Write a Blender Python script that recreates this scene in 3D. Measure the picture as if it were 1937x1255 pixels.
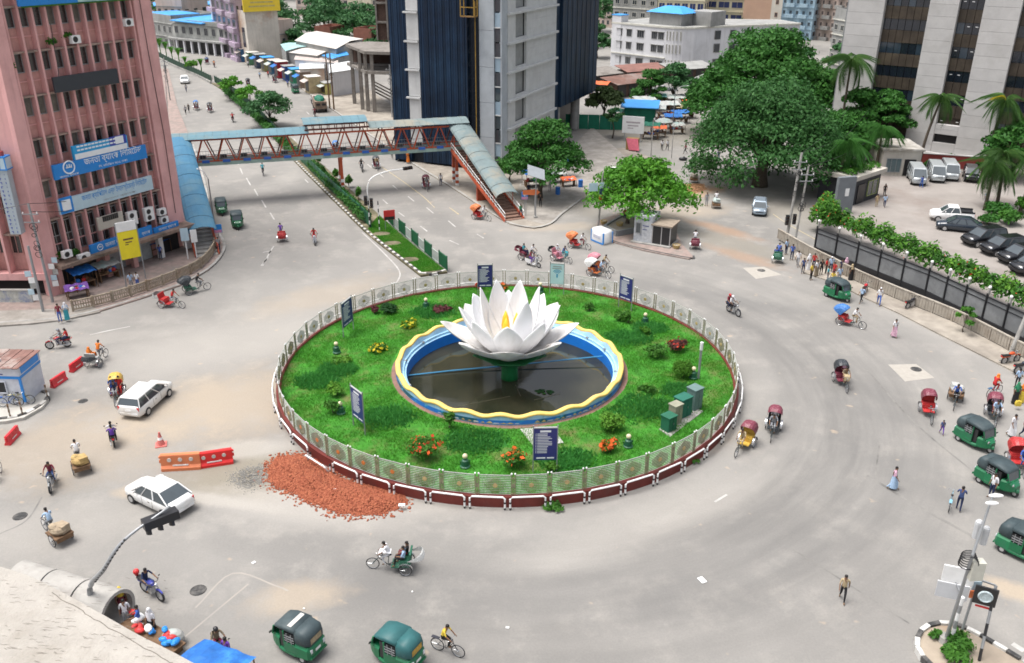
import bpy, math, random
import numpy as np
from mathutils import Vector, Matrix
random.seed(7)
RNG = np.random.default_rng(7)
for o in list(bpy.data.objects): bpy.data.objects.remove(o)
S = bpy.context.scene
COL = S.collection
PI = math.pi
rad = math.radians
# ------------------------------------------------------------------ camera, sky, sun, exposure
CAM_H, CAM_D, FPX, PITCH, ROLL, YAW = 30.5, 59.503, 1680.0, 0.42541, 0.002993, 0.005313
cd = bpy.data.cameras.new('camera'); cd.sensor_width = 36; cd.lens = FPX / 1937 * 36
cd.clip_start = 0.5; cd.clip_end = 4000
cam = bpy.data.objects.new('camera', cd); COL.objects.link(cam); S.camera = cam
def ray(px, py):
    X, Y = px - 968.5, py - 627.5
    c, s = math.cos(-ROLL), math.sin(-ROLL)
    X, Y = X * c - Y * s, X * s + Y * c
    x, u = X / FPX, -Y / FPX
    y = math.cos(PITCH) + u * math.sin(PITCH); z = -math.sin(PITCH) + u * math.cos(PITCH)
    c, s = math.cos(-YAW), math.sin(-YAW)
    return Vector((x * c - y * s, x * s + y * c, z))
_f = ray(968.5, 627.5).normalized(); _r = (ray(1968.5, 627.5) - ray(968.5, 627.5)).normalized(); _u = _r.cross(_f)
cam.matrix_world = Matrix(((_r.x, _u.x, -_f.x, 0), (_r.y, _u.y, -_f.y, -CAM_D), (_r.z, _u.z, -_f.z, CAM_H), (0, 0, 0, 1)))
CAM = Vector((0, -CAM_D, CAM_H))
SUN_EL, SUN_AZ = rad(72), rad(95)        # azimuth measured from +Y (away from the camera) towards -X
W = bpy.data.worlds.new('World'); S.world = W; W.use_nodes = True
wn = W.node_tree.nodes; wl = W.node_tree.links
bg = wn['Background']; sky = wn.new('ShaderNodeTexSky'); sky.sky_type = 'NISHITA'; sky.sun_disc = False
sky.sun_elevation = SUN_EL; sky.sun_rotation = -SUN_AZ; sky.dust_density = 6; sky.air_density = 1.0; sky.ozone_density = 0.6
hs = wn.new('ShaderNodeHueSaturation'); hs.inputs['Saturation'].default_value = 0.42   # overcast: the sky is nearly white
wl.new(sky.outputs[0], hs.inputs['Color']); wl.new(hs.outputs[0], bg.inputs['Color']); bg.inputs['Strength'].default_value = 0.115
sd = bpy.data.lights.new('sun', 'SUN'); sd.energy = 1.5; sd.angle = rad(32); sd.color = (1, 0.985, 0.955)
sun = bpy.data.objects.new('sun', sd); COL.objects.link(sun)
sdir = Vector((-math.sin(SUN_AZ) * math.cos(SUN_EL), math.cos(SUN_AZ) * math.cos(SUN_EL), math.sin(SUN_EL)))
sun.rotation_euler = sdir.to_track_quat('Z', 'Y').to_euler()
vs = S.view_settings; vs.view_transform = 'Standard'; vs.look = 'None'; vs.gamma = 1; vs.use_curve_mapping = False; vs.exposure = 1.0
S.cycles.max_bounces = 6; S.cycles.diffuse_bounces = 3; S.cycles.glossy_bounces = 3; S.cycles.transmission_bounces = 3
S.cycles.filter_width = 1.7
# ------------------------------------------------------------------ geometry helpers
def P(px, py, z=0.0):
    d = ray(px, py); t = (z - CAM_H) / d.z
    return Vector((d.x * t, -CAM_D + d.y * t, z))
def V3(*a): return Vector(a)
def heading(a, b): return math.atan2(b[1] - a[1], b[0] - a[0])
def sub(pts, n):
    out = []
    for i in range(len(pts) - 1):
        for k in range(n): out.append(Vector(pts[i]).lerp(Vector(pts[i + 1]), k / n))
    return out + [Vector(pts[-1])]
def smooth(pts, n=6):
    """Catmull-Rom through pts"""
    p = [Vector(q) for q in pts]; p = [p[0] * 2 - p[1]] + p + [p[-1] * 2 - p[-2]]; out = []
    for i in range(1, len(p) - 2):
        for k in range(n):
            t = k / n
            out.append(0.5 * ((2 * p[i]) + (p[i + 1] - p[i - 1]) * t + (2 * p[i - 1] - 5 * p[i] + 4 * p[i + 1] - p[i + 2]) * t * t + (3 * p[i] - p[i - 1] - 3 * p[i + 1] + p[i + 2]) * t ** 3))
    return out + [p[-2]]
class MB:
    def __init__(s): s.v = []; s.f = []; s.m = []
    def add(s, vs, fs, m=0):
        b = len(s.v); s.v += [tuple(v) for v in vs]
        for f in fs: s.f.append(tuple(i + b for i in f)); s.m.append(m)
        return s
    def box(s, c, d, m=0, rz=0, R=None):
        x, y, z = d[0] / 2, d[1] / 2, d[2] / 2
        vs = [Vector((i * x, j * y, k * z)) for i in (-1, 1) for j in (-1, 1) for k in (-1, 1)]
        if R is None and rz: R = Matrix.Rotation(rz, 3, 'Z')
        vs = [(R @ v if R is not None else v) + Vector(c) for v in vs]
        return s.add(vs, [(0, 1, 3, 2), (4, 6, 7, 5), (0, 4, 5, 1), (2, 3, 7, 6), (0, 2, 6, 4), (1, 5, 7, 3)], m)
    def bar(s, a, b, w, h=None, m=0, up=(0, 0, 1)):
        a, b = Vector(a), Vector(b); h = h or w; d = b - a; L = d.length
        if L < 1e-6: return s
        d.normalize(); u = Vector(up)
        if abs(d.dot(u)) > .98: u = Vector((1, 0, 0))
        y = u.cross(d).normalized(); z = d.cross(y)
        return s.box((a + b) / 2, (L, w, h), m, R=Matrix((d, y, z)).transposed())
    def ring(s, c, d, r, n, ph=0):
        d = Vector(d).normalized(); u = Vector((0, 0, 1)) if abs(d.z) < .9 else Vector((1, 0, 0))
        x = u.cross(d).normalized(); y = d.cross(x)
        return [Vector(c) + x * (r * math.cos(ph + 2 * PI * k / n)) + y * (r * math.sin(ph + 2 * PI * k / n)) for k in range(n)]
    def loft(s, rings, m=0, cap=True, closed=True):
        n = len(rings[0]); b = len(s.v)
        for r in rings: s.v += [tuple(v) for v in r]
        for i in range(len(rings) - 1):
            for k in range(n if closed else n - 1):
                k2 = (k + 1) % n
                s.f.append((b + i * n + k, b + i * n + k2, b + (i + 1) * n + k2, b + (i + 1) * n + k)); s.m.append(m)
        if cap and closed:
            s.f.append(tuple(b + k for k in reversed(range(n)))); s.m.append(m)
            e = b + (len(rings) - 1) * n; s.f.append(tuple(e + k for k in range(n))); s.m.append(m)
        return s
    def cyl(s, a, b, r0, r1=None, n=8, m=0, cap=True):
        a, b = Vector(a), Vector(b); r1 = r0 if r1 is None else r1
        return s.loft([s.ring(a, b - a, r0, n), s.ring(b, b - a, r1, n)], m, cap)
    def tube(s, pts, r, n=6, m=0, cap=True):
        pts = [Vector(p) for p in pts]; rs = r if isinstance(r, (list, tuple)) else [r] * len(pts); rings = []
        for i, p in enumerate(pts):
            d = (pts[min(i + 1, len(pts) - 1)] - pts[max(i - 1, 0)])
            rings.append(s.ring(p, d, rs[i], n))
        return s.loft(rings, m, cap)
    def hoop(s, c, ax, R, r, n=20, k=5, m=0):
        """torus"""
        c = Vector(c); base = s.ring(c, ax, R, n); ax = Vector(ax).normalized(); rings = []
        for p in base:
            o = (p - c).normalized()
            rings.append([p + o * (r * math.cos(2 * PI * j / k)) + ax * (r * math.sin(2 * PI * j / k)) for j in range(k)])
        rings.append(rings[0])
        return s.loft(rings, m, cap=False)
    def lathe(s, prof, n=16, c=(0, 0, 0), m=0, cap=True):
        c = Vector(c)
        return s.loft([[c + Vector((r * math.cos(2 * PI * k / n), r * math.sin(2 * PI * k / n), z)) for k in range(n)] for r, z in prof], m, cap)
    def ell(s, c, r, nu=8, nv=6, m=0):
        c = Vector(c); r = r if isinstance(r, (list, tuple)) else (r, r, r); rings = []
        for j in range(nv + 1):
            t = -PI / 2 + PI * j / nv; q = max(math.cos(t), .02)
            rings.append([c + Vector((r[0] * q * math.cos(2 * PI * k / nu), r[1] * q * math.sin(2 * PI * k / nu), r[2] * math.sin(t))) for k in range(nu)])
        return s.loft(rings, m)
    def prism(s, poly, z0, z1, m=0):
        poly = [(p[0], p[1]) for p in poly]
        if sum(poly[i - 1][0] * p[1] - p[0] * poly[i - 1][1] for i, p in enumerate(poly)) < 0: poly.reverse()
        return s.loft([[(x, y, z0) for x, y in poly], [(x, y, z1) for x, y in poly]], m)
    def side(s, prof, y0, y1, m=0):
        """extrude an (x,z) outline along y"""
        if sum(prof[i - 1][0] * p[1] - p[0] * prof[i - 1][1] for i, p in enumerate(prof)) > 0: prof = list(reversed(prof))
        return s.loft([[(x, y0, z) for x, z in prof], [(x, y1, z) for x, z in prof]], m)
    def quad(s, pts, m=0): return s.add(pts, [tuple(range(len(pts)))], m)
    def mesh(s, name, smooth=False):
        me = bpy.data.meshes.new(name); me.from_pydata(s.v, [], s.f); me.update()
        me.polygons.foreach_set('material_index', s.m)
        if smooth: me.polygons.foreach_set('use_smooth', [True] * len(s.f))
        me.update(); return me
CACHE = {}
def setmats(o, mats):
    for i, m in enumerate(mats):
        o.material_slots[i].link = 'OBJECT'; o.material_slots[i].material = m
def put(name, me, mats, parent=None, loc=None, rz=None, rot=None, scale=None):
    mats = mats if isinstance(mats, (list, tuple)) else [mats]
    while len(me.materials) < len(mats): me.materials.append(None)
    o = bpy.data.objects.new(name, me); COL.objects.link(o)
    if len(me.materials): setmats(o, list(mats) + [mats[-1]] * (len(me.materials) - len(mats)))
    if parent is not None: o.parent = parent
    if loc is not None: o.location = loc
    if rz is not None: o.rotation_euler = (0, 0, rz)
    if rot is not None: o.rotation_euler = rot
    if scale is not None: o.scale = scale if isinstance(scale, (tuple, list)) else (scale,) * 3
    return o
def obj(name, mb, mats, parent=None, smooth=False, **k):
    return put(name, mb.mesh(name, smooth), mats, parent, **k)
def cached(key, fn, smooth=False):
    if key not in CACHE: CACHE[key] = fn().mesh(key if isinstance(key, str) else str(key[0]), smooth)
    return CACHE[key]
def part(name, key, fn, mats, parent, smooth=False, **k):
    """a part whose mesh is shared by every thing of its kind"""
    return put(name, cached(key, fn, smooth), mats, parent, **k)
def tag(o, label=None, cat=None, group=None, kind=None):
    if label: o['label'] = label
    if cat: o['category'] = cat
    if group: o['group'] = group
    if kind: o['kind'] = kind
    return o
def thing(name, label, cat, loc=(0, 0, 0), rz=0, group=None):
    o = bpy.data.objects.new(name, None); COL.objects.link(o); o.empty_display_size = .2
    o.location = loc; o.rotation_euler = (0, 0, rz); return tag(o, label, cat, group)
def struct(name, mb, m, parent=None, smooth=False):
    o = obj(name, mb, m, parent, smooth)
    if parent is None: o['kind'] = 'structure'
    return o
# ------------------------------------------------------------------ materials
MATS = {}
def nodes(name):
    m = bpy.data.materials.new(name); m.use_nodes = True
    nt = m.node_tree; return m, nt.nodes, nt.links, nt.nodes['Principled BSDF']
def noise(N, L, coord, scale, detail=4, rough=.6):
    n = N.new('ShaderNodeTexNoise'); n.inputs['Scale'].default_value = scale; n.inputs['Detail'].default_value = detail; n.inputs['Roughness'].default_value = rough
    L.new(coord, n.inputs['Vector']); return n.outputs['Fac']
def ramp(N, L, fac, a, b):
    r = N.new('ShaderNodeMapRange'); r.inputs[1].default_value = a; r.inputs[2].default_value = b; r.clamp = True
    L.new(fac, r.inputs[0]); return r.outputs[0]
def mixc(N, L, fac, a, b, mode='MIX'):
    x = N.new('ShaderNodeMix'); x.data_type = 'RGBA'; x.blend_type = mode
    for sock, v in ((0, fac), (6, a), (7, b)):
        if isinstance(v, (int, float)): x.inputs[sock].default_value = v
        elif isinstance(v, tuple): x.inputs[sock].default_value = (*v[:3], 1)
        else: L.new(v, x.inputs[sock])
    return x.outputs[2]
def mat(name, c, rough=.7, var=.18, scale=3.0, c2=None, amt=.5, bump=0, bscale=40, metal=0, spec=.35, grime=None, streak=False, obrand=0):
    """procedural surface: base colour broken up by two noises, optional second colour in patches, vertical streaks, fine relief"""
    if name in MATS: return MATS[name]
    m, N, L, B = nodes(name)
    tc = N.new('ShaderNodeTexCoord').outputs['Object']
    geo = N.new('ShaderNodeNewGeometry').outputs['Position']
    n1 = noise(N, L, geo, scale, 5)
    dark = tuple(x * (1 - var) for x in c); lite = tuple(min(1, x * (1 + var * .6)) for x in c)
    col = mixc(N, L, ramp(N, L, n1, .3, .7), dark, lite)
    if c2:
        n2 = noise(N, L, geo, scale * .37, 6, .7)
        f = ramp(N, L, n2, .62 - amt * .3, .78 - amt * .2)
        col = mixc(N, L, f, col, c2)
    if streak:
        mp = N.new('ShaderNodeMapping'); mp.inputs['Scale'].default_value = (1.5, 1.5, .12); L.new(geo, mp.inputs[0])
        f = ramp(N, L, noise(N, L, mp.outputs[0], 1.3, 6, .7), .52, .8)
        mm = N.new('ShaderNodeMath'); mm.operation = 'MULTIPLY'; mm.inputs[1].default_value = .75; L.new(f, mm.inputs[0])
        col = mixc(N, L, mm.outputs[0], col, grime or tuple(x * .45 for x in c))
    if obrand:
        oi = N.new('ShaderNodeObjectInfo').outputs['Random']
        h = N.new('ShaderNodeHueSaturation'); L.new(col, h.inputs['Color'])
        r = N.new('ShaderNodeMapRange'); r.inputs[3].default_value = 1 - obrand; r.inputs[4].default_value = 1 + obrand; L.new(oi, r.inputs[0]); L.new(r.outputs[0], h.inputs['Value'])
        col = h.outputs[0]
    L.new(col, B.inputs['Base Color'])
    B.inputs['Roughness'].default_value = rough; B.inputs['Metallic'].default_value = metal; B.inputs['Specular IOR Level'].default_value = spec
    if bump:
        bp = N.new('ShaderNodeBump'); bp.inputs['Strength'].default_value = bump; bp.inputs['Distance'].default_value = .05
        L.new(noise(N, L, geo, bscale, 3), bp.inputs['Height']); L.new(bp.outputs[0], B.inputs['Normal'])
    MATS[name] = m; return m
def paint(name, c, rough=.35, metal=0, spec=.5, var=.08): return mat(name, c, rough, var, 1.5, metal=metal, spec=spec)
def leafmat(name, a, b, c, trans=.25):
    if name in MATS: return MATS[name]
    m, N, L, B = nodes(name)
    g = N.new('ShaderNodeNewGeometry'); ri = g.outputs['Random Per Island']
    col = mixc(N, L, ri, a, b)
    n = noise(N, L, g.outputs['Position'], .55, 4); col = mixc(N, L, ramp(N, L, n, .40, .66), col, c)
    L.new(col, B.inputs['Base Color']); B.inputs['Roughness'].default_value = .6; B.inputs['Specular IOR Level'].default_value = .2
    t = N.new('ShaderNodeBsdfTranslucent'); L.new(col, t.inputs['Color'])
    mx = N.new('ShaderNodeMixShader'); mx.inputs[0].default_value = trans; L.new(B.outputs[0], mx.inputs[1]); L.new(t.outputs[0], mx.inputs[2])
    L.new(mx.outputs[0], N['Material Output'].inputs['Surface']); MATS[name] = m; return m
def glassmat(name, c, rough=.08, spec=.8): return mat(name, c, rough, .25, .6, spec=spec)
# common materials
M_steel = paint('grey_steel', (.30, .31, .32), .4, .3)
M_white = paint('white_paint', (.78, .78, .77), .4)
M_black = paint('black_paint', (.02, .02, .022), .35)
M_rubber = mat('black_rubber', (.03, .03, .032), .8)
M_chrome = paint('bright_metal', (.6, .61, .62), .25, .9)
M_glass = glassmat('dark_glass', (.055, .07, .08), .05, 1.0)
M_conc = mat('weathered_concrete', (.36, .35, .33), .9, .25, 1.2, c2=(.20, .19, .17), amt=.4, bump=.2, bscale=12)
M_kerbb = mat('kerb_black', (.05, .05, .05), .8, .3, c2=(.16, .15, .14), amt=.5)
M_kerbw = mat('kerb_white', (.6, .59, .56), .8, .2, c2=(.34, .32, .29), amt=.5)
M_red = paint('signal_red', (.55, .03, .03), .45)
M_blue = paint('strong_blue', (.02, .16, .55), .45)
M_wood = mat('brown_wood', (.17, .10, .055), .8, .4, 5)
M_trunk = mat('tree_bark', (.10, .08, .06), .95, .4, 6, bump=.4, bscale=15)
M_orange = paint('safety_orange', (.62, .16, .05), .5)
def text_mesh(body, size, extrude=0.0):
    key = ('text', body)
    if key not in CACHE:
        c = bpy.data.curves.new('lettering', 'FONT'); c.body = body; c.align_x = 'CENTER'; c.align_y = 'CENTER'; c.resolution_u = 2
        o = bpy.data.objects.new('lettering', c); COL.objects.link(o)
        bpy.context.view_layer.update()
        me = bpy.data.meshes.new_from_object(o.evaluated_get(bpy.context.evaluated_depsgraph_get()))
        bpy.data.objects.remove(o); me.name = 'lettering'; me.materials.clear(); CACHE[key] = me
    return CACHE[key]
def lettering(body, height, width, m, parent, loc, rot, name='lettering'):
    me = text_mesh(body, 1)
    xs = [v.co.x for v in me.vertices]; ys = [v.co.y for v in me.vertices]
    w, h = max(xs) - min(xs), max(ys) - min(ys)
    return put(name, me, m, parent, loc=loc, rot=rot, scale=(width / w, height / h, 1))
# ------------------------------------------------------------------ ground, roads, pavements
def asphalt():
    m, N, L, B = nodes('dusty_asphalt')
    tc = N.new('ShaderNodeTexCoord').outputs['Object']
    n1 = noise(N, L, tc, .045, 6, .65); n2 = noise(N, L, tc, .35, 6, .7); n3 = noise(N, L, tc, 9, 3, .7)
    col = mixc(N, L, ramp(N, L, n1, .35, .65), (.222, .213, .200), (.312, .298, .278))
    col = mixc(N, L, ramp(N, L, n2, .50, .80), col, (.36, .338, .308))
    # tyre-polished ring round the island: streaks that follow the circle
    sp = N.new('ShaderNodeSeparateXYZ'); L.new(tc, sp.inputs[0])
    def math_(op, a, b=None):
        x = N.new('ShaderNodeMath'); x.operation = op
        for i, v in enumerate((a, b)):
            if v is None: continue
            if isinstance(v, (int, float)): x.inputs[i].default_value = v
            else: L.new(v, x.inputs[i])
        return x.outputs[0]
    r = math_('SQRT', math_('ADD', math_('MULTIPLY', sp.outputs[0], sp.outputs[0]), math_('MULTIPLY', sp.outputs[1], sp.outputs[1])))
    a = math_('ARCTAN2', sp.outputs[1], sp.outputs[0])
    cb = N.new('ShaderNodeCombineXYZ'); L.new(r, cb.inputs[0]); L.new(math_('MULTIPLY', a, 3.0), cb.inputs[1])
    st = noise(N, L, cb.outputs[0], .55, 5, .6)
    band = math_('MULTIPLY', ramp(N, L, r, 18.5, 22), ramp(N, L, r, 38, 26))
    side = ramp(N, L, math_('ADD', math_('MULTIPLY', math_('COSINE', math_('SUBTRACT', a, -.35)), 1.0), math_('MULTIPLY', n1, .6)), -.1, 1.25)
    f = math_('MULTIPLY', math_('MULTIPLY', band, side), ramp(N, L, st, .30, .62))
    col = mixc(N, L, math_('MULTIPLY', f, .68), col, (.15, .146, .14))
    # blobs of sand, mud and worn tar
    def blob(x, y, rx, ry, rot, c, amt, hard=.4):
        mp = N.new('ShaderNodeMapping'); mp.vector_type = 'TEXTURE'; mp.inputs['Location'].default_value = (x, y, 0); mp.inputs['Rotation'].default_value = (0, 0, rot); mp.inputs['Scale'].default_value = (rx, ry, 1)
        L.new(tc, mp.inputs[0]); ln = N.new('ShaderNodeVectorMath'); ln.operation = 'LENGTH'; L.new(mp.outputs[0], ln.inputs[0])
        e = math_('ADD', ln.outputs['Value'], math_('MULTIPLY', math_('SUBTRACT', n2, .5), 1.6))
        return mixc(N, L, math_('MULTIPLY', ramp(N, L, e, 1.0, hard), amt), col, c)
    tan = (.43, .355, .27); pale = (.405, .38, .345); mud = (.26, .235, .19); dk = (.17, .166, .16)
    for (px, py, rx, ry, rot, c, am) in BLOBS:
        w = P(px, py); col = blob(w.x, w.y, rx, ry, rot, {'t': tan, 'p': pale, 'm': mud, 'd': dk, 'o': (.40, .24, .14)}[c], am)
    col = mixc(N, L, ramp(N, L, n3, .2, .9), mixc(N, L, .22, col, (.1, .1, .1), 'MULTIPLY'), col)
    # scattered orange brick dust specks
    n5 = noise(N, L, tc, .9, 2, .5); col = mixc(N, L, math_('MULTIPLY', ramp(N, L, n5, .70, .76), .45), col, (.46, .36, .26))
    L.new(col, B.inputs['Base Color']); B.inputs['Roughness'].default_value = .9; B.inputs['Specular IOR Level'].default_value = .2
    bp = N.new('ShaderNodeBump'); bp.inputs['Strength'].default_value = .25; bp.inputs['Distance'].default_value = .03
    L.new(noise(N, L, tc, 22, 3), bp.inputs['Height']); L.new(bp.outputs[0], B.inputs['Normal'])
    return m
BLOBS = [(470, 760, 9, 7, .3, 't', .55), (610, 560, 9, 3.5, .7, 't', .40), (430, 650, 13, 6, .5, 'p', .45), (120, 850, 10, 6, .1, 't', .45), (300, 780, 8, 5, .3, 't', .35),
         (455, 885, 5, 3.2, .2, 'm', .95), (430, 915, 4.5, 2.2, -.2, 'm', .9), (400, 945, 6, .7, -.25, 'p', .8), (480, 850, 4, 1.6, .2, 'p', .7), (560, 960, 8, 2, -.25, 'p', .6), (720, 955, 7, 1.5, -.1, 'p', .5),
         (1365, 435, 7, 1.7, 2.25, 'o', .5), (1405, 485, 6, 1.8, 2.3, 'o', .45), (1385, 460, 9, 3.0, 2.25, 'm', .5), (1310, 360, 5, 2.5, .1, 'o', .75), (1290, 400, 8, 4, .3, 't', .5), (1245, 370, 9, 4, .2, 't', .35),
         (1240, 250, 16, 14, .2, 'm', .55), (1120, 380, 12, 7, .3, 'm', .5), (1040, 400, 5, 3, .3, 'd', .4), (1060, 430, 7, 2.0, .1, 't', .4), (1500, 400, 5, 8, .2, 'm', .5),
         (1650, 760, 6, 3, -.9, 'd', .35), (1750, 900, 8, 2.2, -.9, 'd', .35), (1330, 560, 10, 1.6, -.5, 'd', .35), (560, 370, 12, 4, 1.4, 'd', .4), (460, 350, 9, 3, 1.2, 'd', .35), (470, 250, 14, 5, 1.9, 'd', .3),
         (850, 430, 12, 3, -1.1, 'd', .25), (1000, 1120, 18, 2.4, -.05, 'd', .35), (620, 1060, 10, 2.2, -.4, 'd', .3), (1450, 1060, 12, 2.2, .5, 'd', .25), (1250, 980, 12, 2.2, .5, 'p', .35), (1800, 620, 8, 3, -.8, 'p', .35),
         (560, 1130, 3, 1.6, .3, 't', .6), (250, 930, 1.6, .8, .1, 't', .6), (1920, 1120, 2.2, 1.0, -.6, 't', .8), (100, 1000, 7, 3, .2, 'p', .3), (700, 900, 6, 3, .1, 't', .3), (660, 740, 4, 10, .2, 't', .25), (200, 640, 8, 1.5, .3, 'p', .3), (1290, 860, 8, 1.2, .6, 't', .3), (1480, 590, 6, 2, -.6, 'd', .25)]
g = MB(); radii = [16.2, 17.5, 20, 24, 30, 40, 60, 90, 140, 220, 400, 800, 1800]
g.loft([[(r * math.cos(2 * PI * k / 72), r * math.sin(2 * PI * k / 72), 0) for k in range(72)] for r in radii], 0, cap=False)
M_asph = asphalt(); struct('road', g, M_asph)
M_pave = mat('pavement_concrete', (.34, .315, .285), .9, .28, .8, c2=(.22, .20, .175), amt=.55, bump=.2, bscale=9)
M_pink = mat('pinkish_paving', (.30, .23, .205), .9, .25, 1.5, c2=(.21, .185, .165), amt=.5)
M_dirt = mat('trodden_dirt', (.34, .285, .225), .95, .3, .4, c2=(.40, .25, .155), amt=.4, bump=.3, bscale=8)
M_dirt2 = mat('grey_dirt', (.33, .295, .25), .95, .3, .5, c2=(.20, .175, .15), amt=.5, bump=.3, bscale=8)
M_park = mat('car_park_concrete', (.275, .25, .23), .9, .14, .3, c2=(.22, .185, .165), amt=.45)
M_line = mat('worn_road_paint', (.50, .49, .465), .8, .2, 2.0, c2=(.33, .315, .295), amt=.8)
M_yline = mat('worn_yellow_paint', (.46, .38, .22), .8, .3, 2.5, c2=(.34, .31, .27), amt=.6)
def pp(pts, z=0): return [P(x, y, z) for x, y in pts]
def slab(name, pts, h, m, px=True): return struct(name, MB().prism(pp(pts, h) if px else pts, -.02, h), m)
def ribbon(name, pts, w, z, m, tagit=True):
    pts = [Vector((p[0], p[1], z)) for p in pts]; mb = MB(); A = []; Bv = []
    for i, p in enumerate(pts):
        d = (pts[min(i + 1, len(pts) - 1)] - pts[max(i - 1, 0)]); d.normalize(); n = Vector((-d.y, d.x, 0)) * w / 2
        A.append(p + n); Bv.append(p - n)
    for i in range(len(pts) - 1): mb.quad([A[i], Bv[i], Bv[i + 1], A[i + 1]][::-1])
    return struct(name, mb, m) if tagit else mb
# left pavement before the pink building, kerb, and the corner further left
LP = [(-60, 622), (0, 613), (60, 609), (125, 602), (190, 588), (265, 565), (340, 540), (395, 510), (420, 482), (424, 462), (412, 440), (398, 410), (388, 350), (365, 275), (335, 200), (318, 130), (300, 130), (300, 480), (100, 540), (-60, 560)]
slab('pavement', LP, .13, M_pink)
slab('pavement', [(-60, 625), (0, 616), (60, 612), (118, 605), (190, 590), (170, 575), (100, 585), (-60, 590)], .137, M_pave)
ribbon('kerb', smooth(pp(LP[:14]), 3), .28, .155, M_conc)
# right pavement along the avenue, to the stair foot, and dirt yard towards the market street
RP = [(420, 92), (470, 118), (545, 152), (600, 188), (650, 222), (700, 256), (750, 290), (800, 322), (850, 352), (893, 380), (930, 404), (965, 424), (1010, 432), (1042, 424), (1062, 406), (1100, 378), (1180, 330), (1240, 300), (1180, 280), (1000, 300), (900, 300), (780, 230), (700, 170), (600, 120), (480, 85)]
slab('pavement', RP, .12, M_dirt2)
ribbon('kerb', smooth(pp(RP[:16]), 3), .3, .15, M_conc)
slab('pavement', [(962, 404), (1000, 418), (1030, 424), (1052, 412), (1072, 392), (1130, 352), (1200, 312), (1120, 240), (1060, 300), (990, 330)], .127, M_pave)
# traffic island with the kiosk and the planter tree
IP = [(1128, 440), (1160, 458), (1220, 474), (1303, 490), (1312, 486), (1290, 462), (1276, 430), (1240, 405), (1180, 400), (1130, 418)]
slab('traffic_island', IP, .13, M_pink)
ribbon('kerb', smooth(pp(IP[:5]), 4), .22, .15, M_kerbb)
# road branch to the market, dirt heaps
slab('dirt_patch', [(1280, 372), (1296, 350), (1330, 348), (1342, 362), (1330, 374), (1300, 378)], .03, M_dirt)
slab('road_patch', [(1680, 690), (1733, 689), (1768, 715), (1712, 722)], .006, mat('new_concrete', (.36, .335, .298), .9, .1))
slab('road_patch', [(1405, 507), (1445, 505), (1478, 520), (1430, 528)], .006, mat('new_concrete', (.4, .4, .4)))
# right hand pavement along the compound wall and the car park behind it
WP = [(1520, 515), (1580, 535), (1640, 565), (1700, 592), (1770, 628), (1850, 668), (1937, 712), (2050, 775), (2050, 720), (1937, 655), (1540, 472), (1500, 480)]
slab('pavement', WP, .12, M_dirt2)
CPK = [(1540, 464), (1937, 632), (2150, 730), (2150, 330), (1937, 300), (1735, 300), (1640, 330), (1560, 385)]
slab('car_park', CPK, .06, M_park)
# avenue markings
def dash(a, b, w=.16, m=None): return ribbon('lane_marking', [P(*a), P(*b)], w, .008, m or M_line)
for a, b in [((454, 318), (459, 330)), ((466, 337), (474, 351)), ((481, 358), (488, 371)), ((495, 379), (503, 393)), ((511, 403), (519, 416)), ((448, 306), (451, 312)), ((577, 340), (583, 346)), ((555, 262), (560, 268)), ((588, 322), (592, 327)),
             ((719, 330), (726, 336)), ((743, 351), (752, 359)), ((772, 372), (783, 381)), ((807, 393), (820, 404)), ((848, 418), (862, 430)), ((695, 311), (702, 317)), ((724, 378), (733, 386)), ((754, 402), (765, 410)), ((795, 428), (808, 438)), ((850, 455), (868, 463)), ((902, 443), (915, 451)), ((580, 212), (585, 217)), ((600, 230), (606, 236))]: dash(a, b)
ribbon('lane_marking', smooth(pp([(722, 316), (760, 342), (800, 372), (822, 393)]), 3), .13, .008, M_yline)
dash((850, 393), (868, 406), .16, M_yline)
ribbon('lane_marking', smooth(pp([(685, 440), (725, 478), (755, 512), (752, 532), (742, 538)]), 4), .14, .008, M_line)
ribbon('lane_marking', smooth(pp([(170, 634), (205, 626), (246, 618)]), 3), .16, .008, M_line)
for a, b in [((512, 475), (497, 503)), ((497, 478), (512, 475)), ((494, 503), (507, 488)), ((518, 466), (508, 481))]: dash(a, b, .14)
dash((1352, 950), (1375, 936), .14)
ribbon('lane_marking', smooth(pp([(1612, 490), (1500, 430), (1462, 405)]), 3), .12, .008, M_yline)
for a, b in [((1915, 1218), (1937, 1232)), ((1898, 1226), (1915, 1240)), ((1936, 1248), (1950, 1258))]: dash(a, b, .3)
# tar joints and old cuts in the foreground asphalt
M_seam = mat('tar_seam', (.15, .145, .136), .9, .3, 1.2, c2=(.235, .225, .21), amt=.8); M_seam2 = mat('mortar_seam', (.345, .315, .275), .9, .15, 1.2, c2=(.30, .28, .255), amt=.9)
for pts, w, m in [([(370, 1150), (440, 1085), (520, 1108), (545, 1118)], .10, M_seam2), ([(470, 1105), (380, 1180), (350, 1205)], .10, M_seam2), ([(80, 940), (50, 985), (0, 1010)], .10, M_seam),
                  ([(1640, 900), (1740, 960), (1840, 1015)], .22, M_seam), ([(1640, 700), (1730, 800), (1850, 900)], .14, M_seam), ([(1500, 1040), (1580, 1090), (1720, 1180)], .10, M_seam), ([(1655, 905), (1665, 830)], .10, M_seam),
                  ([(345, 372), (440, 362), (530, 348), (590, 340)], .09, M_seam), ([(330, 236), (420, 224), (470, 222)], .10, M_seam)]:
    ribbon('road_seam', smooth(pp(pts), 5), w, .005, m)
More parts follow.
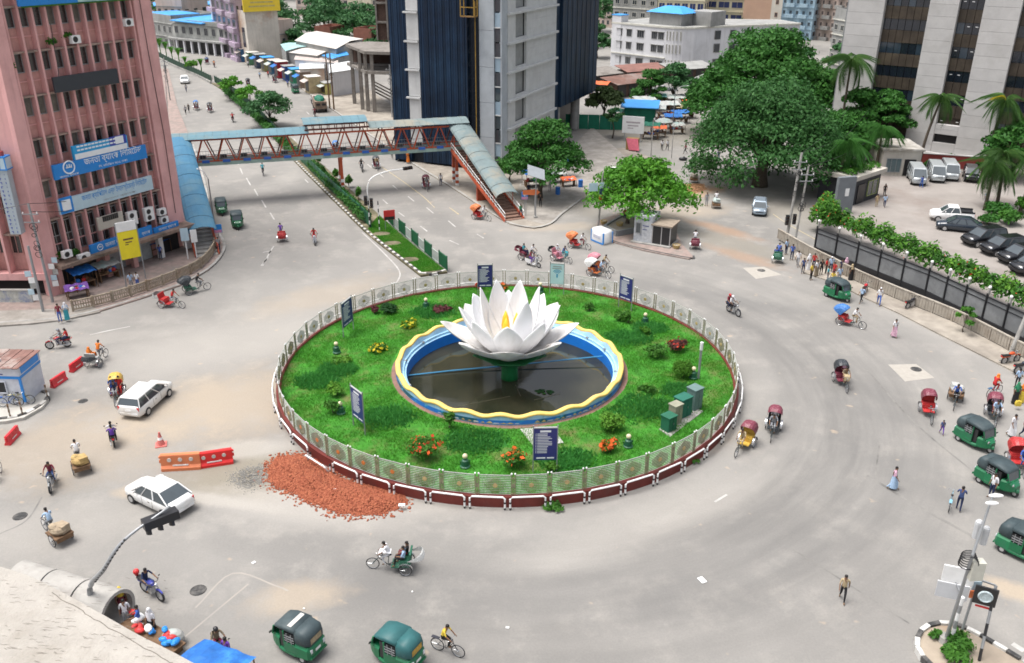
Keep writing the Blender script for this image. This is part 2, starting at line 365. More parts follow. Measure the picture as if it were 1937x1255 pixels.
# manhole covers
def manhole(px, py, r=.45, label='', m=None):
    t = thing('manhole_cover', label, 'manhole cover', P(px, py, .0), .3, 'manhole covers in the road')
    mb = MB().lathe([(r, 0), (r, .02), (r * .8, .024)], 16); mb.box((0, 0, .03), (r * 1.2, .05, .012)); mb.box((0, 0, .031), (.05, r * 1.2, .012)); obj('lid', mb, M_kerbb, t)
    obj('frame', MB().hoop((0, 0, .0), (0, 0, 1), r * 1.1, .025, 16), M_kerbb, t)
manhole(375, 1117, .36, 'grated manhole cover in the mortar square of road at lower left'); manhole(38, 977, .34, 'worn manhole cover near the cargo rickshaw at the left edge')
manhole(1733, 699, .36, 'round manhole cover set in the pale concrete road patch'); manhole(157, 759, .28, 'small dark manhole cover between the police kiosk and white estate car'); manhole(1440, 512, .35, 'small manhole cover in the pale square patch by the dirt trail')
# ------------------------------------------------------------------ median strip
ML = [(796, 521), (760, 493), (720, 462), (690, 437), (650, 398), (610, 358), (570, 318), (535, 280), (500, 240), (465, 205), (432, 178), (400, 157)]
MR = [(415, 158), (448, 177), (485, 203), (525, 238), (565, 274), (600, 303), (640, 338), (680, 374), (715, 404), (745, 432), (790, 470), (846, 514)]
struct('median_strip', MB().prism(smooth(pp(ML, .2), 3) + smooth(pp(MR, .2), 3), -.02, .2), mat('median_soil', (.12, .11, .065), .95, .4, 1.2, c2=(.27, .22, .15), amt=.45))
med_L = smooth(pp(ML, 0), 8); med_R = smooth(pp(MR, 0), 8)
def resample(pts, step):
    out = [pts[0]]; acc = 0
    for a, b in zip(pts, pts[1:]):
        L = (b - a).length; t = step - acc
        while t <= L: out.append(a.lerp(b, t / L)); t += step
        acc = (acc + L) % step
    return out
mk = thing('median_kerb', 'black and white striped kerb round the grassy median tip', 'kerb', med_L[0])
kp = resample(med_L, .55)
end = resample([P(796, 521), P(820, 522), P(846, 514)], .55)
for i, (a, b) in enumerate(list(zip(kp, kp[1:]))[:150] + list(zip(end, end[1:]))):
    put('kerb_stone', cached('kerb_stone', lambda: MB().box((0, 0, .13), (.53, .22, .30))), M_kerbb if i % 2 else M_kerbw, mk, loc=(a + b) / 2 - med_L[0], rz=heading(a, b))
# the second median further up the avenue
M2L = [(398, 155), (372, 141), (345, 130), (318, 118), (290, 103)]; M2R = [(292, 96), (325, 108), (355, 124), (384, 138), (400, 143)]
struct('median_strip', MB().prism(smooth(pp(M2L, .5), 3) + smooth(pp(M2R, .5), 3), -.02, .5), M_conc)
# ------------------------------------------------------------------ grass
LEAF = {}
M_grass = leafmat('lawn_grass', (.055, .235, .022), (.10, .355, .038), (.13, .32, .045), .5)
M_soil = mat('grassy_soil', (.04, .19, .016), .95, .4, 1.5, c2=(.13, .13, .045), amt=.4)
def blades(name, xy, z, h, w, m, label):
    n = len(xy); a = RNG.uniform(0, 2 * PI, n); hh = h * RNG.uniform(.5, 1.4, n); tilt = RNG.normal(0, .5, (n, 2)) * hh[:, None]
    v = np.zeros((n, 3, 3)); dx = np.stack([np.cos(a), np.sin(a)], 1) * (w * RNG.uniform(.7, 1.6, n))[:, None]
    v[:, 0, :2] = xy - dx; v[:, 1, :2] = xy + dx; v[:, 2, :2] = xy + tilt; v[:, :2, 2] = z[:, None]; v[:, 2, 2] = z + hh
    me = fast_mesh(name, v.reshape(-1, 3), np.arange(3 * n).reshape(-1, 3)); o = put(name, me, m); return tag(o, label, 'grass', kind='stuff')
def fast_mesh(name, v, f):
    me = bpy.data.meshes.new(name); k = f.shape[1]
    me.vertices.add(len(v)); me.vertices.foreach_set('co', np.ascontiguousarray(v, dtype=np.float32).ravel())
    me.loops.add(f.size); me.loops.foreach_set('vertex_index', np.ascontiguousarray(f, dtype=np.int32).ravel())
    me.polygons.add(len(f)); me.polygons.foreach_set('loop_start', np.arange(0, f.size, k, dtype=np.int32))
    me.update(calc_edges=True); return me
PC = Vector((.15, -.35, 0)); R_IN, R_OUT = 8.75, 16.75
def lawn_z(x, y):
    r = np.hypot(x, y); return .60 + .12 * np.clip((R_OUT - r) / 7, 0, 1) + .05 * np.sin(x * .9 + 1) * np.cos(y * 1.1)
lw = MB(); rings = []
for k in range(9):
    t = k / 8
    rg = []
    for j in range(96):
        a = 2 * PI * j / 96; p = Vector((math.cos(a), math.sin(a), 0)); q = (PC + p * R_IN).lerp(p * R_OUT, t); q.z = float(lawn_z(q.x, q.y)); rg.append(q)
    rings.append(rg)
lw.loft(rings, 0, cap=False); struct('lawn', lw, M_soil)
n = 150000; a = RNG.uniform(0, 2 * PI, n); r = np.sqrt(RNG.uniform(8.8 ** 2, 16.6 ** 2, n)); xy = np.stack([r * np.cos(a), r * np.sin(a)], 1)
xy = xy[np.hypot(xy[:, 0] - PC.x, xy[:, 1] - PC.y) > 8.8]
patch = np.sin(xy[:, 0] * 1.3 + 2 * np.sin(xy[:, 1] * .7)) + np.sin(xy[:, 1] * 1.7 + 1.5 * np.sin(xy[:, 0] * .9)); keep = RNG.uniform(0, 1, len(xy)) < np.clip(.66 + .3 * patch, .14, 1); xy = xy[keep]
blades('lawn_grass', xy, lawn_z(xy[:, 0], xy[:, 1]) - .01, .15, .022, M_grass, 'bright green grass covering the round island inside the fence')
# darker clover-like patches
cl = []
for px, py, R in [(735, 790, 1.6), (900, 835, 1.7), (1070, 870, 1.5), (1200, 770, 2.2), (1255, 775, 1.5), (640, 700, 1.2), (1190, 640, 1.6), (1230, 620, 1.2), (820, 590, 1.6), (600, 720, 1.4), (1290, 740, 1.2)]:
    c = P(px, py, .7); k = 1600; aa = RNG.uniform(0, 2 * PI, k); rr = R * np.sqrt(RNG.uniform(0, 1, k)) * RNG.uniform(.6, 1.1, k); cl.append(np.stack([c.x + rr * np.cos(aa) * 1.3, c.y + rr * np.sin(aa)], 1))
cl = np.concatenate(cl); rr_ = np.hypot(cl[:, 0] - PC.x, cl[:, 1] - PC.y); cl = cl[(rr_ > 9.2) & (np.hypot(cl[:, 0], cl[:, 1]) < 16.4)]
blades('ground_cover', cl, lawn_z(cl[:, 0], cl[:, 1]), .22, .06, leafmat('clover_leaf', (.05, .24, .045), (.08, .32, .065), (.045, .21, .04), .5), 'bluish green low weeds in tufts over the lawn')
# median grass at the tip
mt = []
A = [P(x, y) for x, y in [(796, 519), (760, 491), (720, 460), (695, 438)]]; Bq = [P(x, y) for x, y in [(842, 514), (790, 472), (745, 434), (718, 410)]]
for i in range(3):
    k = 9000; u = RNG.uniform(0, 1, k); w = RNG.uniform(.04, .96, k)
    l = np.array(A[i].xy)[None] * (1 - u[:, None]) + np.array(A[i + 1].xy)[None] * u[:, None]; q = np.array(Bq[i].xy)[None] * (1 - u[:, None]) + np.array(Bq[i + 1].xy)[None] * u[:, None]
    mt.append(l * (1 - w[:, None]) + q * w[:, None])
mt = np.concatenate(mt); bare = np.zeros(len(mt), bool)
for px, py in [(722, 446), (742, 464), (775, 495)]:
    c = P(px, py); bare |= np.hypot((mt[:, 0] - c.x) * .8, (mt[:, 1] - c.y)) < .75
mt = mt[~bare]
blades('median_grass', mt, np.full(len(mt), .19), .14, .025, M_grass, 'short green grass on the tip of the striped kerb median')
# ------------------------------------------------------------------ foliage helper
def leaf_verts(blobs, n, size, up=.35, shell=.55, aspect=.55, droop=0.0):
    w = np.array([b[3] * b[4] + b[4] * b[5] + b[3] * b[5] for b in blobs]); idx = RNG.choice(len(blobs), n, p=w / w.sum()); B = np.array(blobs, float)[idx]
    d = RNG.normal(0, 1, (n, 3)); d /= np.linalg.norm(d, axis=1)[:, None]
    d[:, 2] = np.where(d[:, 2] < -.35, -d[:, 2] * .6, d[:, 2])
    rr = shell + (1 - shell) * RNG.uniform(0, 1, n) ** .6; rr *= 1 + RNG.normal(0, .07, n)
    c = B[:, :3] + d * B[:, 3:6] * rr[:, None]
    nrm = d * .8 + RNG.normal(0, .55, (n, 3)); nrm[:, 2] += up; nrm /= np.linalg.norm(nrm, axis=1)[:, None]
    t = np.cross(nrm, RNG.normal(0, 1, (n, 3))); t /= np.linalg.norm(t, axis=1)[:, None] + 1e-9
    if droop: t[:, 2] -= droop; t /= np.linalg.norm(t, axis=1)[:, None]
    b = np.cross(nrm, t); s = size * RNG.uniform(.45, 1.7, n)
    a = t * s[:, None]; b = b * (s * aspect)[:, None]
    v = np.stack([c - a, c + b * .9 - a * .1, c + a, c - b * .9 - a * .1], 1)
    return v.reshape(-1, 3)
def leaves(name, blobs, n, size, m, parent=None, **k):
    v = leaf_verts(blobs, n, size, **k); return put(name, fast_mesh(name, v, np.arange(len(v)).reshape(-1, 4)), m, parent)
L_bush = leafmat('bush_leaf', (.04, .135, .015), (.085, .23, .028), (.035, .12, .018))
L_dark = leafmat('dark_leaf', (.014, .06, .016), (.03, .10, .02), (.012, .05, .014))
L_lime = leafmat('lime_leaf', (.07, .20, .02), (.13, .29, .03), (.06, .18, .02))
L_red = leafmat('red_flower', (.55, .04, .02), (.65, .10, .02), (.5, .03, .03)); L_org = leafmat('orange_flower', (.65, .12, .02), (.7, .2, .04), (.6, .08, .02))
L_yel = leafmat('yellow_flower', (.6, .45, .03), (.65, .55, .05), (.5, .45, .02)); L_pur = leafmat('purple_leaf', (.10, .03, .04), (.16, .05, .05), (.08, .04, .03))
def bush(px, py, r, h, label, leaf=None, n=700, flower=None, nf=60, size=.10, cat='bush', z=.66, name='bush', fs=.11, shell=.3):
    t = thing(name, label, cat, P(px, py, z), 0)
    blobs = [(random.uniform(-.4, .4) * r, random.uniform(-.4, .4) * r, h * random.uniform(.4, .65), r * random.uniform(.45, .75), r * random.uniform(.45, .75), h * .42) for _ in range(5)]
    leaves('foliage', blobs, n, size, leaf or L_bush, t, shell=shell)
    st = MB()
    for k in range(4): st.cyl((0, 0, -.15), (random.uniform(-.4, .4) * r, random.uniform(-.4, .4) * r, h * .6), .03, .012, 5)
    obj('stem', st, M_trunk, t)
    if flower: leaves('flowers', [(b[0], b[1], b[2], b[3] * 1.08, b[4] * 1.08, b[5] * 1.08) for b in blobs], nf, fs, flower, t, shell=.9, aspect=.9)
    return t
# ------------------------------------------------------------------ pool
RIM = 1.35
M_lblue = mat('light_blue_paint', (.36, .60, .80), .5, .12, 1.2, c2=(.27, .46, .62), amt=.35, streak=True, grime=(.24, .33, .38))
M_sblue = mat('pool_blue_paint', (.012, .19, .66), .4, .1, 1.5)
M_ryel = mat('yellow_coping_paint', (.78, .55, .15), .55, .14, 2, c2=(.58, .42, .17), amt=.45)
M_terra = mat('terracotta_paving', (.22, .125, .10), .9, .25, 2, c2=(.17, .12, .1), amt=.4)
def murals():
    m, N, L, B = nodes('mural_band'); tc = N.new('ShaderNodeNewGeometry').outputs['Position']
    n = noise(N, L, tc, .45, 1); n2 = noise(N, L, tc, 2.2, 3)
    col = mixc(N, L, ramp(N, L, n, .46, .50), (.01, .10, .14), (.01, .15, .5)); col = mixc(N, L, ramp(N, L, n2, .60, .64), col, (.02, .30, .52)); col = mixc(N, L, ramp(N, L, n2, .70, .72), col, (.45, .62, .7))
    L.new(col, B.inputs['Base Color']); B.inputs['Roughness'].default_value = .5; return m
M_mural = murals()
pool = thing('fountain_pool', 'round lotus pool with wavy yellow coping and blue walls', 'pool', PC)
def rimz(a): return RIM + .11 * math.sin(22 * a)
def circ(r, z, n=176): return [(r * math.cos(2 * PI * k / n), r * math.sin(2 * PI * k / n), z(2 * PI * k / n) if callable(z) else z) for k in range(n)]
obj('outer_wall', MB().loft([circ(8.42, .35), circ(8.36, lambda a: rimz(a) - .06)], 0, cap=False), M_lblue, pool, True)
obj('mural', MB().loft([circ(8.425, .78), circ(8.405, 1.06)], 0, cap=False), M_mural, pool, True)
obj('inner_wall', MB().loft([circ(8.05, lambda a: rimz(a) - .06), circ(7.93, .98), circ(7.82, .97), circ(7.80, .78), circ(7.66, .77)], 0, cap=False), M_lblue, pool)
obj('basin_wall', MB().loft([circ(7.66, .77), circ(7.62, -.4)], 0, cap=False), M_sblue, pool, True)
obj('coping', MB().loft([circ(8.06, lambda a: rimz(a) - .10), circ(8.06, lambda a: rimz(a) + .05), circ(8.13, lambda a: rimz(a) + .09), circ(8.32, lambda a: rimz(a) + .09), circ(8.42, lambda a: rimz(a) + .04), circ(8.43, lambda a: rimz(a) - .07), circ(8.40, lambda a: rimz(a) - .10)], 0, cap=False), M_ryel, pool, True)
mr = MB()
for k in range(26):
    a = rad(-100 + k * 3.1 - (18 if k > 12 else 24)); c = Vector((8.44 * math.cos(a), 8.44 * math.sin(a), .84)); t = Vector((-math.sin(a), math.cos(a), 0)); w = random.uniform(.14, .3); h = random.uniform(.08, .18)
    o = c.normalized() * .004; q = Vector((0, 0, 1))
    if k % 3: mr.add([c - t * w, c + t * w, c + t * w * .2 + q * h, c - t * w * .1 + q * h * .9], [(0, 1, 2, 3)], 0)
    else: mr.add([c - t * w, c + t * w, c + t * w * .6 + q * h * .5, c - t * w * .6 + q * h * .5], [(0, 1, 2, 3)], 1)
obj('mural_figures', mr, [mat('mural_gold', (.58, .46, .2), .6, .3, 6), mat('mural_white', (.65, .68, .66), .6, .2, 6)], pool)
for a in (-28, -8, 20, 38, 52, 128, 150, 205, 175):
    d = Vector((math.cos(rad(a)), math.sin(rad(a)), 0)); obj('pool_lamp', MB().cyl(d * 7.9 + V3(0, 0, .95), d * 7.74 + V3(0, 0, 1.02), .09, .1, 10), M_steel, pool)
struct('pavement', MB().loft([[(PC.x + x, PC.y + y, z) for x, y, z in circ(r, zz, 72)] for r, zz in ((8.80, .62), (8.78, .705), (8.36, .71))], 0, cap=False), M_terra)
m, N, L, B = nodes('pool_water'); tc = N.new('ShaderNodeNewGeometry').outputs['Position']
col = mixc(N, L, ramp(N, L, noise(N, L, tc, .22, 4), .35, .7), (.018, .020, .012), (.045, .042, .025)); L.new(col, B.inputs['Base Color']); B.inputs['Roughness'].default_value = .05; B.inputs['Specular IOR Level'].default_value = .5
bp = N.new('ShaderNodeBump'); bp.inputs['Strength'].default_value = .06; bp.inputs['Distance'].default_value = .02; L.new(noise(N, L, tc, 2.2, 2), bp.inputs['Height']); L.new(bp.outputs[0], B.inputs['Normal'])
M_water = m
struct('water', MB().quad([(PC.x + x, PC.y + y, z) for x, y, z in circ(7.7, -.1, 64)]), M_water)
o = obj('water_pipe', MB().tube(smooth([P(768, 711, -.02), P(860, 701, .02), P(960, 692, .1), P(1060, 682, .25), P(1152, 673, .42)], 4), .05, 6), paint('pipe_blue', (.05, .25, .45))); tag(o, 'thin blue pipe lying across the pool water behind the stem', 'pipe')
wd = MB()
for k in range(14): wd.ell((random.gauss(0, .35), random.gauss(0, .2), random.uniform(0, .05)), (.16, .14, .05), 6, 4)
tag(obj('water_weeds', wd, L_dark, loc=P(1028, 742, -.1)), 'clump of dark green weeds floating at the front of the pool', 'water weeds')
for (a, b) in (((985, 750), (975, 728)), ((1060, 745), (1010, 757)), ((860, 770), (965, 750))): struct('pool_seam', MB().bar(P(*a, -.095), P(*b, -.095), .06, .01), mat('pool_seam', (.07, .065, .04), .4))
# ------------------------------------------------------------------ lotus
M_petal = mat('lotus_white', (.80, .80, .81), .45, .04, .6, spec=.4, c2=(.68, .67, .66), amt=.35, streak=True, grime=(.62, .61, .58))
M_petal2 = mat('stained_lotus_white', (.77, .76, .75), .45, .08, .8, c2=(.50, .47, .44), amt=.8)
M_lgreen = mat('lotus_green', (.012, .13, .035), .35, .15, 1.2); M_stamen = paint('stamen_yellow', (.85, .46, .02), .4)
lotus = thing('lotus_sculpture', 'giant white concrete lotus flower on green stem in pool', 'sculpture', PC)
def petal(pts, W_, cup, tipw=1.0, th=.07):
    cl = smooth([V3(r, 0, z) for r, z in pts], 5); n = len(cl); rings = []; mb = MB()
    for i, p in enumerate(cl):
        t = i / (n - 1); w = W_ * max(math.sin(PI * (.14 + .86 * t)), 0) ** (.8 if t < .45 else .8) + .012
        d = (cl[min(i + 1, n - 1)] - cl[max(i - 1, 0)]).normalized(); nn = V3(-d.z, 0, d.x); K = 8; top = []; bot = []
        for k in range(K + 1):
            s = -1 + 2 * k / K; q = p + V3(0, w * s, 0) + nn * (cup * w * s * s); top.append(q + nn * th / 2 * (1 - abs(s) ** 3)); bot.append(q - nn * th / 2)
        rings.append(top + bot[::-1])
    return mb.loft(rings, 0)
P_OUT = [(.5, 1.75), (1.7, 2.15), (3.2, 2.95), (4.3, 3.7), (5.05, 4.45)]
P_MID = [(.45, 1.95), (1.5, 2.45), (2.6, 3.5), (3.25, 4.6), (3.62, 5.65)]
P_IN = [(.35, 2.2), (1.15, 2.9), (1.9, 4.2), (2.2, 5.6), (2.25, 6.95)]
for k in range(8):
    part('petal', 'petal_outer', lambda: petal(P_OUT, 1.28, .34), M_petal2, lotus, True, rz=rad(45 * k + random.uniform(-3, 3)), scale=1 + random.uniform(-.02, .02))
for k in range(8):
    part('petal', 'petal_mid', lambda: petal(P_MID, 1.16, .40), M_petal, lotus, True, rz=rad(45 * k + random.uniform(-4, 4)), scale=1 + random.uniform(-.02, .02))
for a in (18, 70, 116, 163, -58):
    part('petal', 'petal_in', lambda: petal(P_IN, 1.0, .42), M_petal, lotus, True, rz=rad(a), scale=1 + random.uniform(-.01, .03))
for x, y, h in ((-.25, -.75, 5.1), (.5, .1, 5.15), (-.3, .35, 5.2)):
    obj('stamen', MB().lathe([(.1, 2.3), (.26, 3.4), (.31, 4.1), (.22, h - .5), (.03, h)], 12, (x, y, 0)), M_stamen, lotus, True)
obj('pistil', MB().lathe([(.5, 2.2), (.55, 3.6), (.48, 3.75)], 14), M_lgreen, lotus, True)
obj('stem', MB().lathe([(.68, -.5), (.62, .4), (.62, 1.1), (.7, 1.35)], 20), M_lgreen, lotus, True)
obj('calyx', MB().lathe([(.66, 1.15), (1.2, 1.42), (1.9, 1.75), (2.45, 2.12), (2.3, 2.14), (.5, 1.85)], 32), M_lgreen, lotus, True)
for k in range(8):
    part('sepal', 'sepal', lambda: petal([(.6, 1.2), (1.4, 1.5), (2.2, 1.92), (2.9, 2.3)], .75, .2), M_lgreen, lotus, True, rz=rad(45 * k + 22.5))
# ------------------------------------------------------------------ island wall, fence and guard rail
M_maroon = mat('maroon_wall_paint', (.15, .028, .022), .6, .25, 1.0, c2=(.10, .04, .035), amt=.4)
pl = MB(); pl.loft([[(r * math.cos(2 * PI * k / 120), r * math.sin(2 * PI * k / 120), z) for k in range(120)] for r, z in ((16.5, .55), (16.5, .68), (16.86, .68), (16.88, -.05))], 0, cap=False)
tag(obj('island_wall', pl, M_maroon), 'low dark red wall ringing the grass island under the fence', 'wall')
NP = 50; RF = 16.68
M_fence = mat('fence_silver', (.46, .46, .43), .5, .15, 2, spec=.5); M_fgold = mat('fence_olive_paint', (.25, .235, .15), .5, .3, 4); M_fgrey = mat('fence_grey_paint', (.46, .46, .44), .5, .2, 4); M_medal = mat('medallion_tan', (.48, .36, .17), .5, .15, 5); M_medal2 = paint('medallion_orange', (.55, .17, .04))
fence = thing('island_fence', 'ornamental silver railing with flower medallions circling the lotus island', 'fence', (0, 0, 0))
pw = 2 * RF * math.sin(PI / NP); iw = pw - .30
def rails():
    mb = MB()
    for k in range(12): mb.box((0, 0, .12 + k * .116), (iw, .028, .024 if k < 11 else .06))
    return mb
def lattice():
    mb = MB()
    for k in range(-6, 7):
        h = .56 - abs(k) * .055; mb.box((k * .10, .0, .70), (.018, .05, h * 2))
    for k in range(-4, 5):
        w = .56 - abs(k) * .085; mb.box((0, .0, .70 + k * .115), (w * 2, .056, .016))
    return mb
def post():
    mb = MB(); mb.box((0, 0, .72), (.055, .055, 1.44), 0)
    for k in range(5): mb.box((0, 0, .15 + k * .26), (.085, .085, .06), 0)
    mb.ell((0, 0, 1.50), .06, 8, 6, 1); return mb
def medal(): return MB().cyl((0, -.035, .70), (0, .035, .70), .14, n=14).cyl((0, -.05, .70), (0, .05, .70), .07, n=10)
for k in range(NP):
    a = 2 * PI * (k + .5) / NP - PI / 2 + .02; c = V3(RF * math.cos(PI / NP) * math.cos(a), RF * math.cos(PI / NP) * math.sin(a), .66)
    fp = part('fence_panel', 'fence_rails', rails, M_fence, fence, loc=c, rz=a + PI / 2 + random.uniform(-.004, .004))
    part('lattice', 'fence_lattice', lattice, M_fgold if math.sin(a) < .2 else M_fgrey, fp); math.sin(a) < .45 and part('infill', 'fence_infill', lambda: MB().box((0, 0, .68), (.05, .03, 1.2)).box((0, 0, 1.2), (.2, .03, .04)).box((0, 0, .7), (.2, .03, .3)).box((0, 0, .18), (.2, .03, .04)), M_fgold if math.sin(a) < .2 else M_fgrey, fp, loc=(pw / 2, 0, 0)); part('medallion', 'fence_medal', medal, M_medal2 if k in (42, 43, 44, 45, 46) else M_medal, fp)
    for s in (-1, 1): part('fence_post', 'fence_post', post, [M_fgold, M_white], fence, loc=c + V3(-math.sin(a), math.cos(a), 0) * s * (iw / 2 + .05), rz=a)
# pipe hoops in front of the wall
NG = 46; RG = 17.08
guard = thing('guard_rail', 'white pipe guard rail with striped posts round the red island wall', 'guard rail', (0, 0, 0))
gw = 2 * RG * math.sin(PI / NG) - .3
def hoop_pipe():
    h = .86; w = gw / 2; return MB().tube([(-w, 0, h - .5), (-w, 0, h - .12), (-w + .12, 0, h), (w - .12, 0, h), (w, 0, h - .12), (w, 0, h - .5)], .055, 8)
def hoop_post():
    mb = MB(); mb.cyl((0, 0, -.02), (0, 0, .15), .06, n=8, m=1); mb.cyl((0, 0, .15), (0, 0, .42), .062, n=8, m=0); mb.cyl((0, 0, .42), (0, 0, .55), .06, n=8, m=1); return mb
for k in range(NG):
    a = 2 * PI * (k + .5) / NG - PI / 2; c = V3(RG * math.cos(a), RG * math.sin(a), 0); t = V3(-math.sin(a), math.cos(a), 0)
    if k == 40: part('rail_hoop', 'rail_hoop', hoop_pipe, M_white, guard, loc=c + V3(0, 0, -.18), rot=(.5, .0, a + PI / 2))
    else: part('rail_hoop', 'rail_hoop', hoop_pipe, M_white, guard, loc=c, rz=a + PI / 2)
    for s in (-1, 1): part('rail_post', 'rail_post', hoop_post, [M_white, M_black], guard, loc=c + t * s * gw / 2)
# ------------------------------------------------------------------ notice boards on the lawn
M_navy = paint('navy_board', (.028, .03, .17), .4); M_text = paint('sign_white', (.75, .75, .78), .6); M_alu = paint('aluminium', (.5, .5, .5), .4, .4)
def notice(pl_, pr_, top, label, face='navy', flip=False):
    a, b = P(*pl_, .66), P(*pr_, .66); w = (b - a).length; t = thing('notice_board', label, 'notice board', (a + b) / 2, heading(a, b), 'notice boards on the island')
    H = top; h = top - .85 if face != 'light' else top - 1.0
    obj('board', MB().box((0, 0, H - h / 2), (w - .04, .06, h)), M_navy if face == 'navy' else paint('pale_blue_board', (.5, .66, .72)), t)
    for s in (-1, 1): obj('post', MB().box((s * w / 2, 0, H / 2 + .05), (.06, .06, H + .25)), M_steel, t)
    obj('board_frame', MB().box((0, 0, H + .02), (w, .1, .06)), M_alu, t)
    y = -.033; R_ = (PI / 2, 0, 0)
    if face == 'navy':
        obj('title_line', MB().box((0, y, H - .22), (w * .45, .01, .13)), M_text, t)
        tx = MB()
        for k in range(13 if h > 1.7 else 9):
            z = H - .42 - k * (h - .8) / 13; x0 = -w * .34; L_ = random.uniform(.35, .62) * w; tx.quad([(x0, y, z), (x0 + L_, y, z), (x0 + L_, y, z + .045), (x0, y, z + .045)]); tx.quad([(x0 - .1, y, z), (x0 - .05, y, z), (x0 - .05, y, z + .05), (x0 - .1, y, z + .05)])
        obj('text_lines', tx, M_text, t); obj('foot_line', MB().box((-w * .18, y, H - h + .14), (w * .38, .01, .08)).box((w * .22, y, H - h + .14), (w * .3, .01, .08)), M_text, t)
    else:
        mk = MB()
        for k in range(3):
            r0, r1 = .16 + k * .12, .22 + k * .12; pts = [rad(35 + q * 11) for q in range(11)]
            mk.quad([(r1 * math.cos(q), y, H - 1.0 + r1 * math.sin(q)) for q in pts] + [(r0 * math.cos(q), y, H - 1.0 + r0 * math.sin(q)) for q in reversed(pts)])
        mk.box((0, y, H - 1.12), (.12, .01, .35)); obj('emblem', mk, paint('emblem_blue', (.02, .25, .45)), t)
        obj('text_lines', MB().box((0, y, H - .26), (w * .62, .01, .09)).box((0, y, H - .44), (w * .7, .01, .08)), M_steel, t)
    return t
notice((1008, 893), (1053, 892), 3.05, 'navy notice board with white list at the front of lawn'); notice((669, 806), (691, 824), 3.0, 'navy notice board turned sideways at the left front of lawn'); notice((650, 640), (669, 624), 2.9, 'navy notice board with white foot near the left fence')
notice((904, 560), (932, 559), 2.9, 'navy notice board at the back behind the lotus left petals'); notice((1170, 580), (1194, 589), 2.9, 'navy notice board at the back right near the fence'); notice((1040, 556), (1066, 558), 2.9, 'pale blue sign with fan emblem at the back of lawn', 'light')
# ------------------------------------------------------------------ garden lamps, cabinets, bollard
M_lampg = paint('garden_lamp_green', (.015, .09, .05), .5); M_globe = paint('lamp_globe', (.62, .55, .36), .4)
def glamp():
    return MB().lathe([(.30, 0), (.32, .1), (.24, .14), (.22, .5), (.12, .56), (.1, .62)], 10)
for px, py, w in [(637, 668, 'beside the left notice board'), (645, 783, 'before the tilted notice board at left'), (880, 884, 'between the red and orange flower bushes'), (1188, 846, 'right of the orange flower bush'), (1311, 716, 'against the clipped round bush'), (1220, 612, 'at the back right of the lawn'), (806, 583, 'beside the dark hole at back left'), (1022, 553, 'behind the lotus near the pale sign')]:
    t = thing('garden_lamp', 'green garden lamp with cream globe ' + w, 'garden lamp', P(px, py, .67), 0, 'garden lamps on the lawn')
    part('lamp_base', 'glamp', glamp, M_lampg, t); part('lamp_globe', 'gglobe', lambda: MB().ell((0, 0, .78), .17, 10, 8), M_globe, t, True)
    part('stake', 'gstake', lambda: MB().cyl((.2, .1, 0), (.3, .12, .45), .03).cyl((-.22, .05, 0), (-.3, .02, .4), .03), M_lampg, t)
def cabinet(px, py, w, d, h, c, label):
    t = thing('utility_cabinet', label, 'utility cabinet', P(px, py, .7), rad(38), 'cabinets on the slab at the right of lawn'); m = mat('cabinet_' + label.split()[0], c, .6, .15, 2)
    obj('case', MB().box((0, 0, h / 2), (w, d, h)), m, t); obj('lid', MB().box((0, 0, h + .035), (w + .1, d + .1, .07)), m, t)
    for s in (-1, 1): obj('door', MB().box((s * w * .24, -d / 2 - .012, h * .5), (w * .44, .02, h * .82)), m, t)
    obj('handle', MB().box((.05, -d / 2 - .03, h * .55), (.03, .03, .14)), M_steel, t)
cabinet(1264, 812, .75, .7, 1.0, (.02, .12, .07), 'lowest green utility cabinet, nearest the fence'); cabinet(1276, 799, .7, .6, 1.35, (.27, .27, .2), 'greyish stained utility cabinet between the green ones'); cabinet(1290, 785, 1.0, .75, 1.35, (.02, .13, .09), 'wide green utility cabinet in the row on the slab'); cabinet(1312, 771, .8, .75, 1.5, (.12, .19, .18), 'tall grey-green utility cabinet standing apart on the right')
sl = MB().prism([P(*q, .7) for q in [(1246, 812), (1268, 826), (1330, 778), (1306, 768)]], .5, .7); struct('slab', sl, M_conc)
struct('path', MB().prism([P(*q, .72) for q in [(984, 812), (1044, 808), (1066, 838), (1010, 846)]], .5, .74), mat('pale_path', (.40, .40, .37), .9, .15))
t = thing('bollard_light', 'slim white bollard light standing by the clipped round bush', 'bollard light', P(1321, 716, .66)); obj('pole', MB().cyl((0, 0, 0), (0, 0, 2.3), .09, n=10), M_steel, t); obj('lamp_head', MB().cyl((0, 0, 2.3), (0, 0, 2.9), .12, n=12), M_white, t)
# ------------------------------------------------------------------ planting on the lawn
bush(805, 868, 1.25, 1.5, 'big bush with scattered red flowers at the left front', L_bush, 1300, L_red, 70, size=.09)
bush(971, 882, .8, 1.15, 'orange flowered bush left of the front notice board', L_bush, 700, L_org, 60)
bush(1153, 856, .65, .85, 'small bush thick with orange red blooms at right front', L_bush, 400, L_org, 130)
bush(1157, 812, 1.0, 1.25, 'round lime green bush between pool and orange bush', L_lime, 1400)
bush(1292, 714, .85, 1.3, 'dense clipped ball shaped bush at the right', leafmat('clipped_leaf', (.06, .17, .015), (.10, .24, .03), (.07, .2, .02), .4), 3500, size=.06, shell=.85)
bush(1278, 662, .95, 1.1, 'purple leaved bush with red flowers at the right', L_pur, 800, L_red, 30); bush(1240, 676, .9, 1.0, 'loose green bush left of the purple leaved one', L_bush, 700)
bush(737, 592, .9, .8, 'dark green rounded shrub near the back left fence', L_dark, 1000); bush(708, 592, .5, .6, 'brownish dry shrub by the back left fence', L_pur, 250)
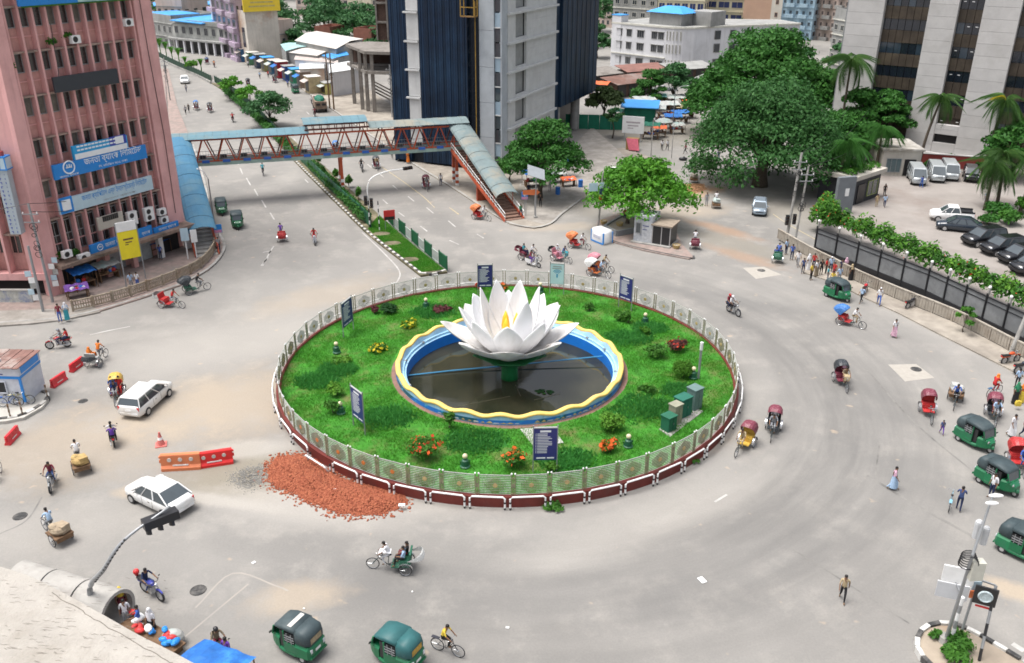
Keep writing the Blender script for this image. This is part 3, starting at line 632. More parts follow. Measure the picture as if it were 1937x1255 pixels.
bush(836, 590, .9, .5, 'dark red low plant in a hole at back left', L_pur, 500); bush(775, 620, .8, .55, 'yellow flowering plant nearer the lotus at back left', L_lime, 350, L_yel, 60)
bush(720, 665, .95, .65, 'yellow flowering plant in the left middle of lawn', L_bush, 400, L_yel, 55); bush(648, 687, .9, .45, 'low straggly plant beside the left garden lamp', L_lime, 350)
bush(637, 747, .85, .9, 'loose yellowish green shrub at the left of lawn', L_lime, 400); bush(632, 782, .7, 1.0, 'leafy shrub beside the tilted notice board lamp', L_bush, 500)
bush(1188, 612, .5, 1.2, 'upright green shrub at the back right of lawn', L_bush, 500); bush(1172, 606, .8, .7, 'spreading low shrub at the back right of lawn', L_bush, 400); bush(1115, 588, .5, .8, 'small upright shrub behind the pool on the right', L_bush, 350)
bush(1218, 630, .5, .5, 'small bright shrub near the back right garden lamp', L_lime, 250); bush(1233, 742, .6, .6, 'small round weed bush right of the pool', L_bush, 350); bush(1214, 738, .4, .4, 'tiny weed bush at the right edge of pool', L_bush, 200)
bush(850, 812, .45, 1.5, 'thin young tree beside the mural wall of pool', L_bush, 260, name='young_tree', cat='young tree'); bush(951, 556, .5, 1.1, 'orange red bush peeking out behind the lotus', L_bush, 300, L_org, 80)
bush(1042, 888, .5, .5, 'leafy weed at the foot of the front notice board', L_lime, 200); bush(905, 545, .5, .5, 'red flowered tuft behind the left petals', L_bush, 150, L_red, 50, z=.66)
bush(1046, 962, .7, .35, 'tuft of weeds on the road against the red wall', L_bush, 350, z=0); bush(1312, 874, .4, .3, 'small weed at the foot of guard rail on the right', L_bush, 120, z=0)
# ------------------------------------------------------------------ building helpers (local x along the front, -y towards the street)
def box_part(name, x0, x1, y0, y1, z0, z1, m, parent, key=None, **k):
    """box as a part; its own origin at the box centre so alike ones share a mesh"""
    d = (x1 - x0, y1 - y0, z1 - z0); kk = ('bx', name, round(d[0], 3), round(d[1], 3), round(d[2], 3))
    return put(name, cached(kk, lambda: MB().box((0, 0, 0), d)), m, parent, loc=((x0 + x1) / 2, (y0 + y1) / 2, (z0 + z1) / 2), **k)
def window(parent, x0, x1, z0, z1, y=0, frame=None, pane=None, bars=1, sill=True):
    """window: frame (part) > pane (sub-part), set just proud of the wall face at y"""
    w, h = x1 - x0, z1 - z0; key = ('win', round(w, 2), round(h, 2), bars, sill)
    def fr():
        mb = MB(); t = .07
        for s in (-1, 1): mb.box((s * (w / 2 - t / 2), -.03, 0), (t, .10, h)); mb.box((0, -.03, s * (h / 2 - t / 2)), (w - 2 * t, .10, t))
        for k in range(bars): mb.box((-w / 2 + w * (k + 1) / (bars + 1), -.03, 0), (.05, .08, h - 2 * t))
        if sill: mb.box((0, -.15, h / 2 + .10), (w + .3, .36, .08))
        return mb
    f = put('window', cached(key, fr), frame or M_steel, parent, loc=((x0 + x1) / 2, y, (z0 + z1) / 2))
    put('pane', cached(('pane', round(w, 2), round(h, 2)), lambda: MB().box((0, -.006, 0), (w - .13, .02, h - .13))), pane or M_glass, f); return f
def building(name, label, cat, A, deg, group=None): return thing(name, label, cat, (A[0], A[1], A[2] if len(A) > 2 else 0), rad(deg), group)
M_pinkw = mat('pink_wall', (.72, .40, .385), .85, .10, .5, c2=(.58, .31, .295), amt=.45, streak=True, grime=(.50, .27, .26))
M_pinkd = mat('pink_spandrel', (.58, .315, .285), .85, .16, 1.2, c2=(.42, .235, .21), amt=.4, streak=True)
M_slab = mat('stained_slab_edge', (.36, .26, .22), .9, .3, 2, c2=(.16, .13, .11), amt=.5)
# ------------------------------------------------------------------ pink office block on the left
FH = 3.57; PB = (-40.9, 15.6, .12)
pk = building('office_building', 'pink concrete office block with tall fins and bank signs', 'building', PB, 60)
M_curt = mat('curtained_glass', (.15, .14, .12), .3, .4, 2); M_pane1 = glassmat('office_window_glass', (.028, .026, .026), .2)
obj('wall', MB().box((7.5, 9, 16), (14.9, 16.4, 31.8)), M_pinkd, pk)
box_part('pilaster', 13.3, 15.2, .05, .79, 2.8, 31.9, M_pinkw, pk); box_part('pilaster', -.6, .55, -.1, .79, 0, 31.9, M_pinkw, pk)
obj('side_wall', MB().box((15.05, 9.2, 16), (.3, 16.6, 31.95)), M_pinkw, pk)
fx = [.85 + k * 1.225 for k in range(11)]
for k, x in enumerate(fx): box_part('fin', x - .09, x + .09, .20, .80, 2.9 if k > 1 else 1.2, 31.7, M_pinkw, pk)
for fl in range(1, 9):
    z = 3.17 + FH * (fl - 0) - .0
    for i in range(10):
        x0, x1 = fx[i] + .1, fx[i + 1] - .1
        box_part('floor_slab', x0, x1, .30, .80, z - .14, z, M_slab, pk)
        window(pk, x0 + .2, x1 - .06, z - 1.75, z - .16, .8, M_steel, M_pane1 if random.random() < .75 else M_curt, 0, False)
        box_part('rail', x0, x1, .70, .80, z - 2.5, z - 2.42, M_pinkw, pk)
        if random.random() < .25: box_part('shutter', x0 + .03, x0 + .18, .775, .80, z - 1.75, z - .22, M_wood, pk)
for i in range(10):
    x0, x1 = fx[i] + .1, fx[i + 1] - .1; window(pk, x0 + .03, x1 - .03, 3.3, 6.3 - .0, .8, M_steel, M_pane1, 1, False)
obj('canopy', MB().prism([(.2, .75), (.2, -1.2), (15.2, -1.5), (16, .3), (16, .75)], 2.55, 2.86), mat('canopy_edge', (.27, .19, .15), .9, .3, 1.5, c2=(.12, .10, .08), amt=.5), pk)
for x in (.2, 5.2, 8.2, 11.4, 14.8): box_part('column', x, x + .5, -.3, .2, 0, 2.55, M_white if x > 10 else M_pinkd, pk)
for x0, x1, m in ((.8, 4.9, M_black), (5.8, 8.0, M_steel), (8.8, 11.2, mat('shutter_grey', (.33, .35, .35), .6, .2, 3)), (12, 14.6, M_black)): box_part('shopfront', x0, x1, .70, .785, .05, 2.5, m, pk)
for q in ((4.6, .3, 21.5, .5), (6.1, .2, 21.9, .4), (1.2, .3, 3.3, .5), (2.6, .2, 3.2, .5), (.6, .4, 20, .4)): leaves('window_plant', [(*q[:3], q[3], .35, q[3] * .9)], 130, .13, L_bush, pk, shell=.2)
obj('cable', MB().tube([(13.9, -.02, 30), (14.0, -.02, 20), (14.3, -.02, 12), (14.2, -.02, 4)], .03, 5).tube([(4.6, -.05, 23), (4.4, -.1, 19), (3.9, 0, 17.6)], .03, 4), M_black, pk)
# wing that faces the camera
wg = building('office_building', 'pink office wing with blank end wall and vertical sign at far left', 'building', (-56, 15.35, .12), 0)
obj('wall', MB().box((7.4, 7.2, 17), (14.6, 12.8, 29.6)), M_pinkd, wg); obj('end_wall', MB().box((14.1, .5, 17), (1.85, 1.0, 29.7)), M_pinkw, wg)
wx = [.4 + k * 1.58 for k in range(9)]
for x in wx[:-1]: box_part('fin', x - .1, x + .1, -.15, .78, 2.2, 31.7, M_pinkw, wg)
for fl in range(0, 8):
    z = 2.2 + FH * (fl + 1)
    for i in range(8):
        x0, x1 = wx[i] + .11, wx[i + 1] - .11
        box_part('floor_slab', x0, x1, .1, .79, z - .16, z, M_slab, wg); window(wg, x0 + .1, x1 - .3, z - 2.0, z - .3, .79, M_pinkd, M_pane1, 1, False)
box_part('band', 0, 14.9, -.2, .75, 1.55, 2.18, M_pinkw, wg); box_part('shopfront', .3, 14.6, .6, .79, 0, 1.5, M_black, wg)
t = thing('low_wall', 'low whitewashed wall covered with painted scrawl at left edge', 'wall', (-50, 13.9, .13), 0)
obj('wall', MB().box((0, 0, .55), (15.5, .3, 1.1)), mat('scrawled_wall', (.46, .47, .43), .9, .3, 3.0, c2=(.16, .20, .36), amt=.42), t); obj('coping', MB().box((0, 0, 1.13), (15.6, .4, .07)), M_conc, t)
# signs on the pink building
M_sblu = paint('bank_blue', (.015, .22, .62), .4); M_spale = paint('bank_pale_blue', (.46, .60, .68), .45); M_sgrad = paint('banner_cyan', (.02, .33, .66), .45); M_swhite = paint('sign_lettering_white', (.80, .82, .84), .5); M_sdark = paint('banner_navy', (.04, .06, .36), .45)
def onp(x, y, z):  # point in the pink facade's frame
    c, s = math.cos(rad(60)), math.sin(rad(60)); return V3(PB[0] + x * c - y * s, PB[1] + x * s + y * c, PB[2] + z)
R_ = (PI / 2, 0, 0)
def sign(label, x0, x1, z0, z1, m, y=-.25, cat='signboard', name='signboard'):
    t = thing(name, label, cat, onp((x0 + x1) / 2, y, z0), rad(60)); w, h = x1 - x0, z1 - z0
    obj('panel', MB().box((0, 0, h / 2), (w, .22, h)), m, t); obj('bracket', MB().box((-w * .3, .18, h / 2), (.08, .3, .08)).box((w * .3, .18, h / 2), (.08, .3, .08)), M_steel, t); return t
def logo(t, x, z, s, m, y):
    mb = MB(); mb.hoop((x, y, z), (0, 1, 0), s, s * .12, 16, 4); mb.box((x, y, z), (s * 1.1, .015, s * .16)); mb.box((x - s * .3, y, z + s * .2), (s * .18, .015, s * .6)); mb.box((x + s * .1, y, z + s * .2), (s * .18, .015, s * .6)); mb.box((x + s * .45, y, z + s * .1), (s * .18, .015, s * .5)); return obj('logo', mb, m, t)
t = sign('wide strong blue signboard lettered জনতা ব্যাংক লিমিটেড in white', 1.87, 11.7, 10.2, 11.5, M_sblu)
lettering('জনতা ব্যাংক িলিমেটড', .95, 6.2, M_swhite, t, (1.25, -.125, .95), R_); lettering('িস, মিতিঝল বা/এ, ঢাকা', .26, 3.1, M_swhite, t, (1.1, -.125, .26), R_); logo(t, -3.4, .85, .55, M_swhite, -.125); lettering('জনতা ব্যাংক', .22, 1.9, M_swhite, t, (-3.5, -.125, .15), R_)
t = sign('blue and white banner standing above the wide blue bank signboard', 4.1, 9.85, 11.52, 12.75, M_sgrad, -.2)
obj('white_strip', MB().box((0, -.125, .25), (5.5, .02, .48)), M_swhite, t); obj('dark_patch', MB().box((1.85, -.12, .93), (1.8, .02, .8)), M_sdark, t); obj('emblem', MB().box((2.0, -.135, .93), (.9, .02, .66)), M_swhite, t)
tx = MB()
for z in (1.1, .78):
    for k in range(11): tx.box((-2.3 + k * .38, -.125, z), (.3, .015, .14))
obj('lettering', tx, M_swhite, t)
t = sign('pale blue signboard with blue letters below the wide blue one', 1.7, 11.8, 7.1, 8.45, M_spale)
lettering('জনতা ক্যািপটাল এন্ড ইনেভস্টেমন্ট িলিমেটড', .8, 7.2, M_sblu, t, (.85, -.125, .92), R_); lettering('জনতা ব্যাংক', .2, 3.6, M_steel, t, (1.2, -.125, .26), R_); obj('blue_square', MB().box((-4.35, -.12, .75), (1.3, .03, 1.45)), M_sblu, t); obj('white_square', MB().box((-4.35, -.14, .75), (.86, .03, .95)), M_swhite, t)
t = sign('lowest blue signboard lettered জনতা over the shop canopy', 3.7, 8.3, 2.75, 3.7, M_sblu, -.5); lettering('জনতা ব্যাংক', .55, 2.4, M_swhite, t, (.45, -.125, .5), R_); logo(t, -1.3, .5, .28, M_swhite, -.125)
t = sign('short blue signboard right of the yellow totem on the canopy', 8.9, 10.65, 2.7, 3.75, M_sblu, -.5); lettering('ব্যাংক', .4, 1.0, M_swhite, t, (.1, -.125, .5), R_)
t = sign('blue signboard with lettering at the right end of canopy', 10.8, 13.8, 2.5, 3.4, M_sblu, -.6); lettering('জনতা ব্যাংক', .35, 2.2, M_swhite, t, (.1, -.125, .6), R_); obj('white_strip', MB().box((.8, -.125, .16), (1.9, .02, .22)), M_swhite, t)
sign('plain dark grey signboard across the middle fins', 3.6, 10.05, 17.45, 18.75, paint('dark_grey_board', (.035, .04, .05), .5))
t = sign('blue banner along the top of the pink office block', 1.9, 13.2, 24.55, 25.7, M_sblu, -.3); obj('pale_end', MB().box((2.6, -.125, .6), (5.7, .02, 1.15)), mat('banner_pale', (.40, .60, .56), .5, .3, .6), t); obj('hem', MB().box((0, -.13, -.06), (11, .02, .12)), L_bush, t)
t = sign('beige framed air grille panel on the pink facade', 5.1, 7.85, 4.7, 5.9, paint('beige_metal', (.50, .46, .40), .5), -.3, 'grille', 'ventilation_grille'); gr = MB()
for k in range(8): gr.box((-.75 + k * .215, -.13, .95), (.17, .04, .5))
obj('slats', gr, M_black, t)
t = thing('totem_sign', 'yellow and white banner sign on a pole over the pavement', 'totem sign', P(258, 540, .12), rad(40)); obj('pole', MB().cyl((-.9, 0, 0), (-.9, 0, 6.1), .06).cyl((.95, 0, 0), (.95, 0, 5.9), .05), M_steel, t); obj('banner', MB().box((0, 0, 4.0), (1.75, .18, 2.6)), paint('banner_yellow', (.80, .66, .02), .45), t); obj('white_top', MB().box((0, 0, 5.75), (1.75, .18, .85)), M_white, t); obj('lettering', MB().box((0, -.1, 4.55), (.9, .015, .16)).box((0, -.1, 4.25), (.6, .015, .1)).box((-.2, -.1, 4.05), (.3, .015, .08)), M_wood, t)
def ac(x, z, y=-.1, fans=1, label='', w=.85):
    t = thing('air_conditioner', label, 'air conditioner', onp(x, y, z), rad(60), 'air conditioners on the pink building'); h = .65 * fans
    obj('case', MB().box((0, 0, h / 2), (w, .42, h)), M_white, t)
    for k in range(fans): obj('fan', MB().hoop((-.1, -.215, .33 + k * .6), (0, 1, 0), .22, .03, 14, 4).cyl((-.1, -.2, .33 + k * .6), (-.1, -.214, .33 + k * .6), .2, n=12), M_black, t)
    obj('bracket', MB().bar((-.3, 0, -.03), (-.3, .6, -.03), .05).bar((.3, 0, -.03), (.3, .6, -.03), .05), M_steel, t)
ac(8.9, 4.25, -.2, 2, 'double fan air conditioner left of the other double fan unit', 1.0); ac(10.85, 4.15, -.2, 2, 'double fan air conditioner in the middle right of the facade', 1.0); ac(12.4, 4.3, -.2, 1, 'upper of two single air conditioners at the right end'); ac(12.5, 3.45, -.2, 1, 'lower of two single air conditioners at the right end')
ac(1.3, 3.3, -.6, 1, 'single air conditioner above the left end of canopy'); ac(2.8, 2.55, -.7, 1, 'large air conditioner box standing on the canopy', 1.15); ac(12.3, 22.2, -.05, 1, 'lone air conditioner high up near the right edge'); ac(6.6, 21.25, -.05, 1, 'air conditioner beside window plants on an upper floor')
# vertical sign of the wing
t = thing('vertical_sign', 'tall pale vertical sign with cube on top on the end wall', 'signboard', (-42.6, 14.6, 6.3), 0); obj('column', MB().box((0, 0, 2.9), (.95, .75, 5.8)), mat('pale_sign', (.40, .46, .50), .5, .12, 1), t)
obj('cube', MB().box((0, 0, 6.2), (1.15, .95, 1.0)), M_spale, t); obj('cube_frame', MB().box((0, 0, 5.68), (1.2, 1.0, .1)).box((0, 0, 6.72), (1.2, 1.0, .1)).box((0, -.485, 6.2), (.12, .02, 1.0)).box((-.54, -.48, 6.2), (.1, .02, 1.0)).box((.54, -.48, 6.2), (.1, .02, 1.0)), M_sblu, t); obj('finial', MB().box((0, 0, 6.95), (.5, .4, .4)), paint('finial_red', (.35, .06, .06)), t)
tx = MB()
for k in range(15):
    tx.box((-.22, -.385, 5.3 - k * .36), (.16, .02, .05)).box((-.22 + .05 * (k % 3 - 1), -.385, 5.22 - k * .36), (.05, .02, .16)).box((.2, -.385, 5.25 - k * .36), (.05, .02, .06 + .05 * (k % 3)))
obj('lettering', tx, M_sdark, t)
# ------------------------------------------------------------------ railing and clutter on the left pavement
M_rail = mat('dusty_railing', (.36, .30, .23), .9, .3, 2, c2=(.25, .18, .12), amt=.5)
fr = thing('pavement_railing', 'dusty low concrete railing along the left pavement edge', 'railing', P(130, 588, .13)); o0 = fr.location
rp = resample(smooth([P(x, y, .13) for x, y in [(138, 590), (200, 576), (265, 556), (335, 530), (380, 508), (405, 480), (408, 462)]], 8), 1.7)
def railpanel():
    mb = MB(); mb.box((0, 0, .95), (1.7, .12, .12)); mb.box((0, 0, .18), (1.7, .12, .12)); mb.box((0, 0, .56), (1.6, .08, .1))
    for k in range(8): mb.box((-.72 + k * .205, 0, .56), (.09, .09, .7))
    mb.box((-.82, 0, .55), (.16, .16, 1.1)); return mb
for a, b in zip(rp, rp[1:]):
    a, b = Vector(a), Vector(b); put('railing_panel', cached('railing_panel', railpanel), M_rail, fr, loc=(a + b) / 2 - o0, rz=heading(a, b))
def stall(px, py, z, deg, w, d, h, m, label, top='tarp', goods=True):
    t = thing('market_stall', label, 'market stall', P(px, py, z), rad(deg))
    for sx in (-1, 1):
        for sy in (-1, 1): obj('pole', MB().cyl((0, 0, 0), (0, 0, h - (.25 if sy < 0 else 0)), .035, n=5), M_wood, t, loc=(sx * w * .45, sy * d * .45, 0))
    K = 8; rg = []
    for i in range(K + 1):
        x = -w / 2 + w * i / K; rg.append([(x, -d / 2 + d * j / 5, h - .25 + .25 * j / 5 + .05 * math.sin(i * 2.1 + j)) for j in range(6)])
    tm = MB(); tm.loft(rg, 0, cap=False, closed=False); obj('awning', tm, m, t)
    tb = MB().box((0, 0, .7), (w * .85, d * .7, .08)); 
    for sx in (-1, 1): tb.box((sx * w * .38, 0, .33), (.08, d * .6, .66))
    obj('table', tb, M_wood, t)
    if goods:
        for k in range(9): put('goods', cached('goods_box', lambda: MB().loft([[(x * s, y * s, z) for x, y in ((-.11, -.1), (.11, -.1), (.11, .1), (-.11, .1))] for s, z in ((.85, 0), (1, .08), (.7, .2))])), random.choice((M_white, M_red, M_blue, M_wood)), t, loc=(random.uniform(-.36, .36) * w, random.uniform(-.26, .26) * d, .74), rz=random.random(), scale=random.uniform(.8, 1.6))
    return t
M_tarpb = mat('blue_tarpaulin', (.02, .13, .42), .6, .25, 2, c2=(.05, .25, .55), amt=.4); M_tarpp = mat('purple_tarpaulin', (.18, .08, .32), .6, .25, 2); M_tarpo = mat('orange_tarpaulin', (.65, .13, .04), .6, .15, 2); M_tarpg = mat('green_tarpaulin', (.01, .13, .08), .6, .25, 2); M_tarpw = mat('grey_tarpaulin', (.42, .42, .40), .7, .25, 2, c2=(.3, .42, .40), amt=.5)
stall(160, 545, .13, 50, 2.2, 1.6, 1.9, M_tarpb, 'blue tarpaulin stall at the shaded foot of the pink building'); stall(148, 562, .13, 30, 2.0, 1.2, 1.1, M_tarpp, 'purple topped low stall in front of the blue tarpaulin one'); stall(205, 528, .13, 55, 2.4, 1.4, 1.7, M_tarpw, 'grey covered stall under the shop canopy'); stall(300, 480, .13, 60, 2.6, 1.3, 1.6, M_tarpb, 'blue stall at the right end of the shop canopy')
# ------------------------------------------------------------------ footbridge
BA = Vector((-39.1, 45.2, 0)); BDEG = math.degrees(math.atan2(9.9, 33.8)); BL = 34.6; BW = 2.5; ZD = 4.8
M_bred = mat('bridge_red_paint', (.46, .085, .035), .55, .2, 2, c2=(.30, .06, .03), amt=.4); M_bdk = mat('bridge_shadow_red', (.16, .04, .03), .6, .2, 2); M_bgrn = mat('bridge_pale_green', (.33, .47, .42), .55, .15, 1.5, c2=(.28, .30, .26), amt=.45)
M_roofb = mat('pale_blue_sheet_roof', (.115, .215, .26), .75, .14, .8, c2=(.19, .225, .215), amt=.35); M_roofc = mat('faded_sheet_roof', (.165, .215, .22), .75, .16, .7, c2=(.27, .245, .195), amt=.45); M_roofd = mat('blue_barrel_roof', (.06, .19, .31), .75, .12, 1.0, c2=(.10, .215, .29), amt=.5)
fb = thing('footbridge', 'covered steel truss footbridge with pale blue roof across the avenue', 'footbridge', BA, rad(BDEG))
obj('deck', MB().box((BL / 2, 0, ZD + .12), (BL, BW - .1, .2)), M_conc, fb)
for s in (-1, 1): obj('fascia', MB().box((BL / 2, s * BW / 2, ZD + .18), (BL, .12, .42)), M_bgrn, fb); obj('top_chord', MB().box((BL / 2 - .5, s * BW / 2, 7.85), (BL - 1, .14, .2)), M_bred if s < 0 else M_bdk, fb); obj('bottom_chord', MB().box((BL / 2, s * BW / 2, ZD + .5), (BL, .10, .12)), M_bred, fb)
pitch = 2.36; n_b = 14
for k in range(n_b):
    x = 1.9 + k * pitch
    for s in (-1, 1):
        for q in (-1, 1):
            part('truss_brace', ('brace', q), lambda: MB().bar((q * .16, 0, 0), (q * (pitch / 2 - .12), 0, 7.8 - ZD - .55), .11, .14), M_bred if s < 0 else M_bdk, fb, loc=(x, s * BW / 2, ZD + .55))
    part('gusset', 'gusset', lambda: MB().box((0, -.02, 0), (.6, .12, .16)), M_bred, fb, loc=(x, -BW / 2 - .02, ZD + .55))
    if k < n_b - 1:
        part('sign_box', 'bridge_box', lambda: MB().box((0, 0, 0), (.85, .16, .32)), paint('bridge_box_blue', (.03, .13, .50)), fb, loc=(x + pitch / 2, -BW / 2 - .14, ZD + .5))
        part('speaker_box', 'bridge_box2', lambda: MB().box((0, 0, 0), (.75, .25, .42)), M_black, fb, loc=(x + pitch / 2 - .3, -BW / 2 + .3, ZD + .95))  # dark boxes behind the blue ones, meant as speakers
hb = MB()
for s in (-1, 1):
    for z in (ZD + .75, ZD + 1.2): hb.tube([(0, s * (BW / 2 - .18), z), (BL, s * (BW / 2 - .18), z)], .03, 5)
    for k in range(110): hb.box((.3 + k * .31, s * (BW / 2 - .18), ZD + .75), (.025, .025, .9))
obj('handrail', hb, M_steel, fb)
def roofsec(x0, x1, z, m, ov=.55, rise=.42):
    n = max(2, int((x1 - x0) / .9)); w = BW / 2 + ov
    for i in range(n):
        a, b = x0 + (x1 - x0) * i / n, x0 + (x1 - x0) * (i + 1) / n
        put('roof_sheet', cached(('rs', round(b - a, 3), ov), lambda: MB().loft([[(x, -w, 0), (x, -w * .5, rise * .75), (x, 0, rise), (x, w * .5, rise * .75), (x, w, 0), (x, w, -.05), (x, 0, rise - .05), (x, -w, -.05)] for x in (.0, b - a - .02)], 0)), m, fb, loc=(a, 0, z + .012 * (i % 2)))
roofsec(-1.3, 15.3, 8.05, M_roofb); roofsec(14.7, 22.4, 9.15, M_roofb, .75, .35); roofsec(22.6, 35.2, 8.25, M_roofc)
lp = MB()
for k in range(9):
    for s in (-1, 1): lp.box((15.0 + k * .92, s * BW / 2, 8.5), (.09, .09, 1.25))
for s in (-1, 1): lp.box((18.6, s * (BW / 2 + .05), 8.35), (7.6, .1, .12)); lp.box((18.6, s * (BW / 2 + .05), 9.0), (7.6, .1, .12))
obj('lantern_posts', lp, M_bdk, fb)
for x in (.3, 18.9, 33.6):
    for s in (-1, 1):
        c = MB(); c.box((x, s * .95, 3.6), (.32, .32, 2.4), 0)
        for k in range(6): c.box((x, s * .95, .2 + k * .4), (.36, .36, .4), 1 if k % 2 else 2)
        obj('column', c, [M_bred, M_bred, M_white], fb)
    obj('cross_beam', MB().box((x, 0, ZD - .15), (.35, BW + .3, .3)), M_bred, fb)
def stairs(label, top, bot, ext, w, roofm, side):
    """flight from top (deck end) down to the ground, barrel roof above"""
    top, bot, ext = Vector(top), Vector(bot), Vector(ext); d = (bot - top).to_2d(); L = d.length; ang = math.atan2(d.y, d.x)
    t = thing('bridge_stairs', label, 'stairs', (top.x, top.y, 0), ang); Lg = (ext - top).to_2d().length; st = MB(); N_ = 26
    for k in range(N_): st.box((Lg * (k + .5) / N_, 0, ZD * (1 - (k + .5) / N_)), (Lg / N_ + .06, w - .2, .16))
    obj('steps', st, mat('brown_steps', (.2, .12, .09), .8) if side else M_conc, t); hz0 = ZD
    for s in (-1, 1):
        obj('stringer', MB().bar((0, s * w / 2, ZD + .05), (Lg, s * w / 2, .12), .1, .42), M_bred, t); h = MB().tube([(0, s * w / 2, ZD + 1.0), (Lg, s * w / 2, 1.05)], .04, 6).tube([(0, s * w / 2, ZD + .55), (Lg, s * w / 2, .6)], .03, 6)
        for k in range(13): x = Lg * k / 12; h.cyl((x, s * w / 2, ZD * (1 - k / 12)), (x, s * w / 2, ZD * (1 - k / 12) + 1.0), .025, n=5)
        obj('handrail', h, M_white if side else M_bred, t)
        for k in range(4):
            f = (k + .3) / 3.6; x = L * f; zt = top.z + (bot.z - top.z) * f; zb = max(ZD * (1 - x / Lg), 0); part_ = obj('roof_post', MB().cyl((x, s * w / 2, zb), (x, s * w / 2, zt + .02), .05, n=6), M_bred, t)
    n = 9; ww = w / 2 + .25
    for i in range(n):
        f0, f1 = i / n, (i + 1) / n - .004; rg = []
        for f in (f0, f1):
            x = L * f; z = top.z + (bot.z - top.z) * f + .015 * (i % 2); up = []; dn = []
            for q in range(9):
                a = PI * q / 8; up.append((x, -ww * math.cos(a), z + .62 * math.sin(a))); dn.append((x, -(ww - .05) * math.cos(a), z + .57 * math.sin(a)))
            rg.append(up + dn[::-1])
        obj('roof_sheet', MB().loft(rg, 0), roofm, t)
    c = MB(); f = .45; c.box((Lg * f, 0, ZD * (1 - f) / 2), (.3, w * .7, ZD * (1 - f) - .1)); obj('column', c, M_bred, t); return t
def bl(x, y, z): c, s = math.cos(rad(BDEG)), math.sin(rad(BDEG)); return V3(BA.x + x * c - y * s, BA.y + x * s + y * c, z)
stairs('long blue roofed stairway at the left end of the footbridge', bl(.35, -1.1, 7.75), V3(-31.1, 27.4, 2.15), V3(-30.7, 26.0, 0), 2.3, M_roofd, 0)
stairs('red open sided stairway with pale roof at the right bridge end', bl(34.0, -1.2, 7.7), V3(.0, 40.2, 2.35), V3(.55, 38.4, 0), 2.4, M_roofc, 1)
# ------------------------------------------------------------------ navy clad tower
TC = V3(-.91, 60.44, .12)
M_clad = mat('navy_cladding', (.006, .019, .044), .5, .3, .5, c2=(.011, .032, .066), amt=.5, spec=.3, obrand=.35); M_clad2 = mat('navy_joint', (.004, .010, .02), .5, .2)
M_wconc = mat('pale_concrete_panel', (.55, .555, .55), .85, .10, .8, c2=(.47, .47, .465), amt=.35, streak=True, grime=(.45, .45, .44)); M_gconc = mat('light_grey_concrete', (.40, .43, .46), .85, .12, .6, c2=(.30, .32, .35), amt=.35)
tw = building('office_tower', 'dark navy ribbed office tower with white concrete corner walls', 'tower', TC, -24); TH = 37
obj('core', MB().box((-8.6, 9.2, TH / 2), (15.8, 17.6, TH)), M_clad2, tw)
for x0, x1, n in ((-12, -4.8, 20), (-16.5, -13.9, 8)):
    w = (x1 - x0) / n
    for i in range(n): box_part('cladding_strip', x0 + i * w + .02, x0 + (i + 1) * w - .02, -.12 - .05 * (i % 3 == 0), .35, .3, TH, M_clad, tw)
obj('cladding_strip', MB().box((-16.62, 9, TH / 2), (.2, 18, TH)), M_clad, tw)
for fl in range(-1, 9):
    z = 5.4 + 3.72 * fl; z = max(z, .2)
    box_part('wall_panel', -13.85, -12.05, -.18, .35, z + .2, 5.4 + 3.72 * (fl + 1) - .1, M_wconc, tw); box_part('ledge', -14.2, -12.03, -.5, .3, 5.4 + 3.72 * (fl + 1) - .1, 5.4 + 3.72 * (fl + 1) + .12, M_wconc, tw)
for k in range(8): box_part('wall_panel', -3.0, -.9, -.25, .35, .1 + k * 4.6, .1 + k * 4.6 + 4.56, M_gconc, tw)
for k in range(19):
    z = .3 + k * 1.86; m = (M_glass, paint('pale_glass', (.32, .42, .50), .15), M_glass)[k % 3]
    box_part('window_strip', -.85, -.08, -.02, .35, z, z + 1.72, m, tw)
    if k % 2: box_part('ledge', -1.1, -.02, -.12, .3, z + 1.72, z + 1.86, M_wconc, tw)
hm = MB()
for x in (-4.6, -3.9, -3.2): hm.box((x, -.55, TH / 2), (.08, .08, TH))
for k in range(22): hm.box((-3.9, -.55, .8 + k * 1.65), (1.5, .05, .05)); hm.bar((-4.6, -.55, .8 + k * 1.65), (-3.2, -.55, .8 + (k + 1) * 1.65), .04)
obj('hoist_mast', hm, M_clad2, tw); obj('hoist_rail', MB().box((-3.35, -.66, 11), (.09, .09, 22)), mat('rusty_yellow', (.33, .20, .04), .7, .3, 3), tw)
hc = thing('hoist_cage', 'rusty open lift cage hanging on the tower hoist mast', 'hoist cage', TC + Vector((math.cos(rad(-24)) * -3.9 + math.sin(rad(-24)) * 1.3, math.sin(rad(-24)) * -3.9 - math.cos(rad(-24)) * 1.3, 20.2)), rad(-24)); mb = MB()
for sx in (-1, 1):
    for sy in (-1, 1): mb.box((sx * .95, sy * .5, 1.1), (.1, .1, 2.2))
for z in (0, 1.1, 2.2): mb.box((0, -.5, z), (1.9, .08, .1)); mb.box((-.95, 0, z), (.08, 1, .1)); mb.box((.95, 0, z), (.08, 1, .1))
obj('frame', mb, mat('rusty_yellow', (.33, .20, .04), .7), hc); obj('floor', MB().box((0, 0, -.05), (2, 1.1, .1)), M_wood, hc)
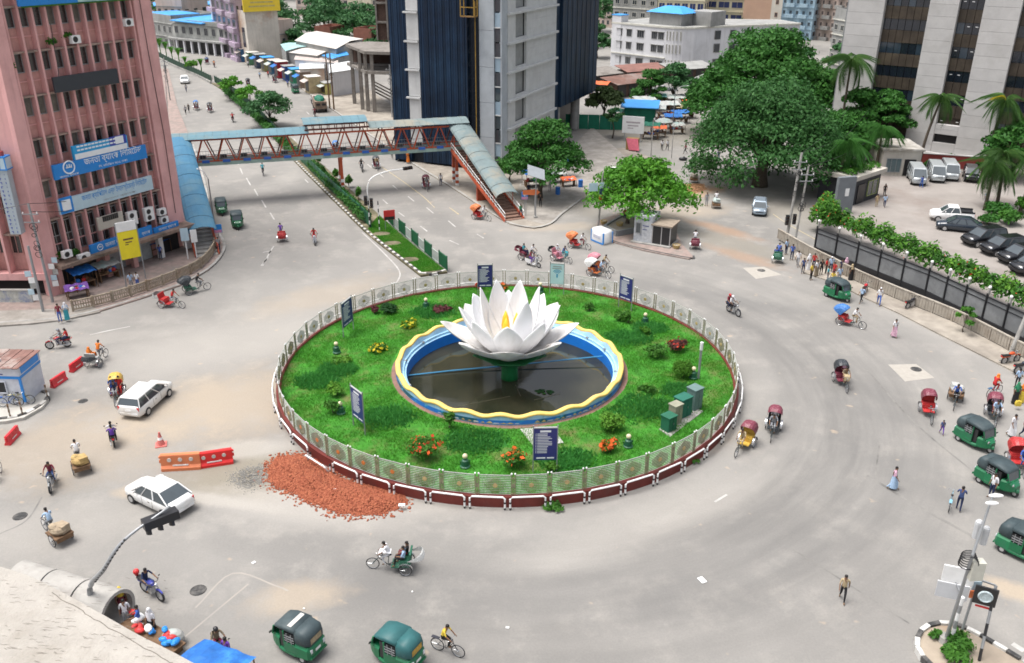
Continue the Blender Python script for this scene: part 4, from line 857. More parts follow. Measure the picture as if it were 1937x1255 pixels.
# right face of the same tower, in its own frame
rf = rad(90)   # local rotation of the right face inside the tower's frame
def rbox(name, s0, s1, o0, o1, z0, z1, m):
    """s along the right face, o outwards"""
    d = (s1 - s0, o1 - o0, z1 - z0); key = ('rb', name, tuple(round(v, 3) for v in d))
    return put(name, cached(key, lambda: MB().box((0, 0, 0), d)), m, tw, loc=((o0 + o1) / 2, (s0 + s1) / 2, (z0 + z1) / 2), rz=rf)
rbox('wall', .0, 1.9, -.2, .10, 0, TH, M_gconc)
zs = [.1] + [5.49 + 3.72 * k for k in range(0, 9)]
for z0, z1 in zip([1.6] + zs[1:], zs[1:]):
    rbox('wall_panel', 1.93, 4.4, -.2, .16, z0 + .14, z1 - .14, M_wconc)
    h = (z1 - z0 - .3) / 3
    for q in range(3): rbox('wall_panel', 8.1, 19.4, -.2, .16, z0 + .14 + q * h + .012, z0 + .14 + (q + 1) * h, M_wconc)
    rbox('wall_panel', 4.4, 8.1, -.2, .155, z0 + .14, z0 + .5, M_wconc); rbox('recessed_panel', 4.4, 8.1, -.6, -.35, z0 + .5, z1 - .14, mat('grey_render', (.30, .305, .30), .9, .15, .8, streak=True))
    rbox('ledge', 1.7, 19.5, -.2, .55, z1 - .14, z1 + .14, M_wconc)
for i in range(4): rbox('cladding_strip', 19.5 + i * .48, 19.5 + i * .48 + .46, -.3, .0, 2, TH, M_clad)
for i in range(24): rbox('cladding_strip', 21.45 + i * .7, 21.45 + i * .7 + .66, -.3, .35 + .05 * (i % 3 == 0), 5.3, TH, M_clad)
obj('core', MB().box((-7.5, 29.8, (TH + 5.3) / 2), (15, 17, TH - 5.3)), M_clad2, tw); obj('lobby_wall', MB().box((-9, 28, 2.6), (10, 20, 5.2)), M_black, tw)
for s in (31.6, 22.5): obj('column', MB().cyl((-.9, s, 0), (-.9, s, 5.35), .75, n=18), mat('round_column_concrete', (.30, .29, .28), .9, .2, 1, streak=True), tw)
# ------------------------------------------------------------------ unfinished frame behind the tower
uf = building('unfinished_building', 'unfinished grey concrete frame beside the navy tower', 'building', (-27.4, 103.3, 0), 0)
M_rawc = mat('raw_concrete', (.23, .21, .19), .95, .25, 1.2, c2=(.13, .115, .10), amt=.45, streak=True); M_brick = mat('brown_brick_infill', (.115, .075, .06), .95, .25, 3)
def sl_(name, poly, z0, z1, m): return obj(name, MB().prism(poly, z0, z1), m, uf)
U = [(-3.2, 11.8), (0.6, 15.5), (9.5, 13), (9.5, -1), (3.2, .2), (2.0, .6)]
sl_('floor_slab', U, 6.9, 7.4, M_rawc); sl_('floor_slab', U, 10.3, 10.8, M_rawc); sl_('back_wall', [(-2.2, 11.6), (.6, 14.6), (9, 12.4), (9, 11), (-1, 10.5)], 7.4, 10.3, M_brick)
for x, y in ((.6, .5 + 3.2), (1.9, 1.9), (3.2, .9), (8.7, .2), (-1.8, 9.5)): obj('column', MB().box((x, y, 5.15), (.6, .6, 10.3)), M_rawc, uf)
for k in range(4): obj('ramp', MB().bar((3.4, .5 + k * .5, 5.6 - k * .7), (8.5, 2, 2.6 - k * .6), .2, .25), M_rawc, uf)
for fl in range(8):
    z = 10.8 + fl * 3.5
    for j in range(4): obj('brick_panel', MB().box((3.2 + j * 2.15, 18 - j * .6, z + 1.55), (1.95, .25, 3.1)), M_brick, uf)
    obj('floor_slab', MB().box((6.8, 20, z + 3.3), (9.2, 6, .3)), M_rawc, uf)
for j in range(5): obj('column', MB().box((2.1 + j * 2.15, 17.7 - j * .6, 25), (.3, .45, 28.4)), M_rawc, uf)
# ------------------------------------------------------------------ white stone tower on the right
RT = (60.02, 72.9, .06); rt = building('office_tower', 'white stone clad office tower with dark bronze window strips', 'tower', RT, -38.5)
M_stone = mat('white_stone_cladding', (.50, .485, .475), .8, .09, .7, c2=(.43, .415, .40), amt=.35, obrand=.05); M_bronze = mat('bronze_spandrel', (.058, .045, .034), .45, .3, .7, c2=(.10, .08, .055), amt=.35); M_twin2 = glassmat('blue_tower_glass', (.03, .045, .065), .1); M_twin = glassmat('tower_glass', (.012, .016, .026), .08)
obj('core', MB().box((6.5, 12.9, 16), (37, 24, 32)), M_bronze, rt)
obj('side_wall', MB().box((-12.1, 12.5, 16), (.25, 25, 32.1)), mat('grey_side_wall', (.24, .25, .26), .85, .15, .6), rt)
for x0, x1 in ((-12, -6.8), (-.65, 3.2), (6.4, 11.0), (20, 25)):
    for k in range(20): box_part('stone_panel', x0 + .01, x1 - .01, -.25, .85, k * 1.62 + .012, (k + 1) * 1.62 - .012, M_stone, rt)
for x0, x1, zb, n in ((-6.8, -.65, .6, 6), (3.2, 6.4, 4.75, 3), (11, 20, 2.6, 8)):
    w = (x1 - x0) / n
    for fl in range(-1, 9):
        z = 4.15 + 3.27 * fl
        for i in range(n):
            if z + 1.5 > zb + 1: box_part('window_pane', x0 + i * w + .04, x0 + (i + 1) * w - .04, .62, .80, z, z + 1.5, M_twin if random.random() < .7 else M_twin2, rt)
            if z + 1.5 >= zb: box_part('spandrel', x0 + i * w + .03, x0 + (i + 1) * w - .03, .55, .80, z + 1.53, z + 3.24, M_bronze, rt)
        if fl >= 0 and x0 == 3.2:
            for i in range(n):
                if (i + fl) % 3 != 1: box_part('painted_reflection', x0 + i * w + .35, x0 + i * w + .7, .58, .61, z + .95, z + 1.05, paint('lamp_reflection', (.7, .7, .7)), rt)  # pale plates in front of the panes, lamp reflections painted as colour
for k in range(2): box_part('stone_panel', 3.22, 6.38, -.2, .8, 3.35 + k * .69 + .01, 4.02 + k * .69, M_stone, rt)
box_part('stone_panel', 3.22, 6.38, -.2, .8, .0, 2.1, M_stone, rt); box_part('dark_opening', 3.25, 6.35, .5, .7, 2.12, 3.34, M_black, rt)
obj('plinth', MB().box((4, -.55, .35), (33, .55, .7)), M_stone, rt)
# annex, gatehouse, red wall
M_beige = mat('beige_render', (.46, .43, .38), .85, .12, .8, streak=True)
ax = building('annex', 'low beige annex with big window beside the parked vans', 'building', P(1668, 333, .06), math.degrees(heading(P(1668, 333), P(1727, 331))) - 12)
obj('wall', MB().box((2.3, 3.2, 1.75), (5.0, 6.2, 3.5)), M_beige, ax); obj('roof', MB().box((2.3, 3.2, 3.6), (5.5, 6.8, .25)), mat('stained_flat_roof', (.40, .38, .35), .9, .3, .8, c2=(.16, .14, .11), amt=.5), ax); window(ax, .3, 2.3, .5, 2.4, .1, M_steel, mat('curtain_glass', (.10, .14, .15), .15), 2, False); box_part('door', 2.7, 4.2, .02, .14, .1, 2.3, M_black, ax)
gh = building('gatehouse', 'black and grey gatehouse with planted flat roof', 'building', P(1612, 392, .06), math.degrees(heading(P(1612, 392), P(1662, 374))))
M_char = mat('charcoal_panel', (.03, .032, .038), .6, .2, 1.2)
obj('wall', MB().box((3.4, 2.6, 1.6), (6.4, 4.6, 3.2)), M_char, gh); obj('roof', MB().box((3.3, 2.6, 3.45), (7.4, 5.6, .5)), M_beige, gh); window(gh, 3.6, 6.0, .6, 2.5, .28, M_lime if 'M_lime' in globals() else paint('lime_frame', (.28, .34, .12)), M_glass, 1, False); box_part('door', 1.2, 2.9, .2, .32, .1, 2.4, M_black, gh)
leaves('roof_plants', [(.6 + k * .62, 1.2 + (k % 3) * 1.3, 3.9, .8, .9, .5) for k in range(10)], 1800, .14, L_bush, gh)
gw = thing('gate_wall', 'tall plain grey wall slab at the gate left of gatehouse', 'wall', P(1592, 404, .06), rad(15)); obj('slab', MB().box((0, 0, 2.2), (2.3, .5, 4.4)), mat('grey_slab', (.17, .185, .20), .7, .15, 1), gw); obj('sign_plate', MB().box((.1, -.27, 2.6), (.5, .04, .9)), M_white, gw)
rw = thing('red_wall', 'dark red low wall behind the white vans', 'wall', P(1792, 318, .06), heading(P(1738, 312), P(1850, 320))); obj('wall', MB().box((0, 0, .9), (9.6, .3, 1.8)), mat('red_wall', (.24, .045, .04), .8, .2, 1), rw); obj('coping', MB().box((0, 0, 1.85), (9.7, .42, .1)), M_stone, rw)
# compound wall: grey panels in a dark frame, lamp posts on top, and the cream barrier in front
cw = thing('compound_wall', 'long wall of grey metal panels with black base round the car park', 'wall', (0, 0, 0))
M_panel = mat('grey_metal_panel', (.17, .178, .185), .55, .2, .9, c2=(.25, .26, .265), amt=.4, bump=.15, bscale=6); M_dframe = paint('dark_frame', (.012, .013, .016), .5)
wl_ = [P(1541, 476, .1), P(1750, 560, .1), P(1937, 652, .1), P(2100, 740, .1)]
wpts = []
for a, b, n in zip(wl_, wl_[1:], (5, 5, 4)):
    for k in range(n): wpts.append(a.lerp(b, k / n))
wpts.append(wl_[-1])
for i, (a, b) in enumerate(zip(wpts, wpts[1:])):
    c = (a + b) / 2; L = (b - a).length; h_ = heading(a, b)
    put('wall_panel', cached(('wp', round(L, 2)), lambda: MB().box((0, 0, 1.5), (L - .12, .08, 1.9))), M_panel, cw, loc=c, rz=h_)
    put('black_base', cached(('wb', round(L, 2)), lambda: MB().box((0, 0, .26), (L, .24, .55))), M_dframe, cw, loc=c, rz=h_)
    put('top_rail', cached(('wr', round(L, 2)), lambda: MB().box((0, -.06, 2.48), (L, .1, .09)).box((0, -.06, 2.05), (L, .06, .06))), M_dframe, cw, loc=c, rz=h_)
    put('wall_post', cached('wallpost', lambda: MB().box((0, -.08, 1.4), (.12, .16, 2.75))), M_dframe, cw, loc=a, rz=h_)
    put('lamp_post', cached('walllamp', lambda: MB().box((0, 0, 2.95), (.16, .16, .55), 0).ell((0, 0, 3.3), .14, 8, 6, 1)), [M_conc, M_white], cw, loc=a, rz=h_)
M_cream = mat('cream_barrier', (.37, .335, .285), .9, .2, 1.2, c2=(.24, .20, .16), amt=.5, streak=True)
cb = thing('concrete_barrier', 'low cream precast concrete barrier along the pavement by compound wall', 'barrier', (0, 0, 0))
bp_ = resample(smooth([P(x, y, .1) for x, y in [(1470, 452), (1530, 487), (1580, 512), (1616, 531), (1696, 566), (1809, 612), (1909, 664), (2040, 730)]], 6), 2.0)
for a, b in zip(bp_, bp_[1:]):
    a, b = Vector(a), Vector(b)
    def bpan():
        mb = MB(); mb.box((0, 0, .6), (1.86, .12, 1.0)); mb.box((0, 0, 1.12), (1.98, .2, .1)); mb.box((.94, 0, .55), (.16, .2, 1.15))
        for k in range(6): mb.box((-.75 + k * .3, -.075, .62), (.06, .04, .8))
        return mb
    put('barrier_panel', cached('barrier_panel', bpan), M_cream, cb, loc=(a + b) / 2, rz=heading(a, b))
hg = thing('hedge', 'leafy hedge with red flowers inside the grey compound wall', 'hedge', P(1740, 520, .06)); bl_ = []
for i, p in enumerate(resample([P(1545, 440, .06), P(1590, 452, .06), P(1750, 522, .06), P(1937, 605, .06), P(2080, 680, .06)], 1.5)):
    q = p - hg.location + V3(.3, .6, 0); s_ = random.uniform(.75, 1.25); bl_.append((q.x, q.y, 1.55, .95 * s_, .95 * s_, 1.35 * s_))
for k in range(6): q = P(1552 + k * 4, 424 + k * 5, .06) - hg.location; bl_.append((q.x, q.y, 2.0, .7, .7, 1.9))
leaves('foliage', bl_, 11000, .17, L_bush, hg); leaves('new_shoots', [(b[0], b[1], b[2] + .3, b[3], b[4], b[5]) for b in bl_[::2]], 2500, .16, L_lime, hg, shell=.8); leaves('flowers', bl_, 170, .13, L_red, hg, shell=.95)
# ------------------------------------------------------------------ trees
L_tree = leafmat('tree_leaf', (.022, .10, .016), (.06, .18, .03), (.035, .125, .02)); L_tree2 = leafmat('fresh_tree_leaf', (.06, .21, .014), (.115, .31, .026), (.05, .17, .016)); L_ban = leafmat('banyan_leaf', (.022, .085, .022), (.06, .165, .042), (.034, .11, .025)); L_far = leafmat('far_tree_leaf', (.036, .12, .038), (.075, .185, .06), (.03, .10, .036))
def tree(label, base, h, R, leaf, n, size, trunk_r=.3, name='tree', clumps=16, crown=.55, flat=1.0, group=None, seed=None, off=(0, 0), low=0):
    """tapered trunk with limbs and a crown of many separate leaf clumps"""
    rs = random.Random(seed if seed is not None else hash(label) % 9999); t = thing(name, label, 'tree', base, 0, group)
    z0 = h * (1 - crown); tr = MB(); top = V3(off[0] * .6, off[1] * .6, z0 + (h - z0) * .35)
    tr.tube(smooth([V3(0, 0, -.1), V3(rs.uniform(-.2, .2), rs.uniform(-.2, .2), z0 * .5), V3(off[0] * .4, off[1] * .4, z0), top], 3), [trunk_r * (1.25 - .75 * k / 9) for k in range(10)], 8)
    bl = []
    for k in range(clumps):
        a = 2 * PI * (k * .618) + rs.uniform(-.3, .3); q = math.sqrt((k + .5) / clumps); rr = R * q * rs.uniform(.72, .9)
        zz = z0 + (h - z0) * ((1 - .75 * q * q * flat) * rs.uniform(.62, .86)); c = V3(off[0] + rr * math.cos(a), off[1] + rr * math.sin(a), zz); s_ = R * rs.uniform(.26, .42)
        bl.append((c.x, c.y, c.z, s_, s_, s_ * rs.uniform(.45, .7))); 
        if k % 2 == 0: m = top.lerp(c, .5) + V3(0, 0, .15 * R); tr.tube([V3(off[0] * .4, off[1] * .4, z0 * .9), m, c], [trunk_r * .45, trunk_r * .28, trunk_r * .08], 5)
    for k in range(low): a = 2 * PI * k / low + rs.uniform(-.2, .2); q = rs.uniform(.7, .92); bl.append((off[0] + R * q * math.cos(a), off[1] + R * q * math.sin(a), z0 + rs.uniform(-.2, .22) * h, R * .23, R * .23, R * rs.uniform(.16, .26)))
    obj('trunk', tr, M_trunk, t, True); leaves('crown', bl, n, size, leaf, t, shell=.5); return t
tree('big spreading banyan tree over the side road by the silver car', P(1437, 352), 14.6, 9.6, L_ban, 40000, .20, .9, clumps=64, crown=.8, flat=1.1, seed=3, off=(.3, .2), low=22)
tree('dark broad tree behind the banyan reaching the top right', (43, 92, 0), 17.5, 10.5, L_tree, 20000, .30, .6, clumps=44, crown=.85, seed=5); tree('dark leafy tree left of and behind the banyan tree', (34.5, 86, 0), 12, 6.8, L_tree, 10000, .27, .4, clumps=26, crown=.85, seed=6); tree('dark shaded tree filling the gap right of the banyan', (46.5, 66, 0), 9.0, 5.0, L_tree, 9000, .25, .3, clumps=22, crown=.9, seed=61); tree('dark tree at the left foot of the white stone tower', (52.5, 73.5, 0), 10.5, 5.0, L_tree, 8000, .25, .3, clumps=22, crown=.92, seed=62); tree('dense tree between the banyan and the white stone tower', (51, 88, 0), 11.5, 5.5, L_tree, 8000, .27, .4, clumps=22, crown=.8, seed=9)
tree('layered green tree beside the stairs and the concrete tower corner', P(1022, 377), 11.0, 5.2, L_tree, 11500, .20, .28, clumps=34, crown=.78, flat=1.1, seed=11, off=(.3, .6))
tree('bright green spreading tree growing from the planter by the kiosk', P(1187, 432), 8.8, 5.9, L_tree2, 10500, .20, .22, clumps=34, crown=.74, flat=1.22, seed=12, off=(1.0, .5))
tree('small round shrub tree at the foot of the right stairs', P(965, 345), 3.6, 1.6, L_tree2, 1500, .17, .1, clumps=8, crown=.75, seed=13)
tree('olive green tree behind the round column of navy tower', P(1142, 240), 7.2, 3.6, leafmat('olive_leaf', (.045, .075, .025), (.08, .125, .04), (.04, .065, .02)), 4500, .24, .2, clumps=16, crown=.62, seed=14); tree('small pale green tree standing before the olive one', P(1158, 262), 5.0, 2.0, L_far, 1400, .2, .1, clumps=8, crown=.5, seed=15)
tree('dark conical tree by the blue roofed market shed', P(1228, 205), 8.5, 3.6, L_tree, 3500, .28, .25, clumps=14, crown=.8, flat=1.4, seed=16); tree('grey green tree behind the double street lamp', P(1272, 200), 8.5, 4.0, L_far, 3500, .28, .25, clumps=14, crown=.75, seed=17)
tree('dark tree in front of the bronze windows of right tower', (56, 72.2, 0), 10.5, 3.6, L_tree, 5500, .22, .25, clumps=18, crown=.7, seed=18)
tree('broad green tree at the right edge behind the palms', (68, 58, 0), 9, 4.5, L_tree, 5500, .24, .3, clumps=18, crown=.7, seed=19)
tree('small tree in the avenue median nearest the gap', P(440, 190), 5.0, 2.6, L_tree2, 1500, .2, .08, clumps=8, crown=.6, seed=20); tree('spreading tree in the avenue median above the bridge roof', P(512, 240), 6.6, 3.9, L_far, 3400, .21, .12, clumps=18, crown=.75, seed=21); tree('thin median tree just left of the spreading one', P(476, 216), 5.6, 2.6, L_tree2, 1500, .2, .09, clumps=8, crown=.6, seed=22)
for i, (px, py, r, h) in enumerate([(515, 238, 1.2, 1.5), (588, 318, .5, 1.2), (612, 335, .5, 1.6), (630, 352, .5, 1.2), (660, 352, .55, 1.3), (678, 378, .45, 1.6), (603, 312, .5, 1.7), (636, 340, .5, 1.5)]):
    bush(px, py, r, h, ['rounded dark shrub in the median beside the bridge roof', 'shrub in the median left of the bridge column', 'tall shrub under the bridge left of its column', 'shrub at the foot of the bridge column', 'shrub to the right of the bridge column', 'upright sapling right of the median signal', 'upright shrub under the bridge deck', 'dark shrub against the green median fence'][i], L_tree if i == 0 else L_bush, 450, size=.16, z=.2)
for i, (a, b) in enumerate([((560, 300), (525, 266)), ((520, 262), (480, 222)), ((470, 214), (425, 176)), ((690, 420), (588, 316))]):
    A, B_ = P(*a, .2), P(*b, .2); t = thing('hedge', ['ragged hedge in the median just beyond the footbridge', 'ragged hedge in the median below the spreading tree', 'ragged hedge at the far end of the near median', 'low ragged hedge behind the solid green median fence'][i], 'hedge', A); n_ = int((B_ - A).length / 1.2); leaves('foliage', [(*((B_ - A) * (k / n_)).xy, .7, .8, .8, random.uniform(.4, .9)) for k in range(n_)], 260 * n_, .14, L_tree, t)
def farwood(label, pts, h, n, size=.5, leaf=None):
    bl = []
    for (x, y, r, hh) in pts: bl.append((x, y, hh * .6, r, r, hh * .45))
    v = leaf_verts(bl, n, size); o = put('distant_wood', fast_mesh('distant_wood', v, np.arange(len(v)).reshape(-1, 4)), leaf or L_far); return tag(o, label, 'wood', kind='stuff')
for i, (x, y, h, R) in enumerate([(-52, 205, 12, 8), (-40, 190, 11, 8), (-30, 178, 9, 7), (-55, 228, 13, 8), (-43, 222, 12, 8), (-62, 192, 9, 6), (-34, 208, 10, 7), (-108, 255, 13, 9), (-92, 262, 13, 9), (-122, 268, 14, 9), (28, 245, 13, 8), (20, 205, 14, 7), (16, 190, 10, 5), (23, 180, 9, 4), (64, 195, 9, 5), (70, 205, 10, 5), (60, 130, 9, 5), (75, 140, 12, 6), (-53, 176, 8, 5), (-68, 216, 12, 8), (-78, 238, 13, 9), (-60, 246, 13, 8)]):
    tree(['tree at the left of the green mass behind the sheds', 'tree in the middle of the green mass behind the white shed roof', 'tree near the unfinished frame behind the sheds', 'farthest left tree behind the sheds', 'tall tree at the back of the green mass', 'tree behind the small grey house', 'tree left of the brown brick frame', 'tree above the blue roofs at upper left', 'second tree above the blue roofs', 'leftmost tree behind the blue roofs', 'far tree behind the white curved building', 'palm green tree right of navy tower at top', 'tree right of the navy tower', 'small tree between navy tower and white building', 'tree between white building and orange block', 'tree in front of the pale blue block', 'tree over the market lane at right', 'tree behind the broad dark tree', 'small tree right of the billboard building', 'tree behind the billboard', 'tree left of and behind the billboard', 'tree in the far gap right of the billboard'][i], (x, y, 0), h, R, L_far, 2600, .42, .3, clumps=14, crown=.82, group='background trees', seed=40 + i)
# ------------------------------------------------------------------ palms
L_palm = leafmat('palm_leaf', (.03, .095, .02), (.085, .165, .035), (.03, .085, .018))
def frond():
    """one arching frond: stem with two rows of narrow drooping leaflets"""
    v = []; f = []; L = 1.0
    def pt(t): return V3(t * .86 - .1 * t * t, 0, .50 * t - 1.2 * t * t)
    for k in range(28):
        t = .08 + .92 * k / 27; c = pt(t); w = .27 * math.sin(PI * (.12 + .82 * t)) ** .7
        for s in (-1, 1):
            a = c; tip = c + V3(.12, s * w, -.08 - .75 * w - .16 * t); b = len(v); v += [a + V3(-.008, 0, 0), a + V3(.014, 0, 0), tip]; f.append((b, b + 1, b + 2))
    for k in range(8):
        a, c = pt(k / 8), pt((k + 1) / 8); b = len(v); r = .012 * (1 - k / 9); v += [a + V3(0, -r, 0), a + V3(0, r, 0), c + V3(0, r, 0), c + V3(0, -r, 0)]; f.append((b, b + 1, b + 2, b + 3))
    mb = MB(); mb.v = [tuple(x) for x in v]; mb.f = f; mb.m = [0] * len(f); return mb
def palm(label, base, h, R, n=20, lean=(.3, .2), seed=1, yellow=False, leaf=None):
    rs = random.Random(seed); t = thing('palm_tree', label, 'palm tree', base, 0, 'palm trees round the car park'); top = V3(lean[0], lean[1], h)
    obj('trunk', MB().tube(smooth([V3(0, 0, -.1), V3(lean[0] * .3, lean[1] * .3, h * .5), top], 4), [.24 - .10 * k / 8 for k in range(9)], 8), M_trunk, t, True)
    for k in range(n + 8):
        el = rs.uniform(-.6, .85); put('frond', cached('palm_frond', frond), leaf or L_palm, t, loc=top, rot=(rs.uniform(-.2, .2), -el, 2 * PI * k * .382 + rs.uniform(-.2, .2)), scale=R * rs.uniform(.75, 1.0))
    if yellow: put('frond', cached('palm_frond', frond), L_yel, t, loc=top, rot=(0, -.9, 3.6), scale=R * .7)
    obj('coconuts', MB().ell(top + V3(.2, 0, -.3), .16).ell(top + V3(-.15, .15, -.35), .16).ell(top + V3(0, -.2, -.3), .15), L_bush, t); return t
palm('tall coconut palm rising behind the banyan tree', (49.5, 73, 0), 13.3, 4.2, 22, (0, 0), 2); palm('coconut palm leaning before the white stone tower', P(1735, 322, .06), 9.8, 3.3, 20, (1.3, -.2), 3); palm('palm with a yellow frond at the right of car park', P(1858, 330, .06), 10.0, 3.8, 20, (.6, -.6), 4, True); palm('nearest palm on the right beside the parked cars', P(1885, 392, .06), 6.3, 4.0, 20, (-.4, .3), 5); palm('palm cut by the right edge of the photo', P(1928, 405, .06), 7.4, 4.2, 20, (1.4, .2), 6); palm('second trunk palm at the rear right car park island', P(1862, 398, .06), 5.4, 3.4, 16, (.5, .6), 8); palm('dark fan palm at the gate in front of banyan tree', P(1578, 382, .06), 7.0, 3.6, 24, (.8, .8), 7, leaf=L_tree); palm('bushy palm between the gatehouse and the right tower', (50.5, 60.5, 0), 6.2, 3.2, 20, (0, 0), 9, leaf=L_tree)
for i, (px, py, r, h) in enumerate([(1880, 408, 1.6, 1.7), (1912, 425, 1.7, 1.8), (1868, 425, 1.1, 1.2), (1935, 405, 1.6, 2.4), (1800, 312, 1.2, 1.5), (1850, 320, 1.4, 1.6), (1760, 320, .9, 1.1), (1650, 312, 1.2, 1.5), (1700, 270, 1.4, 3)]):
    bush(px, py, r, h, ['leafy bed of shrubs behind the white pickup', 'dark shrubs at the right planting island', 'low shrub beside the dark sedan tail', 'tall shrubs under the right edge palm', 'shrub in front of red wall centre', 'shrub at the right end of the red wall', 'small shrub at the left of the red wall', 'climbing shrub on the annex roof edge', 'shrub against the bronze windows by the white door'][i], L_bush if i % 2 else L_tree, 900, size=.2, z=.06)
tree('sapling in front of the cream barrier on the right', P(1822, 628, .1), 2.9, .9, L_bush, 700, .12, .05, name='young_tree', clumps=7, crown=.75, seed=31)
def banana(px, py, h, label, sc=1.0):
    t = thing('banana_plant', label, 'banana plant', P(px, py, .5), 0, 'banana plants in the far median'); obj('stem', MB().cyl((0, 0, 0), (0, 0, h * .5), .14, .1, 7), L_bush, t)
    for k in range(7):
        a = k * .9; d = V3(math.cos(a), math.sin(a), 0); mb = MB(); s = V3(-d.y, d.x, 0); A = V3(0, 0, h * .45); B_ = d * .5 * h * .3 + V3(0, 0, h * .9); C_ = d * h * .42 + V3(0, 0, h * .85)
        mb.quad([A - s * .06, A + s * .06, B_ + s * .3, B_ - s * .3]).quad([B_ - s * .3, B_ + s * .3, C_ + s * .04, C_ - s * .04]); obj('leaf', mb, L_bush, t)
for i, (px, py, h) in enumerate([(305, 108, 5), (316, 112, 4.6), (327, 118, 4), (340, 124, 4.4), (352, 132, 3.2), (382, 140, 3.6)]): banana(px, py, h, ['leftmost tall banana plant in the far median', 'second banana plant from the left in far median', 'third banana plant from the left in far median', 'leaning banana plant near the middle of far median', 'short banana plant left of the round bush', 'banana plant at the near end of far median'][i])
bush(365, 133, 1.7, 2.2, 'round bright bush in the far median among banana plants', L_lime, 700, size=.25, z=.5)
# far median wall painted dark, green panels along the near median
M_gfence = mat('green_fence_panel', (.012, .095, .045), .5, .25, 1.2, c2=(.02, .06, .04), amt=.4)
def median_fence(label, pts, h, m, gap=None, z=.2, open_=False):
    t = thing('median_fence', label, 'fence', pts[0]); o0 = Vector(pts[0]); q = resample(smooth(pts, 6), 1.95)
    for i, (a, b) in enumerate(zip(q, q[1:])):
        a, b = Vector(a), Vector(b)
        if open_ and i % 2:
            def pn():
                mb = MB()
                for k in range(12): mb.box((-.85 + k * .155, 0, .6), (.03, .03, 1.05))
                return mb.box((0, 0, 1.13), (1.95, .05, .05)).box((0, 0, .12), (1.95, .05, .05))
            put('fence_panel', cached('gf_open', pn), paint('pale_bars', (.45, .52, .48)), t, loc=(a + b) / 2 - o0, rz=heading(a, b))
        else: put('fence_panel', cached(('gf', h), lambda: MB().box((0, 0, h / 2 + .06), (1.93, .05, h)).box((0, -.04, h + .06), (1.95, .06, .06)).box((0, -.04, .12), (1.95, .06, .06))), m, t, loc=(a + b) / 2 - o0, rz=heading(a, b))
        put('fence_post', cached(('gfp', h), lambda: MB().box((0, 0, h / 2 + .1), (.09, .09, h + .2))), m, t, loc=a - o0, rz=heading(a, b))
M_dgfence = mat('dark_green_fence', (.015, .05, .03), .6, .3, 1.2)
median_fence('solid green fence along the left edge of the median', [P(x, y, .2) for x, y in [(702, 432), (672, 404), (635, 370), (598, 334), (560, 296)]], 1.45, M_gfence); median_fence('dark green fence on the median beyond the footbridge', [P(x, y, .2) for x, y in [(556, 292), (525, 258), (490, 220), (455, 188), (420, 164), (402, 154)]], 1.3, M_dgfence)
median_fence('green fence with open barred panels on the right of median tip', [P(x, y, .2) for x, y in [(846, 512), (812, 485), (780, 458), (748, 432), (728, 414)]], 1.3, M_gfence, open_=True); median_fence('dark low wall fence along the far median', [P(x, y, .5) for x, y in [(400, 154), (371, 140), (344, 129), (318, 117), (290, 102)]], 1.1, M_dgfence)
# ------------------------------------------------------------------ background buildings
M_bwin = glassmat('far_window_glass', (.035, .04, .05), .2)
def block(label, A, B, depth, h, fh, nb, wall, trim=None, win=(.5, .5), roof=None, balcony=None, name='apartment_building', z0=0.0, group=None, glass=None, top=None):
    """block with its front from A to B: floors of windows, slab bands, parapet, roof room"""
    A, B = Vector(A), Vector(B); L = (B - A).to_2d().length; t = thing(name, label, 'building', (A.x, A.y, z0), heading(A, B), group)
    obj('wall', MB().box((L / 2, depth / 2, h / 2), (L, depth, h)), wall, t); nf = max(1, int(h / fh)); bw = L / nb
    for fl in range(nf):
        z = fl * fh
        if trim: obj('floor_band', MB().box((L / 2, -.06, z + fh), (L + .1, .3, .22)), trim, t)
        for i in range(nb):
            x = (i + .5) * bw; window(t, x - bw * win[0] / 2, x + bw * win[0] / 2, z + fh * .30, z + fh * (.30 + win[1]), -.01, trim or wall, glass or M_bwin, 1, False)
        if balcony:
            for i in range(0, nb, 2): obj('balcony', MB().box(((i + .5) * bw, -.6, z + .5), (bw * 1.3, 1.2, 1.0)), balcony, t)
        ns = max(2, int(depth / 4))
        for i in range(ns * 2): y_ = depth / ns * .4; put('side_window', cached(('sw', round(y_, 1), fh), lambda: MB().box((0, 0, 0), (.08, y_, fh * .42))), glass or M_bwin, t, loc=(L if i % 2 else 0, (i // 2 + .5) * depth / ns, z + fh * .55))
    obj('parapet', MB().box((L / 2, .1, h + .4), (L, .2, .8)).box((.1, depth / 2, h + .4), (.2, depth, .8)).box((L - .1, depth / 2, h + .4), (.2, depth, .8)).box((L / 2, depth - .1, h + .4), (L, .2, .8)), wall, t)
    if roof: obj('roof_room', MB().box((L * .65, depth * .6, h + 1.3), (L * .3, depth * .35, 2.6)), wall, t); obj('water_tank', MB().cyl((L * .25, depth * .5, h), (L * .25, depth * .5, h + 1.8), 1.0, n=12), roof, t)
    return t
M_wb = mat('white_render', (.62, .62, .64), .8, .07, .3, c2=(.50, .50, .51), amt=.3, streak=True, grime=(.42, .42, .42)); M_wtrim = mat('cream_trim', (.55, .54, .48), .8, .15, .6); M_blueroof = mat('blue_tin_roof', (.05, .30, .70), .5, .12, .5, c2=(.12, .38, .66), amt=.3); M_gray = mat('grey_render_far', (.30, .30, .29), .9, .2, .4, c2=(.20, .20, .19), amt=.4, streak=True)
